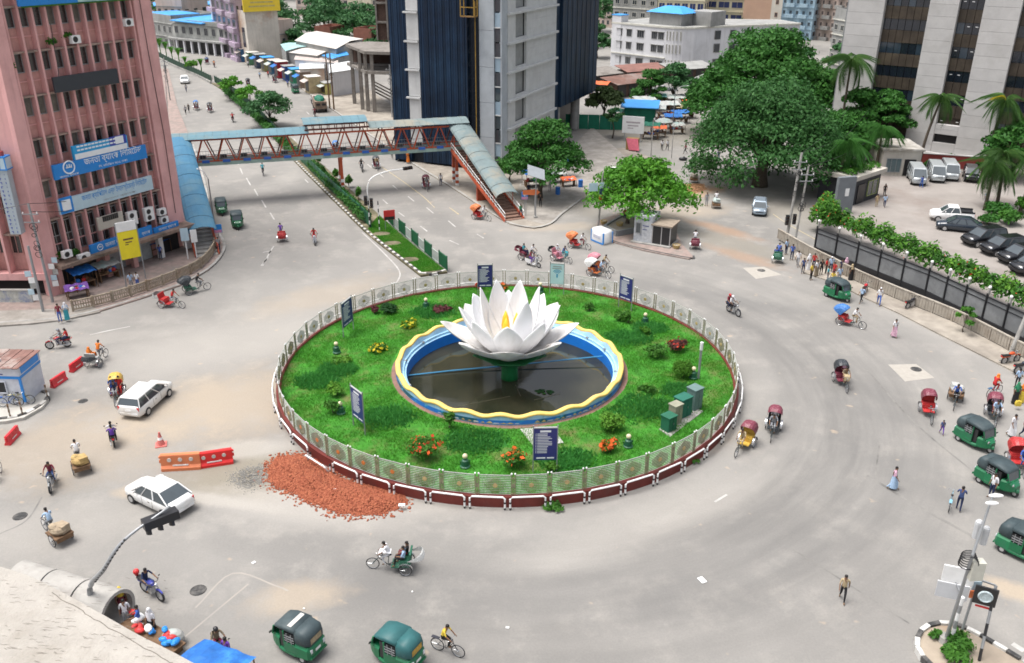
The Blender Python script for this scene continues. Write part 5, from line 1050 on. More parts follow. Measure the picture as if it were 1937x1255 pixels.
# white curved building
wb = building('white_building', 'long white building with rounded corner and blue roof room', 'building', (25.2, 165.8, 0), math.degrees(math.atan2(152.9 - 165.8, 37.96 - 25.2)))
obj('wall', MB().prism([(0, 0), (15.5, 0), (17.6, .35), (19.6, 1.5), (21.2, 3.6), (22.4, 8), (33, 30), (25, 34), (0, 14)], 0, 10.0), M_wb, wb); obj('parapet', MB().prism([(-.15, -.15), (15.5, -.2), (17.7, .2), (19.8, 1.4), (21.4, 3.5), (22.6, 8), (33.2, 30), (25, 34.2), (-.2, 14.2)], 9.9, 10.3), M_wtrim, wb); obj('roof', MB().prism([(.3, .3), (15.5, .3), (17.5, .7), (19.3, 1.8), (20.8, 3.8), (22, 8.2), (32.5, 30), (25, 33.6), (.3, 13.6)], 10.28, 10.32), M_gray, wb)
for z in (1.0, 4.4, 7.3):
    for x, w in ((2.3, 1.5), (5.2, 1.5), (8.6, 2.0), (12.6, 1.6), (14.5, 1.6)): window(wb, x - w / 2, x + w / 2, z, z + 1.6, -.02, M_gray, M_bwin, 2)
    for k in range(5): t_ = .15 + k * .16; window(wb, 16.0 + k * .75, 16.3 + k * .75, z, z + 2.0, .1 + .22 * k * k * .3, M_wtrim, M_bwin, 0, False)
    for k in range(6):
        f = (k + .5) / 6; f_ = put('window', cached(('w_side',), lambda: MB().box((0, 0, 1), (1.6, .12, 2.0))), M_gray, wb, loc=(22.45 + 10.6 * f + .05, 8 + 22 * f - .05, z), rz=math.atan2(22, 10.6)); put('pane', cached('w_sidep', lambda: MB().box((0, -.05, 1), (1.4, .12, 1.8))), M_bwin, f_)
obj('ledge', MB().box((8, -.15, 3.3), (16, .4, .18)), M_wtrim, wb); obj('stair_tower', MB().box((1.3, 1.2, 5.9), (2.8, 2.6, 11.8)), M_wb, wb); obj('blue_cap', MB().box((1.3, 1.2, 11.9), (3, 2.8, .2)), M_blueroof, wb)
obj('roof_room', MB().box((13.5, 5.5, 11.6), (9, 6, 2.8)), M_gray, wb); obj('hip_roof', MB().loft([[(8.4, 1.8, 13.0), (18.8, 1.8, 13.0), (18.8, 9.2, 13.0), (8.4, 9.2, 13.0)], [(11.5, 4.6, 14.3), (15.8, 4.6, 14.3), (15.8, 6.4, 14.3), (11.5, 6.4, 14.3)]]), M_blueroof, wb); obj('roof_wall', MB().box((20, 10, 11.8), (6, 6, 3.2)), M_gray, wb)
# blocks behind it
M_crm = mat('cream_block', (.58, .54, .40), .8, .1, .3); M_pch = mat('peach_render', (.52, .34, .24), .8, .1, .3, c2=(.46, .30, .22), amt=.3); M_pbl = mat('pale_blue_render', (.36, .50, .60), .8, .1, .3, c2=(.44, .52, .56), amt=.4, streak=True); M_ppk = mat('pale_pink_render', (.52, .42, .37), .85, .15, .3, c2=(.40, .36, .33), amt=.4, streak=True); M_nvy = glassmat('blue_window_band', (.015, .03, .12), .15)
def fp(px, py, D):  # point at forward distance D (world y) seen at pixel column px, on the ground
    d = ray(px, py); t = (D + CAM_D) / d.y; return V3(d.x * t, D, 0)
b = block('cream and navy banded block behind the white building', fp(1243, 40, 196), fp(1330, 40, 192), 16, 26, 3.3, 6, M_crm, M_crm, (.8, .5), glass=M_nvy); b = block('cream block with blue window bands right of the roof room', fp(1330, 40, 202), fp(1404, 40, 198), 16, 28, 3.3, 3, M_crm, M_crm, (.85, .5), glass=M_nvy)
pe = thing('apartment_building', 'tall plain peach block between cream block and pale blue block', 'building', fp(1404, 40, 194), rad(-14)); obj('wall', MB().box((3.6, 8, 15), (7.2, 16, 30)), M_pch, pe); obj('white_edge', MB().box((8.6, 6, 15), (2.8, 12, 30)), mat('pale_cream_render', (.62, .58, .50), .8, .1, .3), pe); obj('parapet', MB().box((4, 8, 30.3), (9, 16, .6)), M_pch, pe)
for k in range(3): window(pe, 8.2, 9.0, 6 + k * 3.2, 7.2 + k * 3.2, -.0, M_pch, M_bwin, 1, False)
block('pale blue apartment block with rows of small windows', fp(1438, 50, 232), fp(1535, 55, 222), 18, 32, 3.1, 8, M_pbl, M_pbl, (.42, .36), M_black, M_pbl); block('pale pink apartment block between blue block and stone tower', fp(1535, 60, 226), fp(1612, 60, 214), 18, 34, 3.1, 7, M_ppk, M_ppk, (.35, .38), M_black, M_gray)
block('low grey building with ledges left of the cream block', fp(1158, 50, 215), fp(1240, 50, 205), 14, 15, 3.3, 5, M_gray, M_wtrim, (.5, .4), M_black); block('grey far building behind the trees right of navy tower', fp(1128, 20, 262), fp(1165, 20, 258), 14, 18, 3.3, 4, M_ppk, M_gray, (.5, .4), M_black)
block('far pale building over the white building', fp(1165, 10, 300), fp(1260, 10, 292), 20, 22, 3.2, 8, M_ppk, M_gray, (.4, .4), M_black)
block('narrow grey building beside the tower stone edge', fp(1572, 80, 150), fp(1606, 90, 142), 12, 14, 3.1, 3, M_gray, M_wtrim, (.5, .4))
# far left along the avenue
M_pur = mat('faded_purple_render', (.42, .33, .43), .85, .2, .5, c2=(.33, .30, .32), amt=.55, streak=True); M_old = mat('mouldy_white_render', (.45, .45, .42), .9, .25, .4, c2=(.18, .19, .18), amt=.5, streak=True); M_cream2 = mat('peeling_cream_render', (.58, .54, .48), .9, .2, .3, c2=(.40, .20, .10), amt=.55, streak=True)
A = P(333, 96); B_ = P(446, 108)
ar = block('mouldy white arcade building with bright blue tin roof', A, B_, 16, 7.4, 3.6, 8, M_old, M_gray, (.45, .5))
obj('roof', MB().loft([[(1.2, -1.5, 7.9), (13.5, -1.2, 7.6), (14, 14, 8.4), (0, 16, 8.6)], [(1.2, -1.5, 8.1), (13.5, -1.2, 7.8), (14, 14, 8.6), (0, 16, 8.8)]]), M_blueroof, ar)
for k in range(8): L_ = (B_ - A).length; box_part('arcade_column', k * L_ / 8, k * L_ / 8 + .5, -2.0, -1.5, 0, 3.2, M_wb, ar)
box_part('arcade_slab', -.3, (B_ - A).length + .3, -2.2, 0, 3.2, 3.6, M_gray, ar); box_part('shopfront', .2, (B_ - A).length - .2, -.15, -.02, .1, 3.0, M_black, ar)
b2 = block('old grey building left of the blue roofed arcade', P(292, 88), P(333, 96), 14, 8.2, 3.4, 4, M_gray, M_old, (.45, .5)); obj('roof', MB().box((4, 5, 8.9), (14, 9, .15)), M_blueroof, b2)
block('weathered building with upper rooms above the arcade', fp(296, 20, 215), fp(345, 20, 212), 12, 13, 3.3, 4, M_ppk, M_gray, (.45, .5)); lb = block('long low shed with blue roof behind the arcade', fp(312, 20, 222), fp(386, 20, 226), 12, 9.0, 4, 6, M_gray, M_gray, (.5, .5)); obj('roof', MB().box((9, 4, 9.6), (24, 14, .2)), M_blueroof, lb)
pu = block('faded purple apartment building with balconies on the avenue', P(411, 98), P(456, 117), 2.5, 27, 3.5, 5, M_pur, M_old, (.55, .5), None, M_pur); obj('corner_strip', MB().box((-.6, 1, 13.5), (1.6, 2, 27)), M_wb, pu)
bb = block('peeling cream building carrying a yellow billboard', P(474, 121), P(534, 116), 9, 11.5, 11.0, 2, M_cream2, None, (.01, .01)); L_ = 12
sg = thing('billboard', 'big yellow billboard on the roof of the peeling cream building', 'billboard', (bb.location.x, bb.location.y, 12.1), bb.rotation_euler.z); wbb = (P(534, 116) - P(474, 121)).length
obj('panel', MB().box((wbb / 2, -.6, 2.6), (wbb + 1, .4, 5.2)), paint('billboard_yellow', (.72, .52, .03), .5), sg); obj('frame', MB().box((wbb / 2, -.3, 0), (wbb + 1, .3, .2)).box((1, .3, 2), (.15, 1.8, .15)).box((wbb - 1, .3, 2), (.15, 1.8, .15)), M_steel, sg); tx = MB()
for k in range(4): tx.box((wbb / 2, -.82, 1.2 + k * .9), (wbb * (.8 - .1 * (k % 2)), .02, .35))
obj('faded_lines', tx, mat('faded_print', (.52, .42, .16), .7, .3, 1), sg)
block('small pale grey house right of the billboard building', P(534, 116), P(560, 112), 8, 9, 3.2, 2, M_ppk, M_gray, (.4, .4))
block('far grey building behind the green trees', fp(560, 8, 300), fp(660, 8, 296), 16, 20, 3.3, 8, M_ppk, M_gray, (.5, .45)); block('cream apartment block with small square windows', fp(658, 15, 255), fp(702, 15, 252), 14, 20, 3.2, 4, mat('pale_yellow_render', (.60, .54, .42), .8, .1, .3), None, (.28, .32)); block('dark brick house in the trees', fp(595, 60, 190), fp(625, 60, 188), 8, 6, 3, 2, mat('old_brick_wall', (.25, .11, .08), .9, .2, 1), None, (.3, .3)); block('dark brick house beside the unfinished frame', fp(668, 60, 180), fp(702, 60, 178), 8, 6.5, 3, 2, mat('old_brick_wall', (.25, .11, .08), .9, .2, 1), None, (.3, .3))
block('far hazy block at the top left corner', fp(262, 5, 320), fp(330, 5, 318), 20, 24, 3.3, 6, M_ppk, M_gray, (.5, .45), M_black); block('far block above the purple apartment building', fp(385, 5, 330), fp(420, 5, 330), 16, 22, 3.3, 4, M_gray, M_wtrim, (.5, .45)); block('wide far block across the avenue end', fp(330, 5, 380), fp(560, 5, 376), 24, 20, 3.4, 16, M_old, M_gray, (.5, .45)); block('far row of flats beyond the white building', fp(1120, 5, 372), fp(1330, 5, 366), 24, 24, 3.4, 14, M_gray, M_wtrim, (.5, .45)); block('far flats at the top right behind the pale blue block', fp(1400, 5, 330), fp(1620, 5, 320), 24, 30, 3.4, 14, M_ppk, M_wtrim, (.45, .45))
# sheds with tin roofs
M_tinw = mat('pale_tin_roof', (.58, .55, .51), .6, .1, .4, c2=(.45, .40, .34), amt=.3, streak=False); M_tint = mat('teal_tin_roof', (.30, .50, .50), .6, .15, .5, c2=(.45, .5, .45), amt=.4); M_tinp = mat('pinkish_tin_roof', (.46, .40, .37), .7, .15, .5); M_tinb = mat('white_tin_roof', (.66, .68, .68), .5, .08, .5)
def shed(label, px, z, roofm, wall, rise=.0):
    q = [P(x, y, z) for x, y in px]; c = sum(q, V3(0, 0, 0)) / len(q); t = thing('shed', label, 'shed', (c.x, c.y, 0)); loc = [v - V3(c.x, c.y, 0) for v in q]
    obj('wall', MB().prism([(v.x * .96, v.y * .96) for v in loc], 0, z - .05), wall, t); n = len(loc)
    a, b, c2, d = loc[:4]; m0, m1 = (a + b) / 2 + V3(0, 0, rise), (d + c2) / 2 + V3(0, 0, rise); K = 9; rs = []
    for i in range(K):
        f0, f1 = i / K, (i + .96) / K
        mb = MB()
        for u, v in (((a, d), (m0, m1)), ((m0, m1), (b, c2))): mb.quad([u[0].lerp(u[1], f0), u[0].lerp(u[1], f1), v[0].lerp(v[1], f1), v[0].lerp(v[1], f0)])
        mb.v += [(x, y, z_ - .08) for x, y, z_ in mb.v[:8]]; mb.f += [(8, 11, 10, 9), (12, 15, 14, 13)]; mb.m += [0, 0]
        obj('roof_sheet', mb, roofm, t)
    return t
shed('largest pale tin roofed shed behind the shops', [(557, 77), (599, 59), (688, 74), (636, 93)], 6.5, M_tinw, M_gray, .6); shed('teal roofed shed left of the largest shed', [(530, 84), (562, 81), (589, 87), (540, 97)], 5.6, M_tint, M_gray, .2); shed('cream roofed shed before the largest shed', [(540, 99), (586, 87), (632, 96), (600, 106)], 5.2, M_tinw, M_gray, .3); shed('blue roofed shed beside the unfinished frame', [(608, 105), (654, 95), (660, 104), (628, 112)], 5.2, M_blueroof, M_gray, .1); shed('pinkish flat roofed row of shops by the avenue', [(556, 113), (560, 104), (640, 110), (640, 120)], 4.6, M_tinp, M_wb, .1); shed('narrow white roofed shop in front of pinkish row', [(566, 131), (566, 121), (612, 118), (614, 129)], 4.0, M_tinb, M_cream2, .1); shed('white roofed store with long grey wall near the unfinished frame', [(623, 138), (622, 122), (660, 116), (680, 130)], 4.8, M_tinb, M_wb, .2)
# shopfront booths along the far right pavement
for i, (px, py, w, h, c) in enumerate([(455, 116, 3, 3, (.03, .10, .22)), (470, 122, 3, 2.8, (.10, .22, .12)), (484, 128, 3, 3, (.05, .07, .12)), (498, 134, 3.2, 3, (.25, .22, .10)), (512, 140, 3, 3, (.04, .12, .20)), (524, 147, 2.6, 3.4, (.30, .02, .03)), (538, 152, 2.8, 3, (.03, .08, .28)), (552, 158, 2.8, 3, (.03, .20, .12)), (566, 166, 2.6, 3.2, (.22, .16, .12)), (582, 176, 3, 3.2, (.42, .34, .20)), (612, 178, 3, 2.2, (.40, .36, .12))]):
    t = thing('shop_booth', ['blue shop booth at the purple building', 'green shop booth left of the dark one', 'dark shop booth in the middle of the row', 'yellowish shop booth below the billboard', 'teal shop booth left of the red one', 'bright red shop booth on the avenue', 'deep blue shop booth right of the red one', 'green door booth on the avenue', 'brown shop booth near the cream corner booth', 'cream corner booth by the green van', 'yellow booth with small blue roof by the lorry'][i], 'shop', P(px, py, .12), heading(P(440, 105), P(600, 182)), 'shop booths along the far pavement'); m = mat('booth_%d' % i, c, .7, .3, 1.5)
    obj('wall', MB().box((0, 1.2, h / 2), (w, 2.4, h)), m, t); obj('opening', MB().box((0, -.01, h * .42), (w * .7, .06, h * .6)), M_black, t); obj('awning', MB().add([(-w / 2, 0, h * .85), (w / 2, 0, h * .85), (w / 2, -1.1, h * .7), (-w / 2, -1.1, h * .7)], [(0, 1, 2, 3)]), (M_tinp, M_tarpw, M_tarpb)[i % 3], t); obj('roof', MB().box((0, 1.2, h + .06), (w + .3, 2.8, .1)), (M_tinp, M_tinw, M_gray, M_blueroof)[i % 4], t)
# ------------------------------------------------------------------ market beyond the navy tower
M_mkg = mat('market_green_board', (.01, .15, .09), .7, .2, 1)
mk = thing('market_shed', 'dark green market shed with bright blue roof', 'market shed', P(1208, 238), rad(-12)); obj('wall', MB().box((0, 1.5, 1.5), (5.2, 3, 3)), M_mkg, mk); obj('roof', MB().loft([[(-3.2, -.6, 3.0), (3.2, -.6, 3.0), (3.2, 3.8, 3.6), (-3.2, 3.8, 3.6)], [(-3.2, -.6, 3.12), (3.2, -.6, 3.12), (3.2, 3.8, 3.72), (-3.2, 3.8, 3.72)]]), M_blueroof, mk)
mg = thing('site_hoarding', 'long green hoarding behind the round tower column', 'hoarding', P(1125, 245), rad(-8))
for k in range(5): obj('board', MB().box((-4 + k * 1.9, 0, 1.2), (1.86, .1, 2.4)), M_mkg, mg)
bbx = thing('billboard', 'white billboard on posts beside the market entrance', 'billboard', P(1196, 268), rad(-18)); obj('panel', MB().box((0, 0, 2.6), (3.4, .3, 2.6)), M_white, bbx); obj('text_lines', MB().box((0, -.16, 3.0), (2.2, .01, .25)).box((0, -.16, 2.5), (1.7, .01, .2)).box((-.4, -.16, 2.1), (.9, .01, .15)), mat('faded_print2', (.45, .40, .42), .7), bbx); obj('post', MB().box((-1.3, 0, .65), (.12, .12, 1.3)).box((1.3, 0, .65), (.12, .12, 1.3)), M_steel, bbx)
th = thing('tea_stall', 'tan wooden stall with pink sheet below the white billboard', 'stall', P(1196, 284), rad(-20)); obj('wall', MB().box((0, 0, .9), (1.8, 1.2, 1.8)), mat('tan_board', (.32, .20, .08), .8, .3, 2), th); obj('sheet', MB().add([(-.9, -.6, 1.85), (.9, -.6, 1.85), (1.4, -1.6, .3), (-.2, -1.5, .3)], [(0, 1, 2, 3)]), mat('pink_sheet', (.45, .10, .14), .8), th)
def M_tint_(): return mat('teal_tarpaulin', (.16, .36, .34), .7, .2, 1)
for i, (px, py, w, d, h, m, deg, lab) in enumerate([(1236, 232, 4, 3, 2.8, M_tarpw, -10, 'pale grey tarpaulin stall right of the blue roofed shed'), (1262, 222, 4, 3, 2.6, M_tarpw, 5, 'grey tarpaulin stall farther along the market lane'), (1230, 262, 3, 2, 2.4, M_tarpg, -15, 'green edged stall with people under it'), (1272, 242, 3, 2, 2.2, M_tarpb, -5, 'blue covered cart at the market lane edge'), (1280, 252, 2.5, 1.6, 1.6, M_tarpw, 10, 'low open cart at the end of market lane'), (1292, 222, 4, 3, 2.2, mat('straw_tarpaulin', (.42, .36, .22), .9, .2, 2), 15, 'straw coloured covered stall beneath the street lamp'), (1190, 218, 3, 2, 2.6, M_tarpb, -20, 'small blue canopy behind the green shed'), (1255, 196, 5, 3, 2.8, M_tarpw, 0, 'wide pale stall behind the green shed'), (1132, 185, 4, 3, 3, M_tarpo, -20, 'bright orange topped stall by the tower edge'), (1218, 212, 4, 3, 2.6, M_tarpw, 8, 'pale canopy stall behind the bright blue roof'), (1244, 206, 3, 2.4, 2.6, M_tint_(), -6, 'teal canopy stall in the middle of the market'), (1278, 206, 4, 3, 2.4, M_tarpw, 12, 'pale canopy stall at the back of the lane'), (1300, 208, 3, 2, 2.0, M_tarpo, 10, 'orange covered cart near the banyan shade'), (1170, 232, 3, 2, 2.2, M_tarpg, -12, 'green canopy stall behind the small pale tree'), (1246, 258, 2.4, 1.6, 1.6, M_tarpo, -8, 'red topped cart beside the pale umbrella'), (1286, 232, 3, 2, 2.0, M_tarpb, 14, 'second blue covered cart by the straw stall'),
     (1010, 352, 3, 1.8, 2.0, M_tarpb, 20, 'dark blue stall in the tree shade by the stairs'), (1052, 345, 2.5, 1.6, 1.5, M_tarpw, 20, 'stall with white bags and baskets by the tree'), (1075, 352, 2.0, 1.2, 1.1, M_tarpo, 15, 'red fruit cart beside the blue drum')]): stall(px, py, .12, deg, w, d, h, m, lab)
ub = thing('umbrella', 'big blue and white umbrella beside the layered green tree', 'umbrella', P(1072, 335, .12)); K = 8
obj('pole', MB().cyl((0, 0, 0), (0, 0, 2.6), .03), M_steel, ub)
for k in range(K):
    a0, a1 = 2 * PI * k / K, 2 * PI * (k + 1) / K; obj('gore', MB().add([(0, 0, 2.75), (1.2 * math.cos(a0), 1.2 * math.sin(a0), 2.2), (1.2 * math.cos(a1), 1.2 * math.sin(a1), 2.2)], [(0, 1, 2)]), M_tarpb if k % 4 else M_white, ub)
ub = thing('umbrella', 'pale market umbrella over a stall in the lane', 'umbrella', P(1254, 252, .0)); obj('pole', MB().cyl((0, 0, 0), (0, 0, 2.4), .03), M_steel, ub); obj('canopy', MB().lathe([(1.5, 1.9), (1.0, 2.25), (.05, 2.5)], 10), M_tarpw, ub)
def drum(px, py, m, lab, r=.3, h=.9): t = thing('drum', lab, 'drum', P(px, py, .12), 0); obj('body', MB().lathe([(r, 0), (r, h * .33), (r * 1.04, h * .34), (r, h * .36), (r, h * .66), (r * 1.04, h * .67), (r, h * .69), (r, h)], 14), m, t); obj('lid', MB().cyl((0, 0, h), (0, 0, h + .03), r * 1.02, n=14), m, t)
drum(1055, 368, M_blue, 'blue plastic drum left of the red fruit cart'); drum(1098, 354, M_blue, 'blue plastic drum right of the red fruit cart')
# low brown roofs in front of the white building
for i, (a, b, d, h, m) in enumerate([((1165, 186), (1240, 176), 4, 2.6, mat('rusty_tin_roof', (.17, .09, .07), .8, .3, .6, c2=(.26, .22, .2), amt=.5)), ((1120, 168), (1170, 162), 4, 2.6, M_rawc), ((1185, 160), (1260, 154), 4, 2.6, mat('reddish_tin_roof', (.22, .11, .09), .8, .3, .6)), ((1270, 156), (1345, 150), 4, 2.6, M_gray), ((1340, 190), (1380, 170), 4, 2.6, M_gray)]):
    A, B_ = P(*a), P(*b); L_ = (B_ - A).length; t = thing('market_row', ['rusty roofed market row before the dark conical tree', 'pinkish roofed row at the tower edge', 'reddish roofed row in front of the white building', 'grey roofed row at the white building corner', 'pinkish roofed row behind the banyan'][i], 'market row', A, heading(A, B_)); obj('wall', MB().box((L_ / 2, d / 2, h / 2), (L_, d, h)), M_brick, t); obj('roof', MB().loft([[(-.5, -1, h), (L_ + .5, -1, h), (L_ + .5, d + .5, h + .8), (-.5, d + .5, h + .8)], [(-.5, -1, h + .1), (L_ + .5, -1, h + .1), (L_ + .5, d + .5, h + .9), (-.5, d + .5, h + .9)]]), m, t)
    for k in range(int(L_ / 3)): obj('opening', MB().box((1.5 + k * 3, -.03, 1.3), (2.2, .1, 2.3)), M_black, t)
# ------------------------------------------------------------------ kiosks
k1 = thing('police_kiosk', 'small white and blue booth with brown tin roof at left edge', 'kiosk', P(2, 764, .25), rad(-3)); M_kw = mat('kiosk_white', (.55, .57, .62), .7, .12, 2, c2=(.42, .44, .52), amt=.4)
obj('wall', MB().box((0, 1.3, 1.05), (3.6, 2.6, 2.1)), M_kw, k1); obj('blue_band', MB().box((0, 1.3, 2.1), (3.66, 2.66, .26)).box((1.79, -.0, 1.1), (.14, .14, 1.8)), M_sblu, k1); obj('fascia', MB().box((0, 1.3, 2.5), (3.7, 2.7, .6)), M_kw, k1); obj('side_panel', MB().box((1.86, 1.3, 2.55), (.06, 2.2, .5)), M_sblu, k1)
for k in range(9): box_part('roof_sheet', -2.0 + k * .44, -1.6 + k * .44, -.2, 2.8, 2.82 + .02 * (k % 2), 2.87 + .02 * (k % 2), mat('brown_tin_roof', (.22, .12, .10), .7, .25, 1.5, c2=(.40, .36, .33), amt=.4), k1)
obj('roof_box', MB().box((-.3, .6, 2.98), (.9, .7, .16)), M_white, k1); window(k1, -.2, .75, .85, 1.8, -.02, M_kw, M_black, 0, False); obj('badge', MB().cyl((.3, -.06, 2.56), (.3, -.04, 2.56), .13, n=10).box((.3, -.06, 2.33), (.8, .02, .07)), M_navy, k1)
def ringslab(name, px, h, m): return struct(name, MB().prism([P(x, y, h) for x, y in px], -.02, h), m)
ringslab('kiosk_island', [(-40, 800), (10, 797), (45, 790), (80, 770), (92, 755), (84, 745), (60, 738), (20, 722), (-40, 720)], .22, mat('pale_island', (.46, .44, .40), .9, .2, 1))
kk = thing('island_kerb', 'black and white kerb round the left kiosk island', 'kerb', P(45, 790)); q = resample(smooth([P(x, y) for x, y in [(-20, 799), (10, 797), (45, 790), (80, 770), (92, 755), (84, 745), (62, 738)]], 6), .6)
for i, (a, b) in enumerate(zip(q, q[1:])): put('kerb_stone', cached('kerb_stone2', lambda: MB().box((0, 0, .13), (.58, .24, .32))), M_kerbb if i % 2 else M_kerbw, kk, loc=(a + b) / 2 - kk.location, rz=heading(a, b))
for i, (px, py) in enumerate([(20, 790), (43, 785), (90, 752)]):
    t = thing('bollard', ['leftmost brown striped bollard by the booth', 'brown striped bollard right of the leftmost one', 'brown striped bollard at the booth island corner'][i], 'bollard', P(px, py, .2), 0, 'bollards round the booth'); b_ = MB()
    for k in range(5): b_.cyl((0, 0, k * .2), (.0, 0, k * .2 + .2), .06, n=7, m=k % 2)
    obj('post', b_, [M_wood, M_cream], t)
k2 = thing('kiosk', 'narrow white booth with dark windows under the bright green tree', 'kiosk', P(1232, 462, .13), heading(P(1200, 452), P(1262, 462))); obj('wall', MB().box((-1.0, 1.1, 1.5), (2.0, 2.4, 3.0)), mat('scrawled_booth', (.48, .50, .52), .8, .25, 4, c2=(.25, .27, .32), amt=.4), k2); obj('dark_room', MB().box((1.0, 1.1, 1.05), (2.0, 2.3, 2.0)), M_black, k2); obj('roof', MB().box((1.05, 1.1, 2.2), (2.3, 2.7, .14)), mat('dusty_flat_roof', (.28, .23, .18), .9, .3, 2), k2); obj('mullion', MB().box((.05, -.06, 1.1), (.08, .06, 2.1)).box((1.05, -.06, 1.1), (.08, .06, 2.1)).box((2.0, -.06, 1.1), (.08, .06, 2.1)).box((1.05, -.06, 2.1), (2, .06, .1)), M_alu, k2); window(k2, -1.8, -1.2, 1.0, 2.2, -.1, M_steel, M_glass, 0, False); obj('lettering', MB().box((-.75, -.11, 2.55), (.8, .02, .1)).box((-.7, -.11, 1.9), (.7, .02, .08)).box((-.8, -.11, 1.5), (.5, .02, .07)), M_navy, k2); obj('base', MB().box((0, 1, .06), (4.4, 3.0, .12)), M_conc, k2)
k3 = thing('ice_cream_box', 'white and blue rounded booth on the kerb left of the planter', 'booth', P(1138, 458, .0), heading(P(1123, 450), P(1152, 462))); obj('body', MB().loft([[(x * s, y * s2, z) for x, y in ((-1, -.65), (1, -.65), (1, .65), (-1, .65))] for s, s2, z in ((1, 1, 0), (1.02, 1.02, .3), (1, 1, 1.2), (.9, .85, 1.5))]), M_white, k3, True); obj('blue_trim', MB().box((-.98, -.62, .7), (.12, .12, 1.2)).box((.98, -.62, .7), (.12, .12, 1.2)).box((0, -.655, .12), (2, .06, .14)).box((.98, .62, .7), (.12, .12, 1.2)), M_sblu, k3); obj('panel', MB().box((0, -.67, .7), (1.2, .03, .35)), mat('panel_grey', (.5, .52, .6), .5), k3)
# planter round the tree
pn = thing('planter', 'low grey masonry planter around the bright green tree', 'planter', P(1185, 432, .13)); o0 = pn.location
pq = [P(x, y, .13) - o0 for x, y in [(1143, 436), (1167, 447), (1203, 440), (1216, 424), (1180, 414)]]
for a, b in zip(pq, pq[1:] + pq[:1]): obj('planter_wall', MB().bar(a + V3(0, 0, .3), b + V3(0, 0, .3), .25, .6), mat('planter_grey', (.24, .25, .26), .85, .2, 1.5), pn)
obj('soil', MB().prism(pq, .1, .42), M_dirt2, pn)
for i, (px, py, z) in enumerate([(1142, 424, .13), (1172, 428, .5), (1279, 470, .13)]): t = thing('flower_tub', ['round tan tub near the leaning pole', 'brown basket on the planter soil', 'yellowish tub in front of the dark booth'][i], 'tub', P(px, py, z)); obj('tub', MB().lathe([(.3, 0), (.42, .4), (.36, .42), (.3, .3)], 12), mat('tub_tan', (.38, .28, .12), .8, .25, 3), t); obj('soil', MB().cyl((0, 0, .3), (0, 0, .33), .33, n=12), M_dirt2, t)
# ------------------------------------------------------------------ poles, lamps, signals, wires
def pole(label, px, py, h, r=.09, m=None, z=.12, lean=(0, 0), name='utility_pole', cat='utility pole', gear=True, arms=0):
    b = P(px, py, z); t = thing(name, label, cat, b); top = V3(lean[0], lean[1], h); obj('pole', MB().cyl((0, 0, 0), top, r * 1.3, r, 9), m or M_conc, t)
    if gear:
        for k in range(2): obj('cross_arm', MB().bar(top * (.9 - .08 * k) + V3(-.7, -.12, 0), top * (.9 - .08 * k) + V3(.7, -.12, 0), .08), M_steel, t)
        obj('insulator', MB().cyl(top * .9 + V3(-.6, -.12, .04), top * .9 + V3(-.6, -.12, .2), .05).cyl(top * .9 + V3(.6, -.12, .04), top * .9 + V3(.6, -.12, .2), .05).cyl(top * .82 + V3(.6, -.12, .04), top * .82 + V3(.6, -.12, .2), .05), M_white, t)
        mb = MB()
        for k in range(7): a = top * random.uniform(.45, .8); mb.hoop(a + V3(random.uniform(-.15, .15), -.15, 0), (random.uniform(-.4, .4), 1, .2), random.uniform(.15, .32), .03, 12, 4)
        obj('cable_coils', mb, M_black, t)
    return t, b + top
def wire(label, a, b, sag=.8, r=.025, n=14, group='overhead cables'):
    a, b = Vector(a), Vector(b); pts = [a.lerp(b, k / n) - V3(0, 0, sag * 4 * (k / n) * (1 - k / n)) for k in range(n + 1)]
    return tag(obj('cable', MB().tube(pts, r, 4), M_black), label, 'cable', group)
t, p1 = pole('tall leaning concrete pole tangled with cables at the market road corner', 1487, 458, 9.5, .12, lean=(.5, .4)); t, p2 = pole('slimmer second pole right of the tangled one', 1503, 462, 8.2, .09, lean=(.5, .5)); t, p3 = pole('thin dark pole at the corner of the pink building', 100, 572, 9.0, .1, M_steel, lean=(-.3, .2)); t, p4 = pole('lamp pole with hanging posters at the left pavement', 82, 590, 6.0, .1, M_steel, gear=False); t, p5 = pole('concrete pole beside the left stairway', 352, 470, 8.5, .1, lean=(-.8, 1.0)); t, p6 = pole('wooden pole cluster left one before the unfinished frame', 624, 205, 10, .12, M_wood); t, p7 = pole('wooden pole cluster right one before the unfinished frame', 632, 208, 10, .12, M_wood); t, p8 = pole('cable pole at the left edge of navy tower', 742, 222, 9, .1, M_steel); t, p9 = pole('leaning pole wrapped with posters left of the planter', 1131, 436, 6.5, .09, lean=(.3, .2), gear=False); t, p10 = pole('striped pole at the far right against the grey wall', 1912, 668, 8.0, .13, lean=(1.5, .5)); t, p11 = pole('thin pole on the left avenue pavement', 322, 190, 8.0, .09); t, p12 = pole('slender pole inside the market lane', 1231, 300, 5.5, .06, gear=False); t, p13 = pole('thin pole by the man near the market lane', 1270, 300, 5, .05, gear=False)
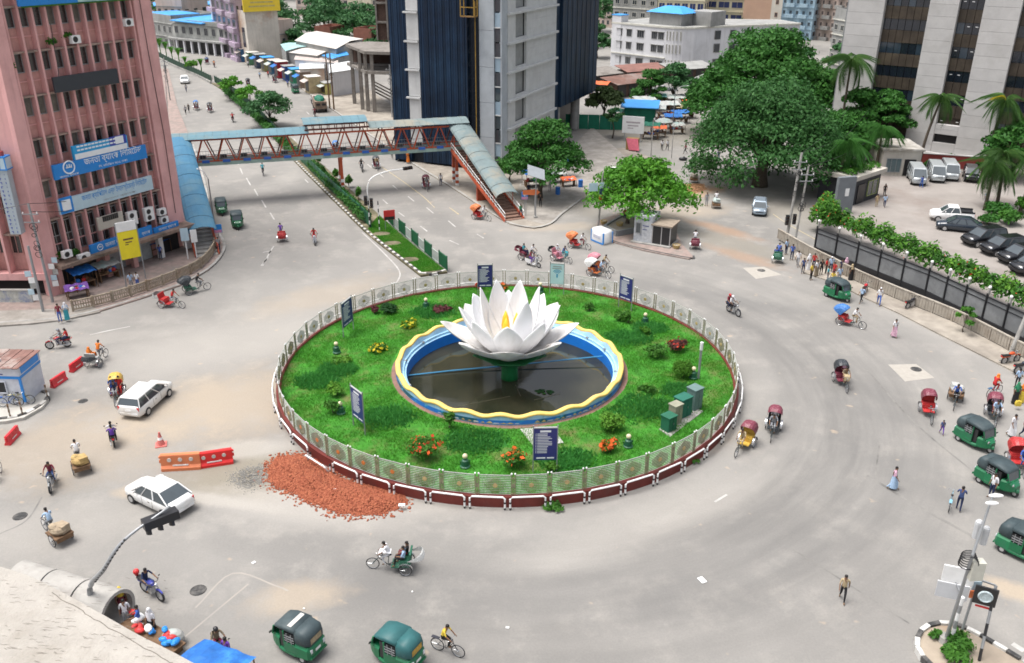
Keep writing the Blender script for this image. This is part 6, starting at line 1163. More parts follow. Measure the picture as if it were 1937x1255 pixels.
for i, (a, b, s) in enumerate([(p1, V3(52, 75, 8), .8), (p2, V3(53, 72, 7), .8), (p1, V3(46, 60, 6), .4), (p2, V3(48, 58, 5.2), .4), (p3, p5, 1.0), (p3 - V3(0, 0, .7), p5 - V3(0, 0, .6), 1.3), (p5, p11, 1.2), (p5 - V3(0, 0, .5), p11 - V3(0, 0, .5), 1.6), (p6, p8, .8), (p7 - V3(0, 0, .8), p8 - V3(0, 0, .8), 1.0), (p8, V3(-9, 63, 6), .7), (p10, V3(52, -6, 7), .8), (p3, V3(-60, 12, 8), .7)]):
    wire(['cable from the tangled pole to the trees', 'cable from the slim pole to the trees', 'lower cable from tangled pole to the gate palm', 'lower cable from slim pole to the gate palm', 'cable along the pink building front', 'lower cable along the pink building front', 'cable along the left avenue pavement', 'lower cable along the left avenue pavement', 'cable across the unfinished frame', 'lower cable across the unfinished frame', 'cable at the foot of navy tower', 'cable over the right pavement', 'cable at the far left of pink wing'][i], a, b, s)
t = thing('signal_gear', 'black traffic signal heads on the tangled corner poles', 'traffic signal', p1 * .35 + V3(P(1487, 458).x, P(1487, 458).y, 0) * .65 + V3(0, 0, 0)); t.location.z = 2.6
def sighead(px, py, pz, parent, n=3, rz=0):
    s = obj('signal_head', MB().box((0, 0, 0), (.34, .28, .36 * n)), M_black, parent, loc=(px, py, pz), rz=rz)
    for k in range(n): put('lens', cached('lens', lambda: MB().cyl((0, -.15, 0), (0, -.16, 0), .12, n=12)), paint('lens_dark', (.06, .03, .02), .3), s, loc=(0, 0, .36 * (k - (n - 1) / 2))); put('visor', cached('visor', lambda: MB().loft([[(.14 * math.cos(a), y, .14 * math.sin(a)) for a in [PI * q / 6 for q in range(7)]] for y in (-.14, -.34)], 0, closed=False)), M_black, s, loc=(0, 0, .36 * (k - (n - 1) / 2)))
    return s
sighead(.35, -.2, 0, t); sighead(-.4, -.2, -.1, t)
# bent signal mast near the camera on the left
gm = thing('signal_mast', 'curved perforated steel traffic signal mast over the white sedan', 'signal mast', P(186, 1185, 0)); gb = gm.location
tip = P(322, 958, 6.6) - gb; mid = P(196, 1078, 4.4) - gb; mid2 = P(235, 1022, 5.8) - gb; low = V3(.0, .05, 2.2)
obj('mast', MB().tube(smooth([V3(0, 0, 0), low, mid, mid2, tip], 6), [.16 - .11 * k / 24 for k in range(25)], 10), M_steel, gm, True)
hl = MB()
for p in smooth([low, mid, mid2], 9)[4:]: hl.ell(p + (CAM - gb - p).normalized() * .13, (.06, .06, .06), 6, 4)
obj('holes', hl, M_black, gm); d = (tip - mid2).normalized()
s = sighead(0, 0, 0, gm, 3); s.location = tip - d * .55 - V3(0, 0, .25); s.rotation_euler = (rad(90), 0, math.atan2(d.y, d.x) - PI / 2); s.scale = (1.5, 1.5, 1.45)
obj('base_plate', MB().box((0, 0, .04), (.6, .6, .08)), M_steel, gm)
# signal mast in the median
ms = thing('signal_mast', 'white and black striped signal mast bending over the right carriageway', 'signal mast', P(700, 432, .2)); mb = MB()
for k in range(7): mb.cyl((0, 0, k * .45), (0, 0, k * .45 + .45), .08, n=8, m=k % 2)
mb.tube(smooth([V3(0, 0, 3.1), V3(0, .05, 4.6), V3(.5, .4, 5.6), V3(2.0, 1.6, 6.0), V3(3.6, 2.9, 5.95)], 5), .07, 7, 1); obj('mast', mb, [M_black, M_white], ms); sighead(-.25, -.2, 3.2, ms, 3); sighead(.35, -.1, 2.9, ms, 3); s = sighead(0, 0, 0, ms, 3, .7); s.location = (4.1, 3.3, 5.95); s.rotation_euler = (0, PI / 2, .65)
t = thing('signpost', 'slim black and white post on the grassy median', 'post', P(718, 437, .2)); mb = MB()
for k in range(8): mb.cyl((0, 0, k * .42), (0, 0, k * .42 + .42), .06, n=7, m=k % 2)
obj('post', mb, [M_white, M_black], t)
t = thing('road_sign', 'red topped sign board standing behind the median fence', 'road sign', P(738, 436, .1), rad(20)); obj('board', MB().box((0, 0, 1.75), (1.25, .06, 1.1)), M_red, t); obj('white_part', MB().box((0, -.035, 1.4), (1.1, .02, .35)), M_black, t); obj('post', MB().box((-.5, 0, .6), (.06, .06, 1.2)).box((.5, 0, .6), (.06, .06, 1.2)), M_steel, t)
def lamp2(label, px, py, h, arm, z=.12, two=True, az=0):
    t = thing('street_lamp', label, 'street lamp', P(px, py, z), az); obj('pole', MB().cyl((0, 0, 0), (0, 0, h), .09, .06, 8), M_steel, t)
    for s in ((1, -1) if two else (1,)):
        obj('arm', MB().tube(smooth([V3(0, 0, h), V3(s * arm * .4, 0, h + .7), V3(s * arm, 0, h + .9)], 4), .045, 6), M_alu, t); obj('lamp_head', MB().ell((s * (arm + .3), 0, h + .88), (.42, .16, .09), 10, 5), M_alu, t)
lamp2('double armed street lamp over the market lane', 1272, 245, 6.2, 1.8); lamp2('street lamp with pale arm at the planter tree', 1203, 425, 5.5, 2.4, two=False, az=PI * .93); lamp2('street lamp leaning beside the left stairway roof', 405, 420, 5.0, 1.4, two=False, az=2.6)
sp_ = thing('solar_panel_pole', 'solar panel on a steel pole at the pavement corner', 'solar panel', P(1013, 412, .13), .2); obj('pole', MB().cyl((0, 0, 0), (0, 0, 5.2), .07, n=8), M_steel, sp_); obj('panel', MB().box((0, 0, 5.3), (2.1, 1.7, .06), R=Matrix.Rotation(.35, 3, 'Y') @ Matrix.Rotation(.55, 3, 'X')), mat('solar_cells', (.30, .32, .34), .3, .1, 2), sp_)
obj('base', MB().box((0, 0, .1), (.4, .4, .2)), M_conc, sp_)
t = thing('direction_sign', 'orange arrow sign board on poles at the pavement corner', 'direction sign', P(1003, 408, .13), .1); obj('board', MB().add([(-.9, 0, 2.5), (.7, 0, 2.4), (1.1, 0, 2.75), (.7, 0, 3.1), (-.9, 0, 3.0)], [(0, 1, 2, 3, 4)]).add([(-.9, .06, 2.5), (.7, .06, 2.4), (1.1, .06, 2.75), (.7, .06, 3.1), (-.9, .06, 3.0)], [(4, 3, 2, 1, 0)]), M_orange, t); obj('post', MB().cyl((-.5, .03, 0), (-.5, .03, 2.5), .04).cyl((.5, .03, 0), (.5, .03, 2.5), .04), M_steel, t)
t = thing('pavement_sign', 'blue and pink pedestrian sign at the right stair foot', 'sign', P(992, 402, .13), .1); obj('board', MB().box((0, 0, 2.0), (.75, .05, .9)), M_sblu, t); obj('pink_part', MB().box((0, -.03, 1.72), (.7, .02, .3)), paint('sign_pink', (.6, .25, .4)), t); obj('pictogram', MB().box((0, -.03, 2.15), (.1, .02, .4)).box((0, -.03, 2.12), (.35, .02, .08)), M_white, t); obj('post', MB().cyl((0, .05, 0), (0, .05, 2.4), .04), M_steel, t)
t = thing('pavement_sign', 'blue and pink pedestrian sign at the left stair foot', 'sign', P(416, 462, .13), .3); obj('board', MB().box((0, 0, 1.7), (.8, .05, .9)), M_sblu, t); obj('pink_part', MB().box((0, -.03, 1.42), (.7, .02, .3)), paint('sign_pink', (.6, .25, .4)), t); obj('post', MB().cyl((0, .05, 0), (0, .05, 2.1), .04), M_steel, t)
t = thing('poster_board', 'pale posters on poles left of the left stairway', 'poster board', P(362, 490, .13), .4); obj('poster', MB().box((-.3, 0, 2.6), (.75, .06, 1.3)), M_spale, t); obj('poster', MB().box((.55, .1, 2.3), (.6, .06, 1.3)), M_white, t); obj('post', MB().cyl((-.3, .06, 0), (-.3, .06, 3.2), .06).cyl((.55, .16, 0), (.55, .16, 2.9), .06), M_white, t)
t = thing('poster_cluster', 'strips of posters hung round the leaning pole by the planter', 'posters', p9 * .6 + P(1131, 436, .12) * .4, .2)
for k, m in enumerate((M_spale, M_navy, M_orange, M_white)): obj('poster', MB().box((0, -.14, 1.2 - k * .7), (.5, .04, .6)), m, t)
obj('banner', MB().box((-.9, 0, 1.0), (1.0, .05, .9)).box((.9, .0, 1.1), (1.0, .05, .5)), M_spale, t)
for i, (px, py) in enumerate([(70, 588), (112, 560)]):
    t = thing('poster_cluster', ['white handbills tied to the left lamp pole', 'white handbills beside the purple stall'][i], 'posters', P(px, py, .13))
    for k in range(5): obj('handbill', MB().box((random.uniform(-.25, .25), random.uniform(-.1, .1), 1.2 + k * .55), (.5, .04, .5), rz=random.uniform(-.4, .4)), (M_white, M_spale, M_tarpw)[k % 3], t)
# ------------------------------------------------------------------ plastic road barriers, cone, rubble, pipes
def barrier_mesh():
    mb = MB(); mb.loft([[(x, y, z) for x, y in ((-1, -w), (1, -w), (1, w), (-1, w))] for w, z in ((.26, 0), (.26, .16), (.15, .30), (.13, .86), (.11, .9))]); 
    for s in (-1, 1): mb.box((s * 1.04, 0, .5), (.1, .12, .16)); mb.box((s * 1.04, 0, .75), (.1, .12, .1))
    return mb
def barrier(label, px, py, a, b, m, sc=1.0):
    t = thing('road_barrier', label, 'road barrier', P(px, py), heading(P(*a), P(*b)), 'plastic water barriers on the road'); part('body', 'barrier_body', barrier_mesh, m, t, scale=sc)
    for k in (-1, 0, 1): part('hole', 'barrier_hole', lambda: MB().cyl((0, -.17, 0), (0, .17, 0), .11, n=12), M_tinw if sc > 1 else M_red, t, loc=(k * .55 * sc, 0, .62 * sc), scale=sc)
    part('lettering', 'barrier_text', lambda: MB().box((0, -.20, .32), (.8, .02, .07)), M_white, t, scale=sc)
M_bred2 = paint('barrier_red', (.62, .03, .04), .4)
barrier('red plastic barrier nearest the booth in the left pair', 112, 726, (98, 731), (126, 712), M_bred2, .74); barrier('red plastic barrier behind the orange rider rickshaw', 146, 697, (134, 703), (160, 684), M_bred2, .74); barrier('red plastic barrier alone at the left edge', 25, 832, (14, 840), (37, 815), M_bred2, .74)
barrier('faded orange barrier left of the bright red one', 345, 886, (311, 888), (378, 884), paint('barrier_orange', (.62, .19, .08), .45), 1.18); barrier('bright red barrier joined to the faded orange one', 407, 879, (378, 884), (436, 875), paint('barrier_bright_red', (.66, .02, .02), .4), 1.1)
t = thing('traffic_cone', 'faded pink traffic cone near the white estate car', 'traffic cone', P(305, 842), .3); obj('cone', MB().lathe([(.26, .06), (.1, .7), (.06, .95)], 12), mat('faded_cone', (.55, .16, .14), .6, .2, 3), t); obj('base', MB().box((0, 0, .03), (.7, .7, .06)), mat('faded_cone', (.55, .16, .14)), t); obj('white_band', MB().lathe([(.17, .42), (.13, .6)], 12, m=0, cap=False), M_white, t)
# rubble heap of broken bricks
def heap(name, label, cat, px, n, size, h, m, noise_amp=.25):
    c = [P(x, y) for x, y in px]; poly = [(v.x, v.y) for v in c]; xs = [p[0] for p in poly]; ys = [p[1] for p in poly]; out = []
    def edge(x, y):
        best = 1e9; inside = False; j = len(poly) - 1
        for i in range(len(poly)):
            x1, y1 = poly[i]; x2, y2 = poly[j]
            if (y1 > y) != (y2 > y) and x < (x2 - x1) * (y - y1) / (y2 - y1) + x1: inside = not inside
            dx, dy = x2 - x1, y2 - y1; t_ = max(0, min(1, ((x - x1) * dx + (y - y1) * dy) / (dx * dx + dy * dy))); best = min(best, math.hypot(x - x1 - t_ * dx, y - y1 - t_ * dy)); j = i
        return best if inside else -best
    cube = np.array([(i, j, k) for i in (-1, 1) for j in (-1, 1) for k in (-1, 1)], float); fc = np.array([(0, 1, 3, 2), (4, 6, 7, 5), (0, 4, 5, 1), (2, 3, 7, 6), (0, 2, 6, 4), (1, 5, 7, 3)]); vs_ = []; fs = []
    k = 0; tries = 0
    while k < n and tries < n * 8:
        tries += 1; x = random.uniform(min(xs) - .6, max(xs) + .6); y = random.uniform(min(ys) - .6, max(ys) + .6); e = edge(x, y)
        if e < 0 and random.random() > math.exp(e * 4.5) * .5: continue
        z = h * (1 - math.exp(-max(e, 0) / 1.1)) * (1 + noise_amp * math.sin(x * 2.3) * math.cos(y * 2.9 + x)); s = size * random.uniform(.5, 1.6)
        R = np.array(Matrix.Rotation(random.uniform(0, 6.28), 3, Vector((random.gauss(0, 1), random.gauss(0, 1), random.gauss(0, 1))).normalized())); v = (cube * np.array((s, s * random.uniform(.5, .9), s * random.uniform(.35, .7)))) @ R.T + np.array((x, y, z)); vs_.append(v); fs.append(fc + 8 * k); k += 1
    o = put(name, fast_mesh(name, np.concatenate(vs_), np.concatenate(fs)), m); tag(o, label, cat, kind='stuff'); return o
def chipmat(name, a, b, c):
    m, N, L, B = nodes(name); g_ = N.new('ShaderNodeNewGeometry'); r_ = g_.outputs['Random Per Island']; col = mixc(N, L, r_, a, b); n_ = noise(N, L, g_.outputs['Position'], 1.2, 3); col = mixc(N, L, ramp(N, L, n_, .5, .7), col, c); L.new(col, B.inputs['Base Color']); B.inputs['Roughness'].default_value = .95; return m
HP = [(512, 880), (530, 866), (565, 862), (592, 872), (615, 890), (640, 905), (690, 918), (740, 930), (766, 940), (762, 955), (735, 968), (690, 975), (640, 970), (600, 955), (560, 935), (520, 918), (508, 900)]
heap('brick_rubble', 'wide heap of broken orange brick chips against the red island wall', 'rubble', HP, 9000, .058, .42, chipmat('brick_chips', (.215, .052, .025), (.36, .118, .058), (.28, .08, .04)))
struct('rubble_base', MB().prism([P(x, y, .02) for x, y in HP], -.01, .02), mat('brick_dust', (.24, .085, .045), .95, .2, 2))
heap('gravel_heap', 'thin spread of grey gravel left of the brick rubble', 'gravel', [(440, 898), (470, 884), (505, 880), (500, 915), (470, 925), (440, 915)], 1300, .024, .06, chipmat('grey_gravel', (.20, .195, .185), (.28, .27, .25), (.24, .23, .215)))
heap('sand_rubble', 'orange soil heap across the side road behind the kiosk', 'soil heap', [(1284, 360), (1300, 350), (1330, 350), (1336, 360), (1310, 368)], 1200, .06, .5, chipmat('orange_soil', (.34, .18, .09), (.42, .24, .13), (.38, .2, .1)))
for i, (px, py, w) in enumerate([(760, 956, .25), (633, 926, .2), (1328, 1098, .3), (960, 1188, .2), (480, 1065, .25), (780, 1120, .12), (575, 1152, .12), (1160, 725, .1)]):
    tag(obj('litter', MB().box((0, 0, .02), (w * (1.5 if i in (0, 2) else .8), w * (1 if i in (0, 2) else .6), .03), rz=i), M_white, loc=P(px, py, .01 if i > 1 else .3)), ['white scrap lying at the end of the brick rubble', 'white scrap on top of the brick rubble', 'white paper lying alone on the road at lower right', 'small pale scrap on the road at lower centre', 'pale scrap on the road left of the two seated passengers rickshaw', 'tiny scrap below the green rickshaw', 'tiny scrap above the green auto rickshaws', 'tiny scrap in the pool corner'][i], 'litter')
# concrete pipes
def pipe(label, a, b, R):
    a, b = Vector(a), Vector(b); c = (a + b) / 2; t = thing('concrete_pipe', label, 'concrete pipe', (c.x, c.y, 0), heading(a, b), 'concrete pipes on the ground'); L_ = (b - a).length
    def sh():
        mb = MB(); n = 24; rg = []
        for x, r in ((-L_ / 2, R - .1), (-L_ / 2, R), (L_ / 2 - .2, R), (L_ / 2 - .2, R + .07), (L_ / 2, R + .07), (L_ / 2, R - .1), (-L_ / 2, R - .1)): rg.append([(x, r * math.cos(2 * PI * k / n), R + r * math.sin(2 * PI * k / n)) for k in range(n)])
        return mb.loft(rg, 0, cap=False)
    obj('shell', sh(), mat('pipe_concrete', (.36, .345, .32), .9, .15, 1.2, c2=(.26, .24, .22), amt=.3), t)
q0, q1 = P(38, 1090, .95), P(226, 1158, .95); d = (q1 - q0).normalized(); L3 = (q1 - q0).length / 3
for k in range(3): pipe(['leftmost concrete pipe along the roof ledge', 'middle concrete pipe behind the signal mast', 'rightmost concrete pipe with open end by the seated group'][k], q0 + d * (k * L3 + .06), q0 + d * ((k + 1) * L3 - .06), .88 + .05 * k)
# ------------------------------------------------------------------ roof ledge of the building the photo was taken from, awnings below
M_ledge = mat('roof_ledge_plaster', (.37, .345, .31), .9, .12, 2.2, c2=(.29, .265, .23), amt=.4, bump=.5, bscale=18, streak=False)
ZL = 22.0; edge = smooth([P(x, y, ZL) for x, y in [(-120, 1040), (0, 1072), (60, 1092), (120, 1122), (200, 1166), (260, 1200), (320, 1230), (380, 1262), (470, 1310)]], 3)
lg = thing('roof_ledge', 'pale cracked plaster roof ledge filling the bottom left corner', 'roof ledge', (edge[0].x, edge[0].y, ZL)); o0 = Vector(lg.location)
poly = [e - o0 for e in edge] + [P(300, 1500, ZL) - o0, P(-300, 1500, ZL) - o0, P(-400, 1100, ZL) - o0]; obj('slab', MB().prism([(v.x, v.y) for v in poly], -.25, 0), M_ledge, lg)
cr = MB()
for k in range(130):
    a = P(random.uniform(0, 330), random.uniform(1090, 1255), ZL) - o0; L_ = random.uniform(.03, .16); pts = [a + V3(i * L_ / 4, random.uniform(-.008, .008) - i * .004, .002) for i in range(5)]; cr.tube(pts, [.001, .003, .003, .002, .001], 4)
cp = smooth([P(x, y, ZL) - o0 + V3(0, -.05, .003) for x, y in [(100, 1118), (150, 1146), (190, 1172), (240, 1200), (300, 1234), (330, 1250)]], 5); cr.tube([p + V3(random.uniform(-.012, .012), random.uniform(-.012, .012), 0) for p in cp], .005, 4)
obj('cracks', cr, mat('crack_dark', (.16, .14, .12), .95), lg)
aw = thing('market_stall', 'bright blue tarpaulin stall roof at the bottom edge', 'market stall', P(396, 1266, 2.5) - V3(0, 0, 2.5), rad(-24)); tm = MB(); rg = []
for i in range(9): rg.append([(-1.4 + i * .35, -1.3 + j * .52, 2.5 + .22 * math.sin(j * .62) + .05 * math.sin(i * 1.9 + j)) for j in range(6)])
tm.loft(rg, 0, cap=False, closed=False); obj('awning', tm, M_tarpb, aw); 
for sx in (-1.3, 1.3):
    for sy in (-1.2, 1.2): obj('pole', MB().cyl((sx, sy, 0), (sx, sy, 2.5), .04, n=5), M_wood, aw)
obj('table', MB().box((0, 0, .8), (2.2, 1.6, .1)).box((-1, 0, .4), (.1, 1.4, .8)).box((1, 0, .4), (.1, 1.4, .8)), M_wood, aw)
t = thing('goods_table', 'low vendor table with white and blue bundles by the ledge', 'vendor table', P(292, 1215, 0), rad(-33)); obj('table', MB().box((0, 0, .5), (3.6, .9, .08)).box((-1.5, 0, .25), (.1, .8, .5)).box((1.5, 0, .25), (.1, .8, .5)), M_wood, t)
for k in range(20): put('bundle', cached('cloth_bundle', lambda: MB().ell((0, 0, .1), (.26, .17, .13), 8, 5)), random.choice((M_white, M_white, M_sblu, M_sblu, M_red)), t, loc=(random.uniform(-1.7, 1.7), random.uniform(-.35, .35), .55 + .1 * (k % 3)), rz=random.uniform(0, 3), scale=random.uniform(.7, 1.2))
t = thing('bundle', 'grey wrapped bundle on the ground beside the blue tarpaulin', 'bundle', P(330, 1218, 0)); obj('cloth', MB().ell((0, 0, .4), (.55, .4, .4), 10, 7), M_tarpw, t); obj('tie', MB().hoop((0, 0, .72), (0, 0, 1), .16, .04, 10, 4), M_wood, t)
# ------------------------------------------------------------------ small planted island at the lower right with poles and signs
iq = [P(x, y) for x, y in [(1733, 1232), (1735, 1210), (1752, 1192), (1790, 1186), (1830, 1198), (1880, 1226), (1930, 1256), (1960, 1290), (1860, 1330), (1790, 1290), (1750, 1258)]]
struct('traffic_island', MB().prism(iq, -.02, .2), M_dirt); kk = thing('island_kerb', 'black and white kerb of the small planted island at lower right', 'kerb', iq[0]); q = resample(smooth(iq[:7], 5), .62) ; q2 = resample(smooth([iq[0], iq[10], iq[9], iq[8]], 5), .62)
for i, (a, b) in enumerate(list(zip(q, q[1:])) + list(zip(q2, q2[1:]))): put('kerb_stone', cached('kerb_stone3', lambda: MB().box((0, 0, .15), (.6, .22, .36))), M_kerbb if i % 2 else M_kerbw, kk, loc=(a + b) / 2 - kk.location, rz=heading(a, b))
bush(1812, 1226, .7, .7, 'green weeds in the middle of the lower right island', L_bush, 700, z=.2, size=.1); bush(1800, 1245, .8, .6, 'green weeds at the front of the lower right island', L_bush, 700, z=.2, size=.1); bush(1768, 1205, .35, .4, 'small weed tuft at the left of the lower right island', L_bush, 200, z=.2, size=.1)
cm = thing('camera_pole', 'camera pole with floodlights and boxes on the lower right island', 'camera pole', P(1788, 1213, .2)); o0 = Vector(cm.location); tp = P(1877, 940, 8.6) - o0; k1_ = P(1840, 1050, 6.2) - o0
obj('pole', MB().tube([V3(0, 0, 0), k1_ * .5, k1_, tp], [.085, .08, .065, .045], 9), M_steel, cm); obj('footing', MB().cyl((0, 0, 0), (0, 0, .3), .35, .3, 10), M_conc, cm)
def oncm(px, py, z): return P(px, py, z) - o0
for (px, py, z) in ((1852, 990, 7.4), (1866, 1002, 7.0)): c = oncm(px, py, z); obj('camera', MB().cyl(c, c + V3(0, 0, -.75), .16, .15, 10).ell(c + V3(0, 0, .02), .16, 8, 5), mat('camera_grey', (.5, .51, .52), .5, .1), cm)
c = oncm(1884, 938, 8.6); obj('floodlight', MB().ell(c, (.34, .12, .08), 10, 5).ell(c + V3(-.35, -.4, -.1), (.3, .12, .08), 10, 5), M_white, cm); c = oncm(1840, 1075, 5.3); obj('control_box', MB().box(c + V3(.1, -.1, 0), (.55, .4, .95)), mat('ivory_box', (.55, .54, .47), .5, .1), cm)
mb = MB()
for k in range(5): c = oncm(1832, 1050 + 4 * k, 5.9 - .05 * k); mb.hoop(c, (.3, 1, .2), .28 + .03 * k, .03, 12, 4)
obj('cable_coils', mb, M_black, cm)
b2 = thing('sign_panel', 'two blank pale panels on a striped pole at lower right', 'sign panel', P(1798, 1216, .2), 0); o0 = Vector(b2.location); mb = MB()
for k in range(6): mb.cyl((0, 0, k * .45), (0, 0, k * .45 + .45), .09, n=8, m=k % 2)
obj('pole', mb, [M_steel, M_white], b2); c = P(1808, 1102, 3.2) - o0; Rm = Matrix.Rotation(-.35, 3, 'Z'); obj('panel', MB().box(c + V3(.05, 0, .42), (1.35, .08, .85), R=Rm), M_white, b2); obj('panel', MB().box(c + V3(-.1, -.05, -.45), (1.35, .08, .85), R=Rm), mat('dull_white_panel', (.55, .56, .58), .5, .06), b2); obj('bracket', MB().bar((0, 0, 2.6), c, .08), M_steel, b2)
b3 = thing('hanging_sign', 'black square sign with white round emblem on a bent post', 'hanging sign', P(1852, 1250, .2), 0); o0 = Vector(b3.location); mb = MB(); tp = P(1884, 1108, 3.6) - o0
for k in range(6): mb.cyl(tp * (k / 6), tp * ((k + 1) / 6), .07, n=7, m=k % 2)
obj('post', mb, [M_black, M_steel], b3); arm = P(1850, 1096, 3.7) - o0; obj('arm', MB().bar(tp, arm, .07), M_steel, b3); c = P(1864, 1128, 3.1) - o0; Rm = Matrix.Rotation(-.45, 3, 'Z'); obj('board', MB().box(c, (.95, .1, .95), R=Rm), M_black, b3); e = MB().hoop(c + Rm @ V3(0, -.06, 0), Rm @ V3(0, 1, 0), .27, .05, 20, 4); e.cyl(c + Rm @ V3(0, -.055, 0), c + Rm @ V3(0, -.065, 0), .22, n=16); obj('emblem', e, mat('emblem_pale', (.5, .58, .6), .5, .3, 12), b3); obj('red_strip', MB().box(c + V3(0, 0, -.62), (.6, .06, .08), R=Rm), M_red, b3)
t = thing('signal_post', 'slim pole with small blue sign between the lower right signs', 'post', P(1816, 1205, .2)); obj('pole', MB().cyl((0, 0, 0), (.25, .2, 3.4), .06), M_steel, t); obj('plate', MB().box((.2, .1, 2.9), (.4, .06, .6)), M_spale, t); obj('orange_plate', MB().box((.05, .0, 2.55), (.3, .06, .4)), M_orange, t)
# ------------------------------------------------------------------ people: one skinned body per pose, clothes coloured by region
def sk(pel, wai, che, nec, hea, top, arms, legs):
    J = {'pel': (pel, .115), 'wai': (wai, .11), 'che': (che, .125), 'nec': (nec, .055), 'hea': (hea, .082), 'top': (top, .075)}; E = [('pel', 'wai', 1), ('wai', 'che', 1), ('che', 'nec', 0), ('nec', 'hea', 0), ('hea', 'top', 0)]
    for s, (sh, el, wr) in arms.items():
        d = (Vector(wr) - Vector(el)).normalized(); ha = tuple(Vector(wr) + d * .07)
        J.update({'sh' + s: (sh, .058), 'el' + s: (el, .042), 'wr' + s: (wr, .029), 'ha' + s: (ha, .034)}); E += [('che', 'sh' + s, 1), ('sh' + s, 'el' + s, 1), ('el' + s, 'wr' + s, 0), ('wr' + s, 'ha' + s, 0)]
    for s, (hi, kn, an, to) in legs.items():
        J.update({'hi' + s: (hi, .088), 'kn' + s: (kn, .06), 'an' + s: (an, .04), 'to' + s: (to, .034)}); E += [('pel', 'hi' + s, 2), ('hi' + s, 'kn' + s, 2), ('kn' + s, 'an' + s, 2), ('an' + s, 'to' + s, 3)]
    return J, E
def stand_arms(f=0): return {'L': ((0, .17, 1.40), (-.03 + f, .23, 1.13), (.05 + 2 * f, .23, .89)), 'R': ((0, -.17, 1.40), (-.03 - f, -.23, 1.13), (.05 - 2 * f, -.23, .89))}
up = ((0, 0, .93), (0, 0, 1.10), (0, 0, 1.31), (.005, 0, 1.46), (.02, 0, 1.565), (.01, 0, 1.66))
POSE = {'stand': sk(*up, stand_arms(), {'L': ((0, .09, .89), (.02, .10, .49), (-.01, .10, .08), (.15, .13, .03)), 'R': ((0, -.09, .89), (.02, -.10, .49), (-.01, -.10, .08), (.15, -.13, .03))}),
    'walk': sk(*up, stand_arms(-.09), {'L': ((0, .09, .89), (.20, .10, .51), (.24, .10, .10), (.39, .12, .07)), 'R': ((0, -.09, .89), (-.06, -.10, .49), (-.34, -.10, .16), (-.24, -.12, .04))}),
    'reach': sk(*up, {'L': ((0, .17, 1.40), (.10, .24, 1.17), (.36, .18, 1.10)), 'R': ((0, -.17, 1.40), (.10, -.24, 1.17), (.36, -.18, 1.10))}, {'L': ((0, .09, .89), (.14, .10, .50), (.12, .10, .08), (.27, .12, .03)), 'R': ((0, -.09, .89), (-.05, -.10, .49), (-.2, -.10, .1), (-.06, -.12, .03))}),
    'sit': sk((0, 0, .11), (-.03, 0, .27), (-.05, 0, .48), (-.03, 0, .63), (0, 0, .735), (-.01, 0, .83), {'L': ((-.04, .17, .57), (.06, .23, .32), (.29, .13, .25)), 'R': ((-.04, -.17, .57), (.06, -.23, .32), (.29, -.13, .25))}, {'L': ((.03, .09, .10), (.43, .11, .12), (.45, .11, -.33), (.60, .13, -.38)), 'R': ((.03, -.09, .10), (.43, -.11, .12), (.45, -.11, -.33), (.60, -.13, -.38))}),
    'pedal': sk((0, 0, .08), (.05, 0, .25), (.15, 0, .46), (.22, 0, .60), (.28, 0, .70), (.28, 0, .79), {'L': ((.16, .17, .55), (.29, .25, .32), (.50, .23, .15)), 'R': ((.16, -.17, .55), (.29, -.25, .32), (.50, -.23, .15))}, {'L': ((.02, .09, .06), (.38, .11, -.10), (.24, .11, -.53), (.39, .12, -.58)), 'R': ((.02, -.09, .06), (.42, -.11, .04), (.32, -.11, -.36), (.47, -.12, -.40))}),
    'moto': sk((0, 0, .10), (.02, 0, .26), (.07, 0, .48), (.11, 0, .63), (.14, 0, .73), (.13, 0, .82), {'L': ((.07, .17, .57), (.22, .29, .36), (.50, .30, .24)), 'R': ((.07, -.17, .57), (.22, -.29, .36), (.50, -.30, .24))}, {'L': ((.03, .10, .09), (.40, .18, .03), (.20, .19, -.40), (.36, .21, -.44)), 'R': ((.03, -.10, .09), (.40, -.18, .03), (.20, -.19, -.40), (.36, -.21, -.44))})}
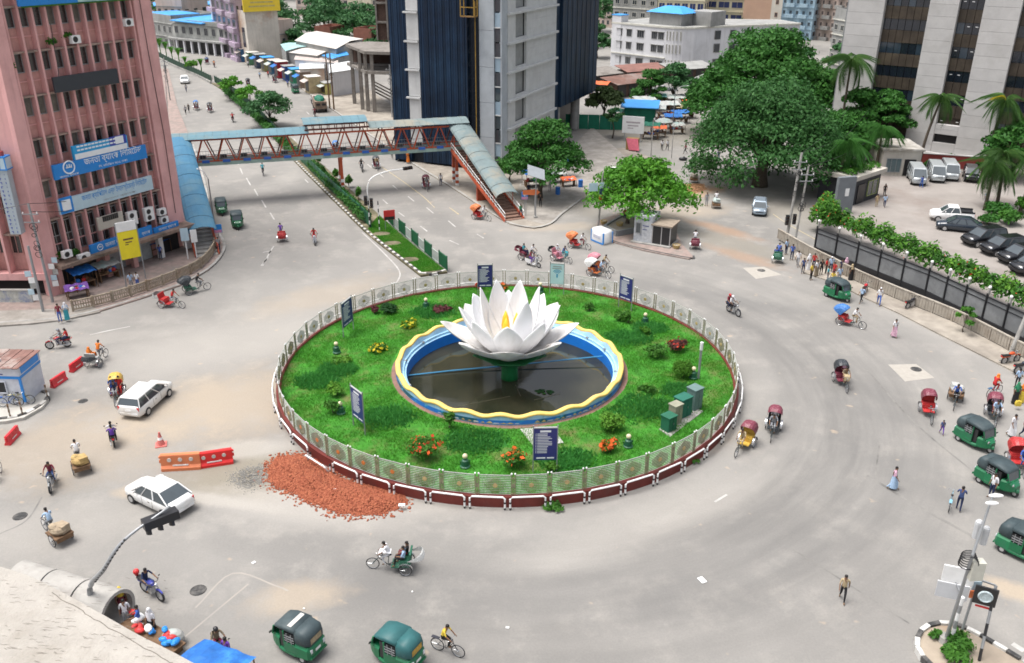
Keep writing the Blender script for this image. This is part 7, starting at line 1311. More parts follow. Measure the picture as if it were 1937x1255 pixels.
def body_mesh(pose):
    if ('body', pose) in CACHE: return CACHE[('body', pose)]
    J, E = POSE[pose]; names = list(J); vs_ = [J[n][0] for n in names]; es = [(names.index(a), names.index(b)) for a, b, _ in E]; rs = [J[n][1] for n in names]; roots = [0]
    for s in 'LR':      # five fingers on each hand, rooted in the palm
        w, h = Vector(J['wr' + s][0]), Vector(J['ha' + s][0]); d = (h - w).normalized(); side = d.cross(V3(0, 1, 0)).normalized() if abs(d.y) < .9 else V3(0, 0, 1)
        for k, L in enumerate((.062, .072, .078, .07, .055)):
            a = h + side * (.012 * (k - 2)) if k else w.lerp(h, .3) + side * -.02; dd = d if k else (d * .6 - side * .8).normalized(); i = len(vs_); roots.append(i)
            vs_ += [tuple(a), tuple(a + dd * L * .6), tuple(a + dd * L + V3(0, 0, -.01))]; es += [(i, i + 1), (i + 1, i + 2)]; rs += [.010, .009, .007]
    me = bpy.data.meshes.new('body'); me.from_pydata(vs_, es, []); o = bpy.data.objects.new('body', me); COL.objects.link(o); o.modifiers.new('s', 'SKIN'); sv = me.skin_vertices[0].data
    for i, r in enumerate(rs): sv[i].radius = (r, r); sv[i].use_root = i in roots
    m2 = o.modifiers.new('u', 'SUBSURF'); m2.levels = 1; m2.render_levels = 1
    bpy.context.view_layer.update(); r = bpy.data.meshes.new_from_object(o.evaluated_get(bpy.context.evaluated_depsgraph_get())); bpy.data.objects.remove(o)
    segs = [(np.array(J[a][0]), np.array(J[b][0]), s) for a, b, s in E]; mi = []
    for p in r.polygons:
        c = np.array(p.center); best = (9, 0)
        for a, b, s in segs:
            t = np.clip(np.dot(c - a, b - a) / np.dot(b - a, b - a), 0, 1); dd = np.linalg.norm(c - a - t * (b - a)); best = min(best, (dd, s))
        mi.append(best[1])
    h = Vector(J['hea'][0]); mb = MB(); mb.v = [tuple(v.co) for v in r.vertices]; mb.f = [tuple(p.vertices) for p in r.polygons]; mb.m = mi
    mb.ell(h + V3(.088, 0, -.012), (.022, .014, .02), 6, 4, 0)
    for s in (-1, 1): mb.ell(h + V3(.07, s * .034, .012), .012, 6, 4, 4); mb.ell(h + V3(0, s * .082, -.005), (.02, .012, .03), 6, 4, 0)
    mb.ell(h + V3(.078, 0, -.045), (.012, .026, .006), 6, 4, 5)
    out = mb.mesh('body', True); CACHE[('body', pose)] = out; return out
for p_ in POSE: body_mesh(p_)
def cloth(c):
    return mat('cloth_%d_%d_%d' % tuple(int(x * 99) for x in c), c, .85, .22, 9)
C = dict(w=(.68, .68, .70), r=(.50, .03, .03), b=(.05, .12, .42), n=(.02, .03, .08), k=(.018, .018, .02), g=(.03, .20, .10), t=(.05, .32, .38), s=(.36, .50, .68), p=(.62, .38, .48), o=(.72, .20, .03), y=(.65, .48, .06), v=(.13, .05, .34), e=(.20, .16, .11), c=(.42, .33, .20), m=(.20, .03, .05), a=(.25, .26, .28), i=(.05, .08, .20))
M_skin = mat('brown_skin', (.21, .115, .07), .6, .12, 8); M_lip = mat('lip_brown', (.17, .07, .055), .6); M_hair = mat('black_hair', (.012, .010, .010), .5)
def person(label, loc, rz, pose='stand', top='w', legs='n', extra='hair', sc=1.0, skirt=None, group=None):
    o = put('person', body_mesh(pose), [M_skin, cloth(C[top]), cloth(C[legs]), M_wood, M_black, M_lip], None, loc=loc, rz=rz, scale=sc); tag(o, label, 'person', group); J = POSE[pose][0]; h = Vector(J['hea'][0]); p = Vector(J['pel'][0]); key = extra.split(':')[0]
    if key == 'hair': part('hair', ('hair', pose), lambda: MB().ell(h + V3(-.018, 0, .045), (.094, .088, .075), 10, 6).ell(h + V3(-.05, 0, 0), (.06, .08, .08), 8, 5), M_hair, o, True)
    elif key == 'long': part('hair', ('lhair', pose), lambda: MB().ell(h + V3(-.018, 0, .045), (.096, .09, .076), 10, 6).ell(h + V3(-.075, 0, -.1), (.05, .08, .2), 8, 5), M_hair, o, True)
    elif key == 'helmet': part('helmet', ('helmet', pose), lambda: MB().ell(h + V3(-.005, 0, .03), (.135, .118, .125), 12, 8), paint('helmet_' + extra[-1], C[extra[-1]], .25), o, True)
    elif key == 'cap': part('cap', ('cap', pose), lambda: MB().ell(h + V3(-.01, 0, .06), (.093, .09, .055), 10, 5).box(h + V3(.09, 0, .045), (.09, .12, .012)), cloth(C[extra[-1]]), o, True)
    elif key == 'veil': part('headscarf', ('veil', pose), lambda: MB().ell(h + V3(-.03, 0, .03), (.105, .105, .115), 10, 6).loft([MB().ring(h + V3(-.03, 0, .0), (0, 0, 1), .10, 12), MB().ring(h + V3(-.05, 0, -.18), (0, 0, 1), .15, 12), MB().ring(h + V3(-.06, 0, -.36), (0, 0, 1), .19, 12)], 0, cap=False), cloth(C[extra[-1]]), o, True)
    if skirt:
        f, c = skirt[0], skirt[-1]
        if pose in ('stand', 'walk', 'reach'):
            zt, zb = (1.0, .16 if f == 'l' else .08) if f != 'k' else (1.32, .52)
            part('garment', ('skirt', f, pose), lambda: MB().loft([[(x0 + a * math.cos(t), b * math.sin(t), z) for t in [2 * PI * k / 14 for k in range(14)]] for x0, a, b, z in ((0, .15, .19, zt), (0, .17, .20, zt * .7 + zb * .3), (.0, .24 if pose == 'walk' else .20, .22, zb))], 0, cap=False), cloth(C[c]), o, True)
        else: part('garment', ('lapcloth', pose), lambda: MB().loft([[(x, y, z) for y in (-.2, -.1, 0, .1, .2)] for x, z in ((-.1, .2), (.15, .21), (.47, .22), (.56, .1), (.56, -.2))], 0, cap=False, closed=False), cloth(C[c]), o, True)
    return o
def hd(a, b): return heading(P(*a), P(*b))
def place(base, rz, x, y, z): c, s = math.cos(rz), math.sin(rz); return V3(base[0] + x * c - y * s, base[1] + x * s + y * c, base[2] + z)
# ------------------------------------------------------------------ wheels and cycles
def spoked(R=.34, r=.022, n=12):
    mb = MB().hoop((0, 0, 0), (0, 1, 0), R, r, 24, 5, 0); mb.hoop((0, 0, 0), (0, 1, 0), R - .03, .010, 24, 4, 1); mb.cyl((0, -.05, 0), (0, .05, 0), .03, n=6, m=1)
    for k in range(n): a = 2 * PI * k / n; mb.cyl((0, .02 * (-1) ** k, 0), ((R - .03) * math.cos(a), 0, (R - .03) * math.sin(a)), .005, n=3, m=1)
    return mb
def cyc_wheel(t, x, y, R=.34): return part('wheel', ('spoked', R), lambda: spoked(R), [M_rubber, M_chrome], t, loc=(x, y, R + .02))
M_frame = paint('cycle_frame', (.03, .05, .05), .4); M_vinyl = mat('vinyl', (.3, .02, .02), .5)
HOODS = {'r': (.42, .03, .03), 'm': (.16, .03, .05), 'k': (.025, .03, .035), 'n': (.03, .05, .12), 'g': (.03, .13, .08), 'y': (.55, .35, .06), 'o': (.55, .16, .05), 'b': (.04, .15, .40), 'a': (.35, .36, .35), 'p': (.45, .18, .22), 'w': (.6, .6, .58)}
def hoodmat(c):
    n = 'hood_' + c
    if n in MATS: return MATS[n]
    m, N, L, B = nodes(n); tc = N.new('ShaderNodeTexCoord').outputs['Object']; v = N.new('ShaderNodeTexVoronoi'); v.inputs['Scale'].default_value = 9; L.new(tc, v.inputs['Vector']); b = HOODS[c]
    col = mixc(N, L, ramp(N, L, v.outputs['Distance'], .18, .25), tuple(min(1, x * 1.6 + .12) for x in b), b); L.new(col, B.inputs['Base Color']); B.inputs['Roughness'].default_value = .5; MATS[n] = m; return m
def rickshaw(label, at, to, hood='r', seat='r', up=True, kind='rickshaw', cargo=None, z=0):
    """pedal rickshaw; its origin is on the ground under the rear axle"""
    rz = hd(at, to); b = P(at[0], at[1], z); t = thing('cargo_rickshaw' if kind == 'van' else 'cycle_rickshaw', label, 'rickshaw', b, rz, 'cycle rickshaws round the island')
    for s in (-1, 1): cyc_wheel(t, 0, s * .50)
    cyc_wheel(t, 1.78, 0)
    part('frame', 'rick_frame', lambda: MB().tube([(0, -.5, .36), (0, .5, .36)], .022, 5).tube([(0, 0, .36), (.5, 0, .34), (.98, 0, .32)], .024, 5).tube([(.98, 0, .32), (.9, 0, .92)], .02, 5).tube([(.98, 0, .32), (1.45, 0, .72)], .022, 5).tube([(.9, 0, .8), (1.45, 0, .9)], .02, 5).tube([(1.43, 0, 1.02), (1.5, 0, .7), (1.78, .06, .36)], .018, 5).tube([(1.5, 0, .7), (1.78, -.06, .36)], .018, 5).tube([(0, -.35, .36), (.55, -.3, .34), (.98, 0, .32)], .018, 5).tube([(0, .35, .36), (.55, .3, .34), (.98, 0, .32)], .018, 5).hoop((.98, .06, .32), (0, 1, 0), .09, .01, 12, 4).tube([(.98, -.14, .2), (.98, .14, .44)], .015, 4), M_frame, t)
    part('handlebar', 'rick_bar', lambda: MB().tube([(1.32, -.28, 1.02), (1.43, -.2, 1.06), (1.43, .2, 1.06), (1.32, .28, 1.02)], .017, 5).ell((1.55, 0, .98), (.05, .05, .05), 6, 4), M_chrome, t); part('saddle', 'rick_saddle', lambda: MB().ell((.88, 0, .95), (.14, .09, .05), 8, 4), M_black, t)
    if kind == 'van':
        part('platform', 'van_bed', lambda: MB().box((.05, 0, .62), (1.15, 1.0, .08)).box((-.5, 0, .5), (.08, .9, .2)).box((.55, 0, .5), (.08, .9, .2)), M_wood, t)
        if cargo: part('cargo', ('cargo', label), lambda: MB().ell((.05, .02, .90), (.55, .46, .30), 10, 6).ell((.15, .2, 1.05), (.35, .25, .2), 8, 5).box((-.1, -.15, .95), (.6, .5, .45), rz=.2), cargo, t)
        return t
    part('seat_box', 'rick_box', lambda: MB().loft([[(x, y * w, z_) for x, y in ((x0, -.42), (x1, -.42), (x1, .42), (x0, .42))] for x0, x1, w, z_ in ((-.22, .30, .9, .42), (-.26, .34, 1.0, .74))]).box((.52, 0, .40), (.5, .72, .05)), hoodmat(seat), t)
    part('seat', 'rick_seat', lambda: MB().box((.06, 0, .79), (.46, .80, .10)), cloth(HOODS[seat]), t); part('seat_back', 'rick_back', lambda: MB().box((-.22, 0, 1.02), (.10, .82, .5), R=Matrix.Rotation(-.15, 3, 'Y')), cloth(HOODS[seat]), t)
    part('mudguard', 'rick_mud', lambda: MB().loft([[(r * math.cos(a), y, .36 + r * math.sin(a)) for r, y in ((.40, -.56), (.40, -.44))] for a in [PI * k / 8 for k in range(9)]], 0, cap=False, closed=False).loft([[(r * math.cos(a), y, .36 + r * math.sin(a)) for r, y in ((.40, .44), (.40, .56))] for a in [PI * k / 8 for k in range(9)]], 0, cap=False, closed=False), M_chrome, t)
    def hd_(a0, a1, n=6):
        mb = MB(); rg = []
        for i in range(n + 1):
            a = rad(a0 + (a1 - a0) * i / n); u = V3(math.cos(a), 0, math.sin(a)); rr = 1.0 + (.03 if i % 2 else 0); ring_ = []
            for y, q in ((-.46, 0), (-.48, .35), (-.45, .62), (-.33, .80), (-.15, .88), (.15, .88), (.33, .80), (.45, .62), (.48, .35), (.46, 0)): ring_.append(V3(-.08, y, .86) + u * q * rr * .98)
            rg.append(ring_)
        return mb.loft(rg, 0, cap=False, closed=False)
    part('hood', ('rick_hood', up), (lambda: hd_(150, 52)) if up else (lambda: hd_(178, 150)), hoodmat(hood), t); return t
def puller(t, label, top='w', legs='a', extra='hair', skirt=None): return person(label, place(t.location, t.rotation_euler.z, .88, 0, .97), t.rotation_euler.z, 'pedal', top, legs, extra, 1, skirt)
def rider(t, label, y=0.0, top='w', legs='n', extra='hair', skirt=None, x=.06, z=.83): return person(label, place(t.location, t.rotation_euler.z, x, y, z), t.rotation_euler.z, 'sit', top, legs, extra, 1, skirt)
def bicycle(label, at, to, c=(.05, .12, .2), z=0):
    t = thing('bicycle', label, 'bicycle', P(at[0], at[1], z), hd(at, to)); m = paint('bike_%d' % int(c[2] * 99), c)
    for x in (0, 1.08): cyc_wheel(t, x, 0)
    part('frame', 'bike_frame', lambda: MB().tube([(0, 0, .36), (.45, 0, .30), (.36, 0, .86)], .018, 5).tube([(0, 0, .36), (.37, 0, .78)], .015, 5).tube([(.45, 0, .30), (.84, 0, .74)], .018, 5).tube([(.37, 0, .78), (.82, 0, .86)], .018, 5).tube([(.80, 0, .98), (.86, 0, .7), (1.08, 0, .36)], .018, 5).hoop((.45, .05, .3), (0, 1, 0), .09, .01, 12, 4).box((-.08, 0, .76), (.4, .16, .02)), m, t); part('handlebar', 'bike_bar', lambda: MB().tube([(.72, -.27, 1.02), (.8, -.2, 1.05), (.8, .2, 1.05), (.72, .27, 1.02)], .014, 5), M_chrome, t); part('saddle', 'bike_saddle', lambda: MB().ell((.33, 0, .93), (.14, .08, .05), 8, 4), M_black, t); return t
def moto(label, at, to, c=(.3, .02, .02), scooter=False, z=0):
    t = thing('motor_scooter' if scooter else 'motorcycle', label, 'motorcycle', P(at[0], at[1], z), hd(at, to)); m = paint('moto_%d_%d_%d' % tuple(int(x * 99) for x in c), c, .25); R = .22 if scooter else .29
    for x in (0, 1.25): part('wheel', ('mwheel', R), lambda: MB().hoop((0, 0, 0), (0, 1, 0), R, .055, 20, 7, 0).cyl((0, -.03, 0), (0, .03, 0), R * .72, n=14, m=1), [M_rubber, M_alu], t, loc=(x, 0, R + .055))
    part('fork', 'm_fork', lambda: MB().tube([(1.25, .08, .3), (1.0, .08, .95)], .03, 6).tube([(1.25, -.08, .3), (1.0, -.08, .95)], .03, 6), M_chrome, t); part('handlebar', 'm_bar', lambda: MB().tube([(.80, -.36, 1.05), (.95, -.2, 1.03), (.95, .2, 1.03), (.80, .36, 1.05)], .018, 5).ell((.86, .38, 1.2), (.02, .06, .04), 6, 4).ell((.86, -.38, 1.2), (.02, .06, .04), 6, 4), M_black, t)
    part('seat', 'm_seat', lambda: MB().loft([[(x, y, z_) for y, z_ in ((-.13, z0), (.13, z0), (.11, z0 + .1), (-.11, z0 + .1))] for x, z0 in ((-.35, .80), (.0, .74), (.42, .72))]), M_black, t)
    if scooter: part('body_shell', 'sc_body', lambda: MB().loft([[(x, y, z_) for y, z_ in ((-w, z0), (w, z0), (w * .8, z1), (-w * .8, z1))] for x, w, z0, z1 in ((-.42, .1, .5, .72), (-.1, .2, .35, .74), (.4, .18, .28, .72), (.45, .17, .26, .34), (.85, .17, .26, .34))]).loft([[(x - .18 * z_, y, z_) for y in (-w, w)] + [(x - .18 * z_ + .05, y, z_) for y in (w, -w)] for x, w, z_ in ((1.1, .16, .3), (1.12, .2, .7), (1.12, .12, 1.05))]), m, t)
    else: part('fuel_tank', 'm_tank', lambda: MB().ell((.62, 0, .86), (.30, .15, .13), 10, 6).box((.05, 0, .70), (.75, .2, .12)).loft([[(x, y, z_) for y, z_ in ((-.04, z0), (.04, z0), (.04, z0 + .06), (-.04, z0 + .06))] for x, z0 in ((1.0, .62), (1.25, .68), (1.5, .58))]), m, t); part('engine', 'm_eng', lambda: MB().box((.55, 0, .45), (.42, .24, .34)).tube([(.7, .14, .4), (.3, .16, .28), (-.35, .18, .34)], .045, 6).tube([(0, 0, .34), (.5, 0, .4), (.95, 0, .8)], .035, 5), M_alu, t)
    part('headlight', 'm_light', lambda: MB().ell((1.08, 0, .95), (.09, .1, .1), 8, 5), M_chrome, t); part('tail_light', 'm_tail', lambda: MB().box((-.42, 0, .78), (.05, .14, .08)), M_red, t); return t
def mrider(t, label, x=.25, top='w', legs='n', extra='helmet:k', skirt=None): return person(label, place(t.location, t.rotation_euler.z, x, 0, .82), t.rotation_euler.z, 'moto', top, legs, extra, 1, skirt)
# ------------------------------------------------------------------ cars and auto rickshaws
def section(x, w, z0, z1, c=.14): return [(x, -w + c, z0), (x, w - c, z0), (x, w, z0 + c), (x, w, z1 - c * 1.2), (x, w - c, z1), (x, -w + c, z1), (x, -w, z1 - c * 1.2), (x, -w, z0 + c)]
CARS = {'sedan': ([(-2.22, .68, .42, .86), (-2.12, .82, .28, .98), (-1.4, .87, .2, 1.02), (0, .88, .18, .98), (1.2, .87, .2, .94), (1.85, .84, .26, .84), (2.2, .66, .36, .70)], (-1.80, 1.15, .82, .98), (-.95, .38, .64, 1.47)),
    'estate': ([(-2.12, .70, .42, .9), (-2.05, .82, .26, 1.02), (-1.4, .86, .2, 1.04), (0, .86, .18, 1.0), (1.1, .85, .2, .98), (1.8, .82, .26, .9), (2.12, .66, .36, .74)], (-2.04, 1.25, .80, 1.0), (-1.80, .35, .64, 1.50)),
    'suv': ([(-2.3, .78, .5, 1.1), (-2.22, .9, .36, 1.2), (-1.4, .94, .3, 1.22), (0, .94, .3, 1.18), (1.15, .93, .3, 1.16), (1.95, .9, .36, 1.08), (2.3, .76, .46, .92)], (-2.18, 1.2, .86, 1.18), (-1.98, .42, .70, 1.80)),
    'van': ([(-2.4, .80, .45, 1.1), (-2.34, .84, .3, 1.2), (-1.4, .86, .26, 1.22), (0, .86, .26, 1.2), (1.5, .86, .26, 1.16), (2.15, .82, .3, 1.06), (2.38, .72, .4, .9)], (-2.34, 2.08, .82, 1.18), (-2.22, 1.35, .72, 2.02))}
CARS['pickup'] = (CARS['suv'][0], (-.75, 1.2, .84, 1.18), (-.55, .45, .70, 1.76))
def car(label, kind, at, to, pm, z=0, sc=1.0):
    S_, gb_, gt = CARS[kind]; t = thing('parked_car' if z else 'car', label, 'car' if kind != 'van' else 'van', P(at[0], at[1], z), hd(at, to)); t.scale = (sc,) * 3; L0, L1 = S_[0][0], S_[-1][0]
    part('body', ('car', kind), lambda: MB().loft([section(*s) for s in S_]), pm, t, True)
    (x0, x1, w0, z0), (u0, u1, w1, z1) = gb_, gt
    def ring_(f, e=0): a = x0 + (u0 - x0) * f - e; b = x1 + (u1 - x1) * f + e; w = w0 + (w1 - w0) * f + e; zz = z0 + (z1 - z0) * f; return [(a, -w, zz), (b, -w, zz), (b, w, zz), (a, w, zz)]
    part('windows', ('glass', kind), lambda: MB().loft([ring_(-.15), ring_(.98)]), M_glass, t)
    def roof():
        mb = MB().loft([ring_(.90, .015), [(x, y, zz + .02) for x, y, zz in ring_(1.0, .0)], [(x * .96, y * .9, zz + .055) for x, y, zz in ring_(1.0, -.02)]])
        cs0, cs1 = ring_(-.1, .008), ring_(.95, .008)
        for a, b in zip(cs0, cs1): mb.bar(a, b, .06, .07)
        nm = 3 if kind == 'van' else 1 if kind == 'pickup' else 2
        for k in range(nm):
            f = (k + 1) / (nm + 1) + (.06 if kind == 'sedan' else 0)
            for s in (0, 3): q = 1 if s == 0 else 2; mb.bar(Vector(cs0[s]).lerp(Vector(cs0[q]), f), Vector(cs1[s]).lerp(Vector(cs1[q]), f), .06, .05)
        return mb
    part('roof', ('roof', kind), roof, pm, t)
    R = .30 if kind in ('sedan', 'estate') else .35; ww = S_[3][1]
    for x in (L0 + .82, L1 - .82):
        for s in (-1, 1): part('wheel', ('cwheel', R), lambda: MB().cyl((0, -.11, 0), (0, .11, 0), R, n=18, m=0).cyl((0, -.118, 0), (0, .118, 0), R * .62, n=14, m=1), [M_rubber, M_alu], t, loc=(x, s * (ww - .08), R))
    zf = S_[-2][3] - .16; wf = S_[-2][1]
    for s in (-1, 1):
        part('headlight', ('hl', kind), lambda: MB().ell((0, 0, 0), (.16, .17, .09), 8, 5), paint('lamp_glass', (.6, .62, .65), .1), t, loc=(S_[-2][0] + .10, s * (wf - .24), zf)); part('tail_light', ('tl', kind), lambda: MB().box((0, 0, 0), (.1, .16, .26)), M_red, t, loc=(S_[1][0] - .01, s * (S_[1][1] - .14), S_[1][3] - .2)); part('mirror', 'mirror', lambda: MB().ell((0, 0, 0), (.06, .12, .08), 8, 4), pm, t, loc=(gb_[1] - .35, s * (w0 + .16), z0 + .08))
    part('grille', ('grille', kind), lambda: MB().box((0, 0, 0), (.06, .9, .16)), M_black, t, loc=(L1 - .03, 0, zf - .12)); part('bumper', ('bump', kind), lambda: MB().box((L1 - .06, 0, S_[-1][2] + .06), (.16, 1.25, .12)).box((L0 + .04, 0, S_[0][2] + .04), (.16, 1.3, .12)), M_black if kind == 'suv' else pm, t); part('number_plate', 'plate', lambda: MB().box((0, 0, 0), (.02, .45, .12)), M_white, t, loc=(L0 - .02, 0, S_[0][3] - .2))
    for s in (-1, 1): part('door_seam', ('seam', kind), lambda: MB().box((-.55, 0, 0), (.012, .012, .5)).box((.35, 0, 0), (.012, .012, .5)).box((-.25, 0, .08), (.16, .03, .025)), M_black, t, loc=(0, s * (ww + .002), S_[3][3] - .38))
    if kind == 'pickup': obj('load_bed', MB().box((-1.5, 0, 1.23), (1.3, 1.5, .03)).box((-1.5, .86, 1.32), (1.45, .06, .2)).box((-1.5, -.86, 1.32), (1.45, .06, .2)), M_dframe, t)
    return t
M_cng = mat('auto_green', (.008, .15, .058), .38, .15, 2, c2=(.03, .13, .075), amt=.4, spec=.5, obrand=.15); M_canv = mat('auto_canopy', (.045, .065, .072), .55, .25, 1.5, c2=(.07, .095, .10), amt=.4)
def auto(label, at, to, canopy=None, panel=None, z=0):
    t = thing('auto_rickshaw', label, 'auto rickshaw', P(at[0], at[1], z), hd(at, to), 'green auto rickshaws')
    part('body', 'auto_body', lambda: MB().loft([section(*s, .1) for s in ((-1.32, .48, .36, .86), (-1.2, .62, .28, 1.0), (-.5, .66, .24, 1.02))]).loft([section(*s, .06) for s in ((-.5, .66, .24, .50), (.25, .64, .24, .46), (.5, .6, .26, .5))]).loft([section(*s, .08) for s in ((.45, .58, .28, 1.0), (.75, .52, .3, 1.02), (1.0, .40, .34, .96), (1.22, .22, .4, .8))]).ell((1.12, 0, .45), (.26, .13, .16), 10, 6), M_cng, t)
    part('interior', 'auto_in', lambda: MB().box((-.1, 0, .98), (1.0, 1.1, .92)), M_black, t)
    part('canopy', 'auto_roof', lambda: MB().loft([section(*s, .12) for s in ((-1.24, .50, 1.0, 1.5), (-1.06, .60, .98, 1.72), (-.55, .63, .98, 1.80))]).loft([section(*s, .06) for s in ((-.55, .63, 1.56, 1.80), (.2, .62, 1.54, 1.79), (.62, .56, 1.48, 1.68), (.74, .5, 1.46, 1.58))]), canopy or M_canv, t, True)
    part('windscreen', 'auto_ws', lambda: MB().add([(.90, -.46, 1.0), (.90, .46, 1.0), (.74, .48, 1.5), (.74, -.48, 1.5)], [(0, 1, 2, 3)]), M_glass, t); part('window_frame', 'auto_wf', lambda: MB().bar((.91, -.5, 1.0), (.75, -.52, 1.52), .06).bar((.91, .5, 1.0), (.75, .52, 1.52), .06).bar((.1, -.63, .5), (.1, -.63, 1.56), .06).bar((.1, .63, .5), (.1, .63, 1.56), .06).bar((.91, -.5, 1.01), (.91, .5, 1.01), .05), M_cng, t)
    for s in (-1, 1): part('door', 'auto_door', lambda: MB().box((-.22, 0, .72), (.58, .04, .48)), M_cng, t, loc=(0, s * .64, 0)); part('door_mesh', 'auto_mesh', lambda: MB().box((-.22, 0, 1.22), (.56, .02, .06)).box((-.22, 0, 1.36), (.56, .02, .03)).box((-.22, 0, 1.08), (.56, .02, .03)).box((-.35, 0, 1.22), (.03, .02, .6)).box((-.1, 0, 1.22), (.03, .02, .6)), M_steel, t, loc=(0, s * .65, 0)); part('headlight', 'auto_hl', lambda: MB().ell((1.08, .27, .82), (.06, .1, .1), 8, 5), M_chrome, t, scale=(1, s, 1)); part('mirror', 'auto_mir', lambda: MB().box((.86, .66, 1.22), (.03, .14, .1)).bar((.86, .5, 1.15), (.86, .62, 1.2), .02), M_black, t, scale=(1, s, 1)); part('tail_light', 'auto_tl', lambda: MB().box((-1.30, .42, .78), (.05, .12, .2)), paint('lamp_glass', (.6, .62, .65), .1), t, scale=(1, s, 1))
    for x, y in ((1.12, 0), (-.82, .54), (-.82, -.54)): part('wheel', 'auto_wheel', lambda: MB().cyl((0, -.06, 0), (0, .06, 0), .23, n=16, m=0).cyl((0, -.065, 0), (0, .065, 0), .12, n=12, m=1), [M_rubber, M_alu], t, loc=(x, y, .23))
    part('rear_window', 'auto_rw', lambda: MB().add([(-1.262, -.37, 1.10), (-1.262, .37, 1.10), (-1.258, .36, 1.42), (-1.258, -.36, 1.42)], [(3, 2, 1, 0)]), panel or M_glass, t); part('rear_bumper', 'auto_rb', lambda: MB().box((-1.33, 0, .42), (.06, 1.1, .1)), M_cng, t); part('number_plate', 'auto_np', lambda: MB().box((-1.325, 0, .70), (.02, .34, .12)), M_white, t); return t
# ------------------------------------------------------------------ traffic
rk, pu_, ri = rickshaw, puller, rider
auto('green auto rickshaw with pale sticker strip on its dark roof at lower left', (562, 1228), (478, 1190), None, mat('tan_panel', (.34, .27, .17), .6, .3, 8)); auto('teal roofed auto rickshaw with gold rear window cut by bottom edge', (748, 1250), (664, 1212), mat('teal_canopy', (.03, .115, .12), .5, .2, 1.5), mat('gold_panel', (.5, .32, .06), .6, .4, 8))
o = obj('roof_sticker', MB().box((0, 0, 0), (.22, .95, .012)), M_tinw, loc=place(P(562, 1228), hd((562, 1228), (478, 1190)), -.15, 0, 1.806), rz=hd((562, 1228), (478, 1190))); tag(o, 'pale sticker strip lying on the dark auto rickshaw roof', 'sticker')
auto('green auto rickshaw cut by the right edge above the signs', (1932, 1052), (2000, 1085), None, mat('gold_panel', (.5, .32, .06), .6, .4, 8)); auto('green auto rickshaw right of the blue shirted child', (1843, 842), (1890, 868)); auto('green auto rickshaw with a man in white standing at its side', (1885, 922), (1935, 950)); auto('green auto rickshaw beside the crowd at the right pavement', (1584, 565), (1620, 580)); auto('green auto rickshaw nearest the left stairway roof', (420, 404), (424, 424)); auto('green auto rickshaw right of the one by the stairway', (450, 430), (455, 452)); auto('small green auto rickshaw far up the avenue by the booths', (558, 176), (540, 166))
M_carw = mat('dusty_white_car_paint', (.74, .74, .73), .3, .06, 1, c2=(.60, .57, .52), amt=.35, spec=.5)
car('white estate car driving away beside the passenger rickshaw', 'estate', (280, 766), (318, 733), M_carw, 0, 1.04); car('white sedan behind the bent signal mast at left', 'sedan', (303, 952), (235, 920), M_carw, 0, 1.0); car('silver blue hatchback coming out from under the banyan tree', 'estate', (1436, 402), (1435, 440), paint('silver_blue_paint', (.30, .36, .42), .25, .4), 0, .95); car('small white sedan far up the left carriageway', 'sedan', (350, 157), (352, 170), M_white)
M_sil = paint('silver_paint', (.46, .49, .50), .28, .35); M_blk = paint('gloss_black_paint', (.012, .013, .016), .12, spec=.8)
for px, py, l in ((1732, 344, 'leftmost silver van in the row before the red wall'), (1768, 339, 'middle silver van in the row before the red wall'), (1794, 336, 'rightmost silver van in the row before the red wall')): car(l, 'van', (px, py), (px + 14, py + 22), M_sil, .06, 1.05)
car('black off roader parked beside the silver vans', 'suv', (1835, 340), (1842, 362), M_blk, .06, .95); car('white pickup truck parked in front of the dark sedan', 'pickup', (1798, 418), (1752, 414), M_white, .06); car('dark blue sedan between white pickup and black off roaders', 'sedan', (1812, 436), (1765, 431), paint('midnight_paint', (.02, .03, .045), .15, spec=.8), .06, 1.05)
for px, py, l in ((1858, 462, 'black off roader next to the dark blue sedan'), (1894, 479, 'second black off roader in the parked row'), (1928, 496, 'third black off roader in the parked row'), (1952, 516, 'nearest black off roader cut by right edge')): car(l, 'suv', (px, py), (px - 42, py + 4), M_blk, .06)
lo = thing('lorry', 'old brown lorry with green load parked on the far right kerb', 'lorry', P(605, 208), hd((605, 208), (598, 196))); obj('cab', MB().loft([section(*s) for s in ((1.6, 1.0, .5, 2.3), (2.9, 1.0, .5, 2.2), (3.2, .95, .5, 1.5))]), M_tinp, lo); obj('body', MB().box((-.9, 0, 1.35), (4.8, 2.1, 1.3)), mat('lorry_brown', (.22, .16, .12), .8, .3, 2), lo); obj('load', MB().ell((-.9, 0, 2.1), (2.2, .95, .7), 10, 6), M_tarpg, lo); obj('window', MB().box((-3.32, -.5, 1.5), (.04, .7, .4)).box((-3.32, .5, 1.5), (.04, .7, .4)), M_black, lo)
for x in (2.2, -1.6, -2.5):
    for s in (-1, 1): put('wheel', cached('lorry_wheel', lambda: MB().cyl((0, -.14, 0), (0, .14, 0), .48, n=14)), M_rubber, lo, loc=(x, s * .9, .48))
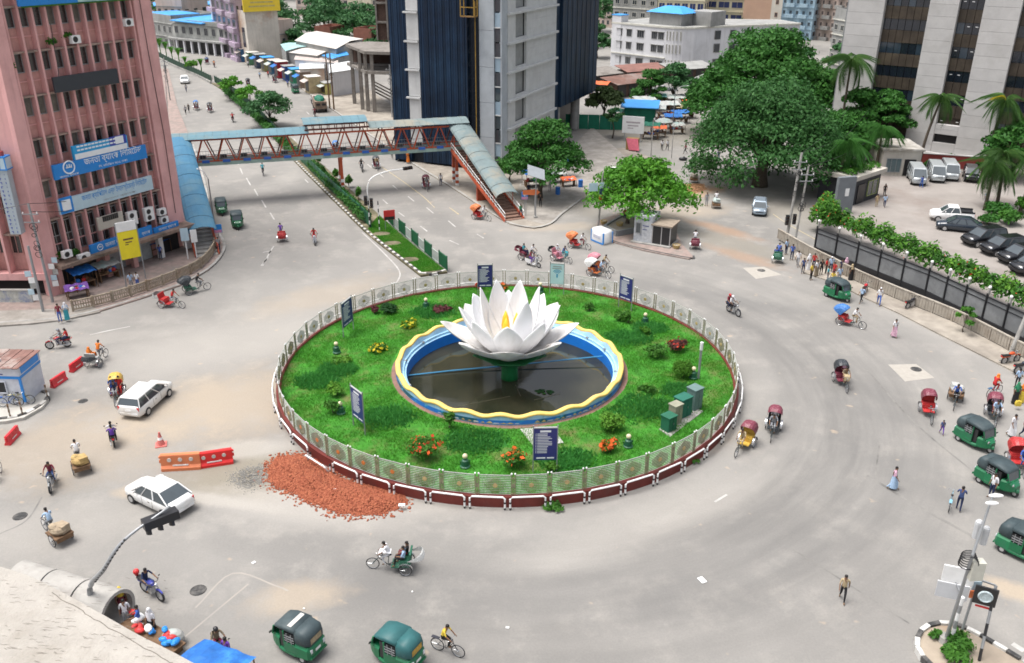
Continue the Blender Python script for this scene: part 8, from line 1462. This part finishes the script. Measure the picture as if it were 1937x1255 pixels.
# rickshaws: at (rear axle pixel), to (direction pixel)
t = rk('empty rickshaw with folded hood beside the left pavement railing', (312, 580), (345, 584), 'a', 'r', False); pu_(t, 'puller in red shirt on the rickshaw by the railing', 'r')
t = rk('dark hooded rickshaw close to the left stair foot railing', (356, 556), (396, 548), 'k', 'g'); pu_(t, 'puller in dark clothes near the left stairs', 'k')
t = rk('rickshaw behind the red barriers with orange clad riders', (178, 695), (206, 672), 'k', 'a', False); pu_(t, 'puller in orange red shirt behind the barriers', 'o'); ri(t, 'passenger wrapped in orange on the barrier rickshaw', .18, 'o', 'o', 'veil:o', 'fo')
t = rk('patterned hood rickshaw with family beside the white estate', (224, 748), (215, 790), 'y', 'm'); pu_(t, 'puller in dark shirt before the white estate', 'n'); ri(t, 'passenger in white beside the estate car', 0, 'w'); ri(t, 'child passenger in red in the patterned rickshaw', .24, 'r', 'r', 'hair', None, .3); ri(t, 'passenger in bright blue in the patterned rickshaw', -.24, 'b', 'b', 'hair', None, .25)
t = rk('flatbed cargo rickshaw with tan sacks below the purple rider', (156, 894), (141, 852), kind='van', cargo=mat('tan_sacks', (.42, .29, .12), .9, .3, 4)); pu_(t, 'puller in white shirt with tan sacks', 'w')
t = rk('cargo rickshaw with cartons at the left edge', (118, 1026), (72, 992), kind='van', cargo=mat('cartons', (.34, .27, .19), .9, .35, 3, c2=(.45, .08, .05), amt=.3)); pu_(t, 'puller in pale blue shirt with cartons', 's')
t = rk('rickshaw with two seated passengers crossing at lower centre', (770, 1078), (703, 1076), 'w', 'g', False); pu_(t, 'puller in white shirt and white wrap at lower centre', 'w', 'w', 'hair', 'lw'); ri(t, 'front passenger in pale shirt at lower centre', .2, 's', 'k', x=.12); ri(t, 'passenger in black and red at lower centre', -.2, 'k', 'm', x=0)
t = rk('dark hooded rickshaw alone on the right part of the road', (1588, 722), (1606, 752), 'k', 'm'); pu_(t, 'puller in brown with tan wrap on the right road', 'e', 'c', 'hair', 'lc'); ri(t, 'passenger in red scarf under the dark hood', .15, 'm', 'm', 'veil:p')
t = rk('empty red hooded rickshaw with yellow seat by the guard rail', (1412, 842), (1386, 872), 'm', 'y'); pu_(t, 'puller in tan shirt by the guard rail', 'c', 'c')
t = rk('dark hooded rickshaw right of the yellow seated one', (1462, 812), (1454, 856), 'm', 'k'); pu_(t, 'puller in grey right of the yellow seat', 'a'); ri(t, 'passenger in white under the maroon hood', 0, 'w', 'k')
t = rk('rickshaw with bright red seat right of the new road patch', (1752, 780), (1766, 818), 'm', 'r')
t = rk('grey covered rickshaw carrying a bundle at the right', (1806, 756), (1800, 800), 'a', 'a', kind='van', cargo=M_tarpw); pu_(t, 'puller in bright blue with the grey bundle', 'b', 'k')
t = rk('maroon hooded rickshaw behind the green auto on the right', (1876, 786), (1886, 830), 'm', 'k'); pu_(t, 'puller in pale blue behind the green auto', 's', 'a'); ri(t, 'passenger in pink behind the green auto', 0, 'p', 'm')
t = rk('red hooded rickshaw at the right edge beside the autos', (1918, 876), (1938, 908), 'r', 'r'); pu_(t, 'puller in blue at the right edge', 'b', 'b')
t = rk('red hooded rickshaw ahead of the crowd by green auto', (1592, 612), (1626, 622), 'b', 'r'); pu_(t, 'puller in white by the green auto and crowd', 'w', 'c')
t = rk('green rickshaw carrying people in blue by the tangled pole', (1470, 498), (1476, 470), 'g', 'g', False); pu_(t, 'puller in blue at the tangled pole', 'b'); ri(t, 'passenger in blue seated near the tangled pole', .2, 'b'); ri(t, 'passenger in navy seated near the tangled pole', -.2, 'i')
t = rk('rickshaw seen from behind beside the dirt trail', (1314, 472), (1313, 440), 'm', 'm', False); pu_(t, 'puller in white beside the dirt trail', 'w')
t = rk('cargo rickshaw going away under the banyan', (1354, 394), (1352, 368), kind='van', cargo=M_tarpw); pu_(t, 'puller in white going under the banyan', 'w')
t = rk('loaded cargo rickshaw beside the orange soil heap', (1312, 346), (1312, 325), kind='van', cargo=M_dirt2); pu_(t, 'puller in tan beside the soil heap', 'c')
t = rk('orange hooded rickshaw at the foot of right stairs', (902, 414), (928, 420), 'o', 'r'); pu_(t, 'puller in white at the stair foot', 'w')
t = rk('hooded rickshaw on the right carriageway below the bridge', (806, 356), (812, 372), 'm', 'm'); pu_(t, 'puller in grey below the bridge', 'a')
t = rk('hooded rickshaw under the footbridge', (712, 318), (718, 332), 'k', 'm'); pu_(t, 'puller in tan under the footbridge', 'c')
t = rk('red backed rickshaw going away on the left carriageway', (534, 458), (526, 426), 'r', 'r', False); pu_(t, 'puller in violet shirt going away', 'v')
t = rk('rickshaw with teal passenger at the white scooter', (990, 490), (1022, 496), 'm', 'm', False); pu_(t, 'puller in white beside the white scooter', 'w'); ri(t, 'passenger in teal beside the white scooter', 0, 't', 'n')
t = rk('rickshaw with two riders before the pale fan sign', (1052, 492), (1084, 502), 'k', 'p', False); pu_(t, 'puller in navy with teal wrap at the pale sign', 'i', 't', 'hair', 'lt'); ri(t, 'passenger in white at the pale fan sign', .1, 'w', 'p', 'cap:w')
t = rk('orange hooded empty rickshaw left of the blue trimmed booth', (1084, 468), (1114, 474), 'o', 'r'); pu_(t, 'puller in pale shirt left of the booth', 'w', 'm')
t = rk('pale hooded rickshaw nearest the fence at the back', (1120, 520), (1152, 528), 'w', 'o'); pu_(t, 'puller in light blue nearest the back fence', 's'); ri(t, 'passenger in white nearest the back fence', 0, 'w')
t = rk('pink hooded rickshaw just behind the pale hooded one', (1126, 510), (1156, 517), 'p', 'o'); pu_(t, 'puller in tan just behind the pale hood', 'c')
for at, to, l, h, c in (((398, 212), (402, 226), 'rickshaw among walkers at the top left of avenue', 'k', 'a'), ((372, 208), (376, 222), 'second rickshaw among walkers at the top left', 'b', 'w'), ((470, 164), (476, 178), 'far rickshaw beyond the median trees', 'k', 'n'), ((392, 122), (384, 112), 'far rickshaw near the arcade kerb', 'n', 'a'), ((520, 156), (528, 168), 'far rickshaw beside the booths pavement', 'k', 'a'), ((636, 288), (644, 300), 'blue rickshaw half hidden under the bridge', 'b', 's')):
    t = rk(l, at, to, h, 'm'); pu_(t, 'puller of the ' + l.replace('second ', 'other '), c)
# two wheelers
t = moto('red motorcycle with two riders at the left', (128, 657), (85, 662), (.42, .02, .03)); mrider(t, 'rider in grey on the red motorcycle', .3, 'a', 'n', 'helmet:a'); mrider(t, 'passenger in red on the red motorcycle', -.15, 'r', 'n', 'hair')
t = moto('black motorcycle coming down on the left road', (102, 912), (94, 946), (.02, .03, .04)); mrider(t, 'rider in maroon black shirt coming down', .25, 'm', 'i', 'hair')
t = moto('motorcycle going away below the white estate', (217, 846), (212, 812), (.1, .1, .12)); mrider(t, 'rider in white shirt ahead of the violet one', .35, 'w', 'n', 'hair'); mrider(t, 'passenger in violet shirt on the motorcycle', -.1, 'v', 'k', 'hair')
t = moto('motorcycle leaning right of the island fence', (1378, 590), (1400, 602), (.03, .03, .04)); mrider(t, 'rider in white right of the island', .25, 'w', 'k', 'helmet:w'); mrider(t, 'passenger in red behind the white rider', -.15, 'm', 'n', 'helmet:r')
t = moto('white scooter in front of the teal passenger rickshaw', (1000, 502), (1022, 508), (.62, .62, .62), True); mrider(t, 'rider in purple on the white scooter', .2, 'm', 'v', 'hair')
t = moto('white scooter facing the camera on the left carriageway', (595, 458), (598, 480), (.62, .62, .64), True); mrider(t, 'rider in bright red on the left carriageway', .2, 'r', 'r', 'hair')
t = moto('motorcycle of the red rider above the footbridge', (441, 232), (440, 216), (.3, .3, .32)); mrider(t, 'rider in red above the footbridge', .2, 'r', 'k', 'hair')
t = moto('dark motorcycle on the right carriageway under the bridge', (684, 322), (690, 338), (.02, .02, .025)); mrider(t, 'rider in black under the bridge', .2, 'k', 'k')
t = moto('motorcycle of the pink rider far up the avenue', (406, 128), (400, 116), (.3, .05, .05)); mrider(t, 'rider in orange pink far up the avenue', .2, 'o', 'k')
t = moto('motorcycle of the red rider beyond the bridge roof', (596, 222), (592, 208), (.03, .03, .03)); mrider(t, 'rider in dark red beyond the bridge roof', .2, 'm', 'k')
moto('red motorcycle parked against the cream barrier', (1632, 560), (1648, 540), (.45, .02, .03)); moto('black motorcycle parked against the cream barrier', (1716, 586), (1740, 578), (.02, .02, .025)); moto('orange red motorcycle parked at the far right', (1898, 690), (1930, 684), (.55, .08, .02)); moto('dark motorcycle parked under the red one at right', (1922, 708), (1950, 702), (.03, .04, .06))
t = moto('blue red motorcycle by the concrete pipes', (275, 1120), (312, 1142), (.04, .05, .3)); mrider(t, 'rider in navy by the concrete pipes', .25, 'n', 'i', 'hair'); tag(obj('helmet', MB().ell((0, 0, 1.35), .16, 10, 8).ell((0, 0, 1.2), (.1, .1, .1), 8, 5), M_red, loc=place(t.location, t.rotation_euler.z, -.45, 0, -.28)), 'red helmet hung behind the seat by the pipes', 'helmet')
t = moto('motorcycle half hidden by the blue tarpaulin stall', (412, 1232), (428, 1262), (.03, .03, .03)); mrider(t, 'rider with dark helmet beside the blue tarpaulin', .2, 'e', 'm')
t = bicycle('bicycle of the rider at bottom centre', (828, 1230), (874, 1246), (.03, .03, .04)); person('cyclist in yellow vest and dark trousers at bottom centre', place(t.location, t.rotation_euler.z, .30, 0, .93), t.rotation_euler.z, 'pedal', 'y', 'k')
t = bicycle('pale blue bicycle pushed by the striped shirt man', (1794, 968), (1804, 925), (.2, .4, .5)); t = bicycle('bicycle of the teal cyclist under the footbridge', (498, 334), (500, 318), (.02, .02, .03)); person('cyclist in teal shirt seen under the footbridge', place(t.location, t.rotation_euler.z, .3, 0, .93), t.rotation_euler.z, 'pedal', 't', 'k')
bicycle('bicycle cut off by the left edge', (-4, 912), (6, 885), (.1, .02, .02)); t = bicycle('bicycle of the red clad rider on the right', (1870, 752), (1890, 745), (.03, .1, .2)); person('cyclist in red with orange wrap on the right', place(t.location, t.rotation_euler.z, .3, 0, .93), t.rotation_euler.z, 'pedal', 'r', 'r', 'veil:o')
for i, (px, py) in enumerate(((18, 770), (40, 766))): bicycle(['blue bicycle leaning on the left booth', 'yellow bicycle leaning on the left booth'][i], (px - 12, py), (px + 8, py - 1), ((.03, .12, .4), (.4, .35, .05))[i], .25)
# ------------------------------------------------------------------ people on foot
# label, foot pixel, heading, pose, top, legs, head, skirt
for w in """man in olive shirt and black trousers walking alone at lower right|1592,1137|-110|walk|c|k|hair
man in pink shirt and pale wrap walking on the right road|1688,926|-30|walk|p|s|hair|ls
man in striped shirt pushing the pale blue bicycle|1812,966|60|reach|i|n|hair
man in white shirt at the side of green auto|1873,942|200|stand|w|n|hair
child in blue with small blue bag|1780,822|-100|walk|i|v|hair
man in long white robe right of the autos|1912,826|-80|walk|w|w|hair|lw
woman in green and black with yellow bag|1918,764|-90|stand|g|k|veil:g|fk
woman in orange beside the green veiled one|1930,762|-100|stand|o|y|veil:o|fy
man in pale blue shirt by the parked motorcycles|1922,734|80|stand|s|k|hair
person at the far right edge in dark red|1935,830|-90|walk|m|n|hair
man in white top and pink wrap crossing right|1690,638|-90|walk|w|p|hair|lp
man in pale blue shirt striding near parked motorcycle|1628,574|-150|walk|s|k|hair
man in white and jeans with cap walking near the barrier|1661,578|-110|walk|w|b|cap:w
man in dark clothes left of the crowd|1518,518|-90|stand|i|n|hair
person in long white robe at the crowd edge|1528,512|-60|stand|w|w|veil:w|fw
person in red in the back of crowd|1538,510|-120|stand|r|n|hair
man in white shirt and brown wrap in the crowd|1543,524|-60|stand|w|e|hair|le
person in black in the crowd middle|1552,522|-90|stand|k|k|hair
person in bright red in the crowd middle|1561,520|-40|stand|r|k|hair
person in pale blue behind the red one|1570,516|-100|stand|s|n|cap:w
person in green teal in front of crowd|1564,534|-30|stand|t|a|hair
person in dark red near the green teal one|1576,526|-150|stand|r|m|hair
person in white at the right of crowd|1586,536|-90|stand|s|a|hair
person in navy at the crowd back right|1590,520|-90|stand|n|n|hair
woman in pink striped dress at the barrier|1598,518|-80|stand|p|p|veil:p|fp
woman in black at the barrier with tan scarf|1608,532|-70|stand|k|k|veil:c|fk
vendor in yellow squatting place by the auto|1573,545|-120|stand|y|a|hair
man in blue shirt below the tangled pole|1497,492|-110|stand|b|n|hair
man in light blue at the tangled pole foot|1486,482|-60|stand|s|n|hair
man in grey standing on the side road|1336,390|-90|stand|a|a|hair
man in white and black left one in the lane|1252,285|-100|walk|w|k|hair
man in white and black right one in the lane|1262,285|-80|walk|w|k|hair
person in red black with a yoke in the lane|1296,292|180|walk|m|k|hair
man in white under the banyan edge|1352,308|-90|walk|w|i|hair
man in dark blue beside the white one under banyan|1358,306|-90|walk|i|i|hair
person in blue in the banyan shade|1390,342|-90|stand|b|m|hair
person in red seated at the planter tree|1181,420|-80|stand|r|n|hair
person in black by the narrow booth|1198,412|-90|stand|k|k|hair
man in rust shirt with folded arms at the left kerb|115,610|-80|stand|m|b|hair
person in white shawl beside the rust shirt man|128,606|-60|stand|s|t|veil:w|ft
woman in red and yellow scarf at the open pipe|236,1164|-60|stand|m|m|veil:y|fm
man in white shirt seated by the ledge|243,1186|-70|stand|w|a|hair
man in blue shirt reaching over the bundles|268,1196|200|reach|b|b|hair
person in white headscarf and dark skirt by the bundles|291,1204|-110|stand|w|k|veil:w|fk
man in patterned violet shirt at the bottom stall|433,1258|70|stand|v|n|hair
man in white and dark among parked cars left|1672,393|-120|walk|s|n|hair
person in tan near the gatehouse|1657,392|-90|stand|c|c|hair
person in black by the gatehouse|1672,372|-90|stand|k|k|hair
man in blue bending at the leftmost van|1742,356|100|reach|b|b|hair
person in pale blue beside palm trunk in car park|1863,388|-90|stand|s|s|hair
person in blue among stalls left of the umbrella|1242,250|-90|stand|b|k|hair
person in white at the pale grey stall|1238,240|-60|walk|w|a|hair
person in green at the straw coloured stall|1288,236|-90|stand|g|k|hair
person in orange at the far end of lane|1270,228|-90|walk|o|m|hair
woman in pink before the grey tarpaulin stall|1256,240|-90|stand|p|p|veil:p|fp
walker in white at the kerb by the lorry|590,198|-90|walk|w|k|hair
walker in blue at the green door booth|545,166|-90|walk|b|k|hair
person in red beside the teal booth|508,148|-90|stand|r|k|hair
person in grey under the footbridge kerb|742,300|-90|walk|a|k|hair
woman in orange walking on the right avenue kerb|772,308|-60|walk|o|o|veil:o|fo
person in white on the right avenue pavement|834,352|-90|stand|w|n|hair
walker in green between the stairs and solar panel|985,412|-60|walk|g|n|hair
person in white walking near the tangled pole kerb|1508,505|-120|walk|w|a|hair
person in yellow at the crowd left|1533,530|-50|stand|y|k|hair
person in red at the market umbrella|1268,250|-90|stand|r|r|hair
person in grey at the market stalls|1232,258|-80|stand|a|k|hair
person in white at the white billboard|1212,262|-60|stand|w|m|hair
walker in black at the top left of avenue|358,214|-90|walk|k|k|hair
walker in grey at the top left by the pole|352,218|-90|walk|a|k|hair
walker beside the far white car|353,175|-90|walk|a|n|hair
person in dark shirt by the solar panel|1022,392|-90|stand|k|k|hair
vendor in navy at the shaded stall|1000,372|-60|stand|n|n|hair
vendor in white at the baskets stall|1040,362|-90|stand|w|a|hair
person in pale blue at the yellow totem pole|250,548|-60|stand|s|a|hair
person in white beside the pale blue one at totem|262,546|-100|stand|w|b|hair
person in white shirt far up by the booths|470,128|-90|walk|w|k|hair
person at the red booth far up|492,150|-90|walk|s|k|hair
person by the lamp pole at the stair foot|415,478|-90|stand|a|n|hair
person in blue inside the left shop front|305,492|-90|stand|b|n|hair""".split('\n'):
    f = w.split('|'); px, py = map(float, f[1].split(',')); z = .13 if any(k in f[0] for k in ('pole', 'kerb', 'shawl', 'stall', 'shop', 'totem', 'planter', 'solar')) and px < 1300 and py < 700 else .0
    person(f[0], P(px, py, z), rad(float(f[2])), f[3], f[4], f[5], f[6], random.uniform(.95, 1.03) * (.68 if 'child' in f[0] else 1), f[7] if len(f) > 7 else None)
t = thing('shopping_bag', 'yellow bag carried beside the green veiled woman', 'bag', P(1925, 768, .3)); obj('bag', MB().loft([[(x * s, y * s, z) for x, y in ((-.2, -.1), (.2, -.1), (.2, .1), (-.2, .1))] for s, z in ((.9, 0), (1, .2), (.8, .4))]), C and cloth(C['y']), t); obj('handle', MB().hoop((0, 0, .42), (0, 1, 0), .1, .015, 10, 4), M_black, t)
t = thing('black_bundle', 'dark round bundle lying at the market lane edge', 'bundle', P(1292, 304)); obj('cloth', MB().ell((0, 0, .25), (.65, .35, .28), 10, 6), M_black, t); obj('knot', MB().ell((.1, 0, .52), (.12, .12, .1), 6, 4), M_black, t)
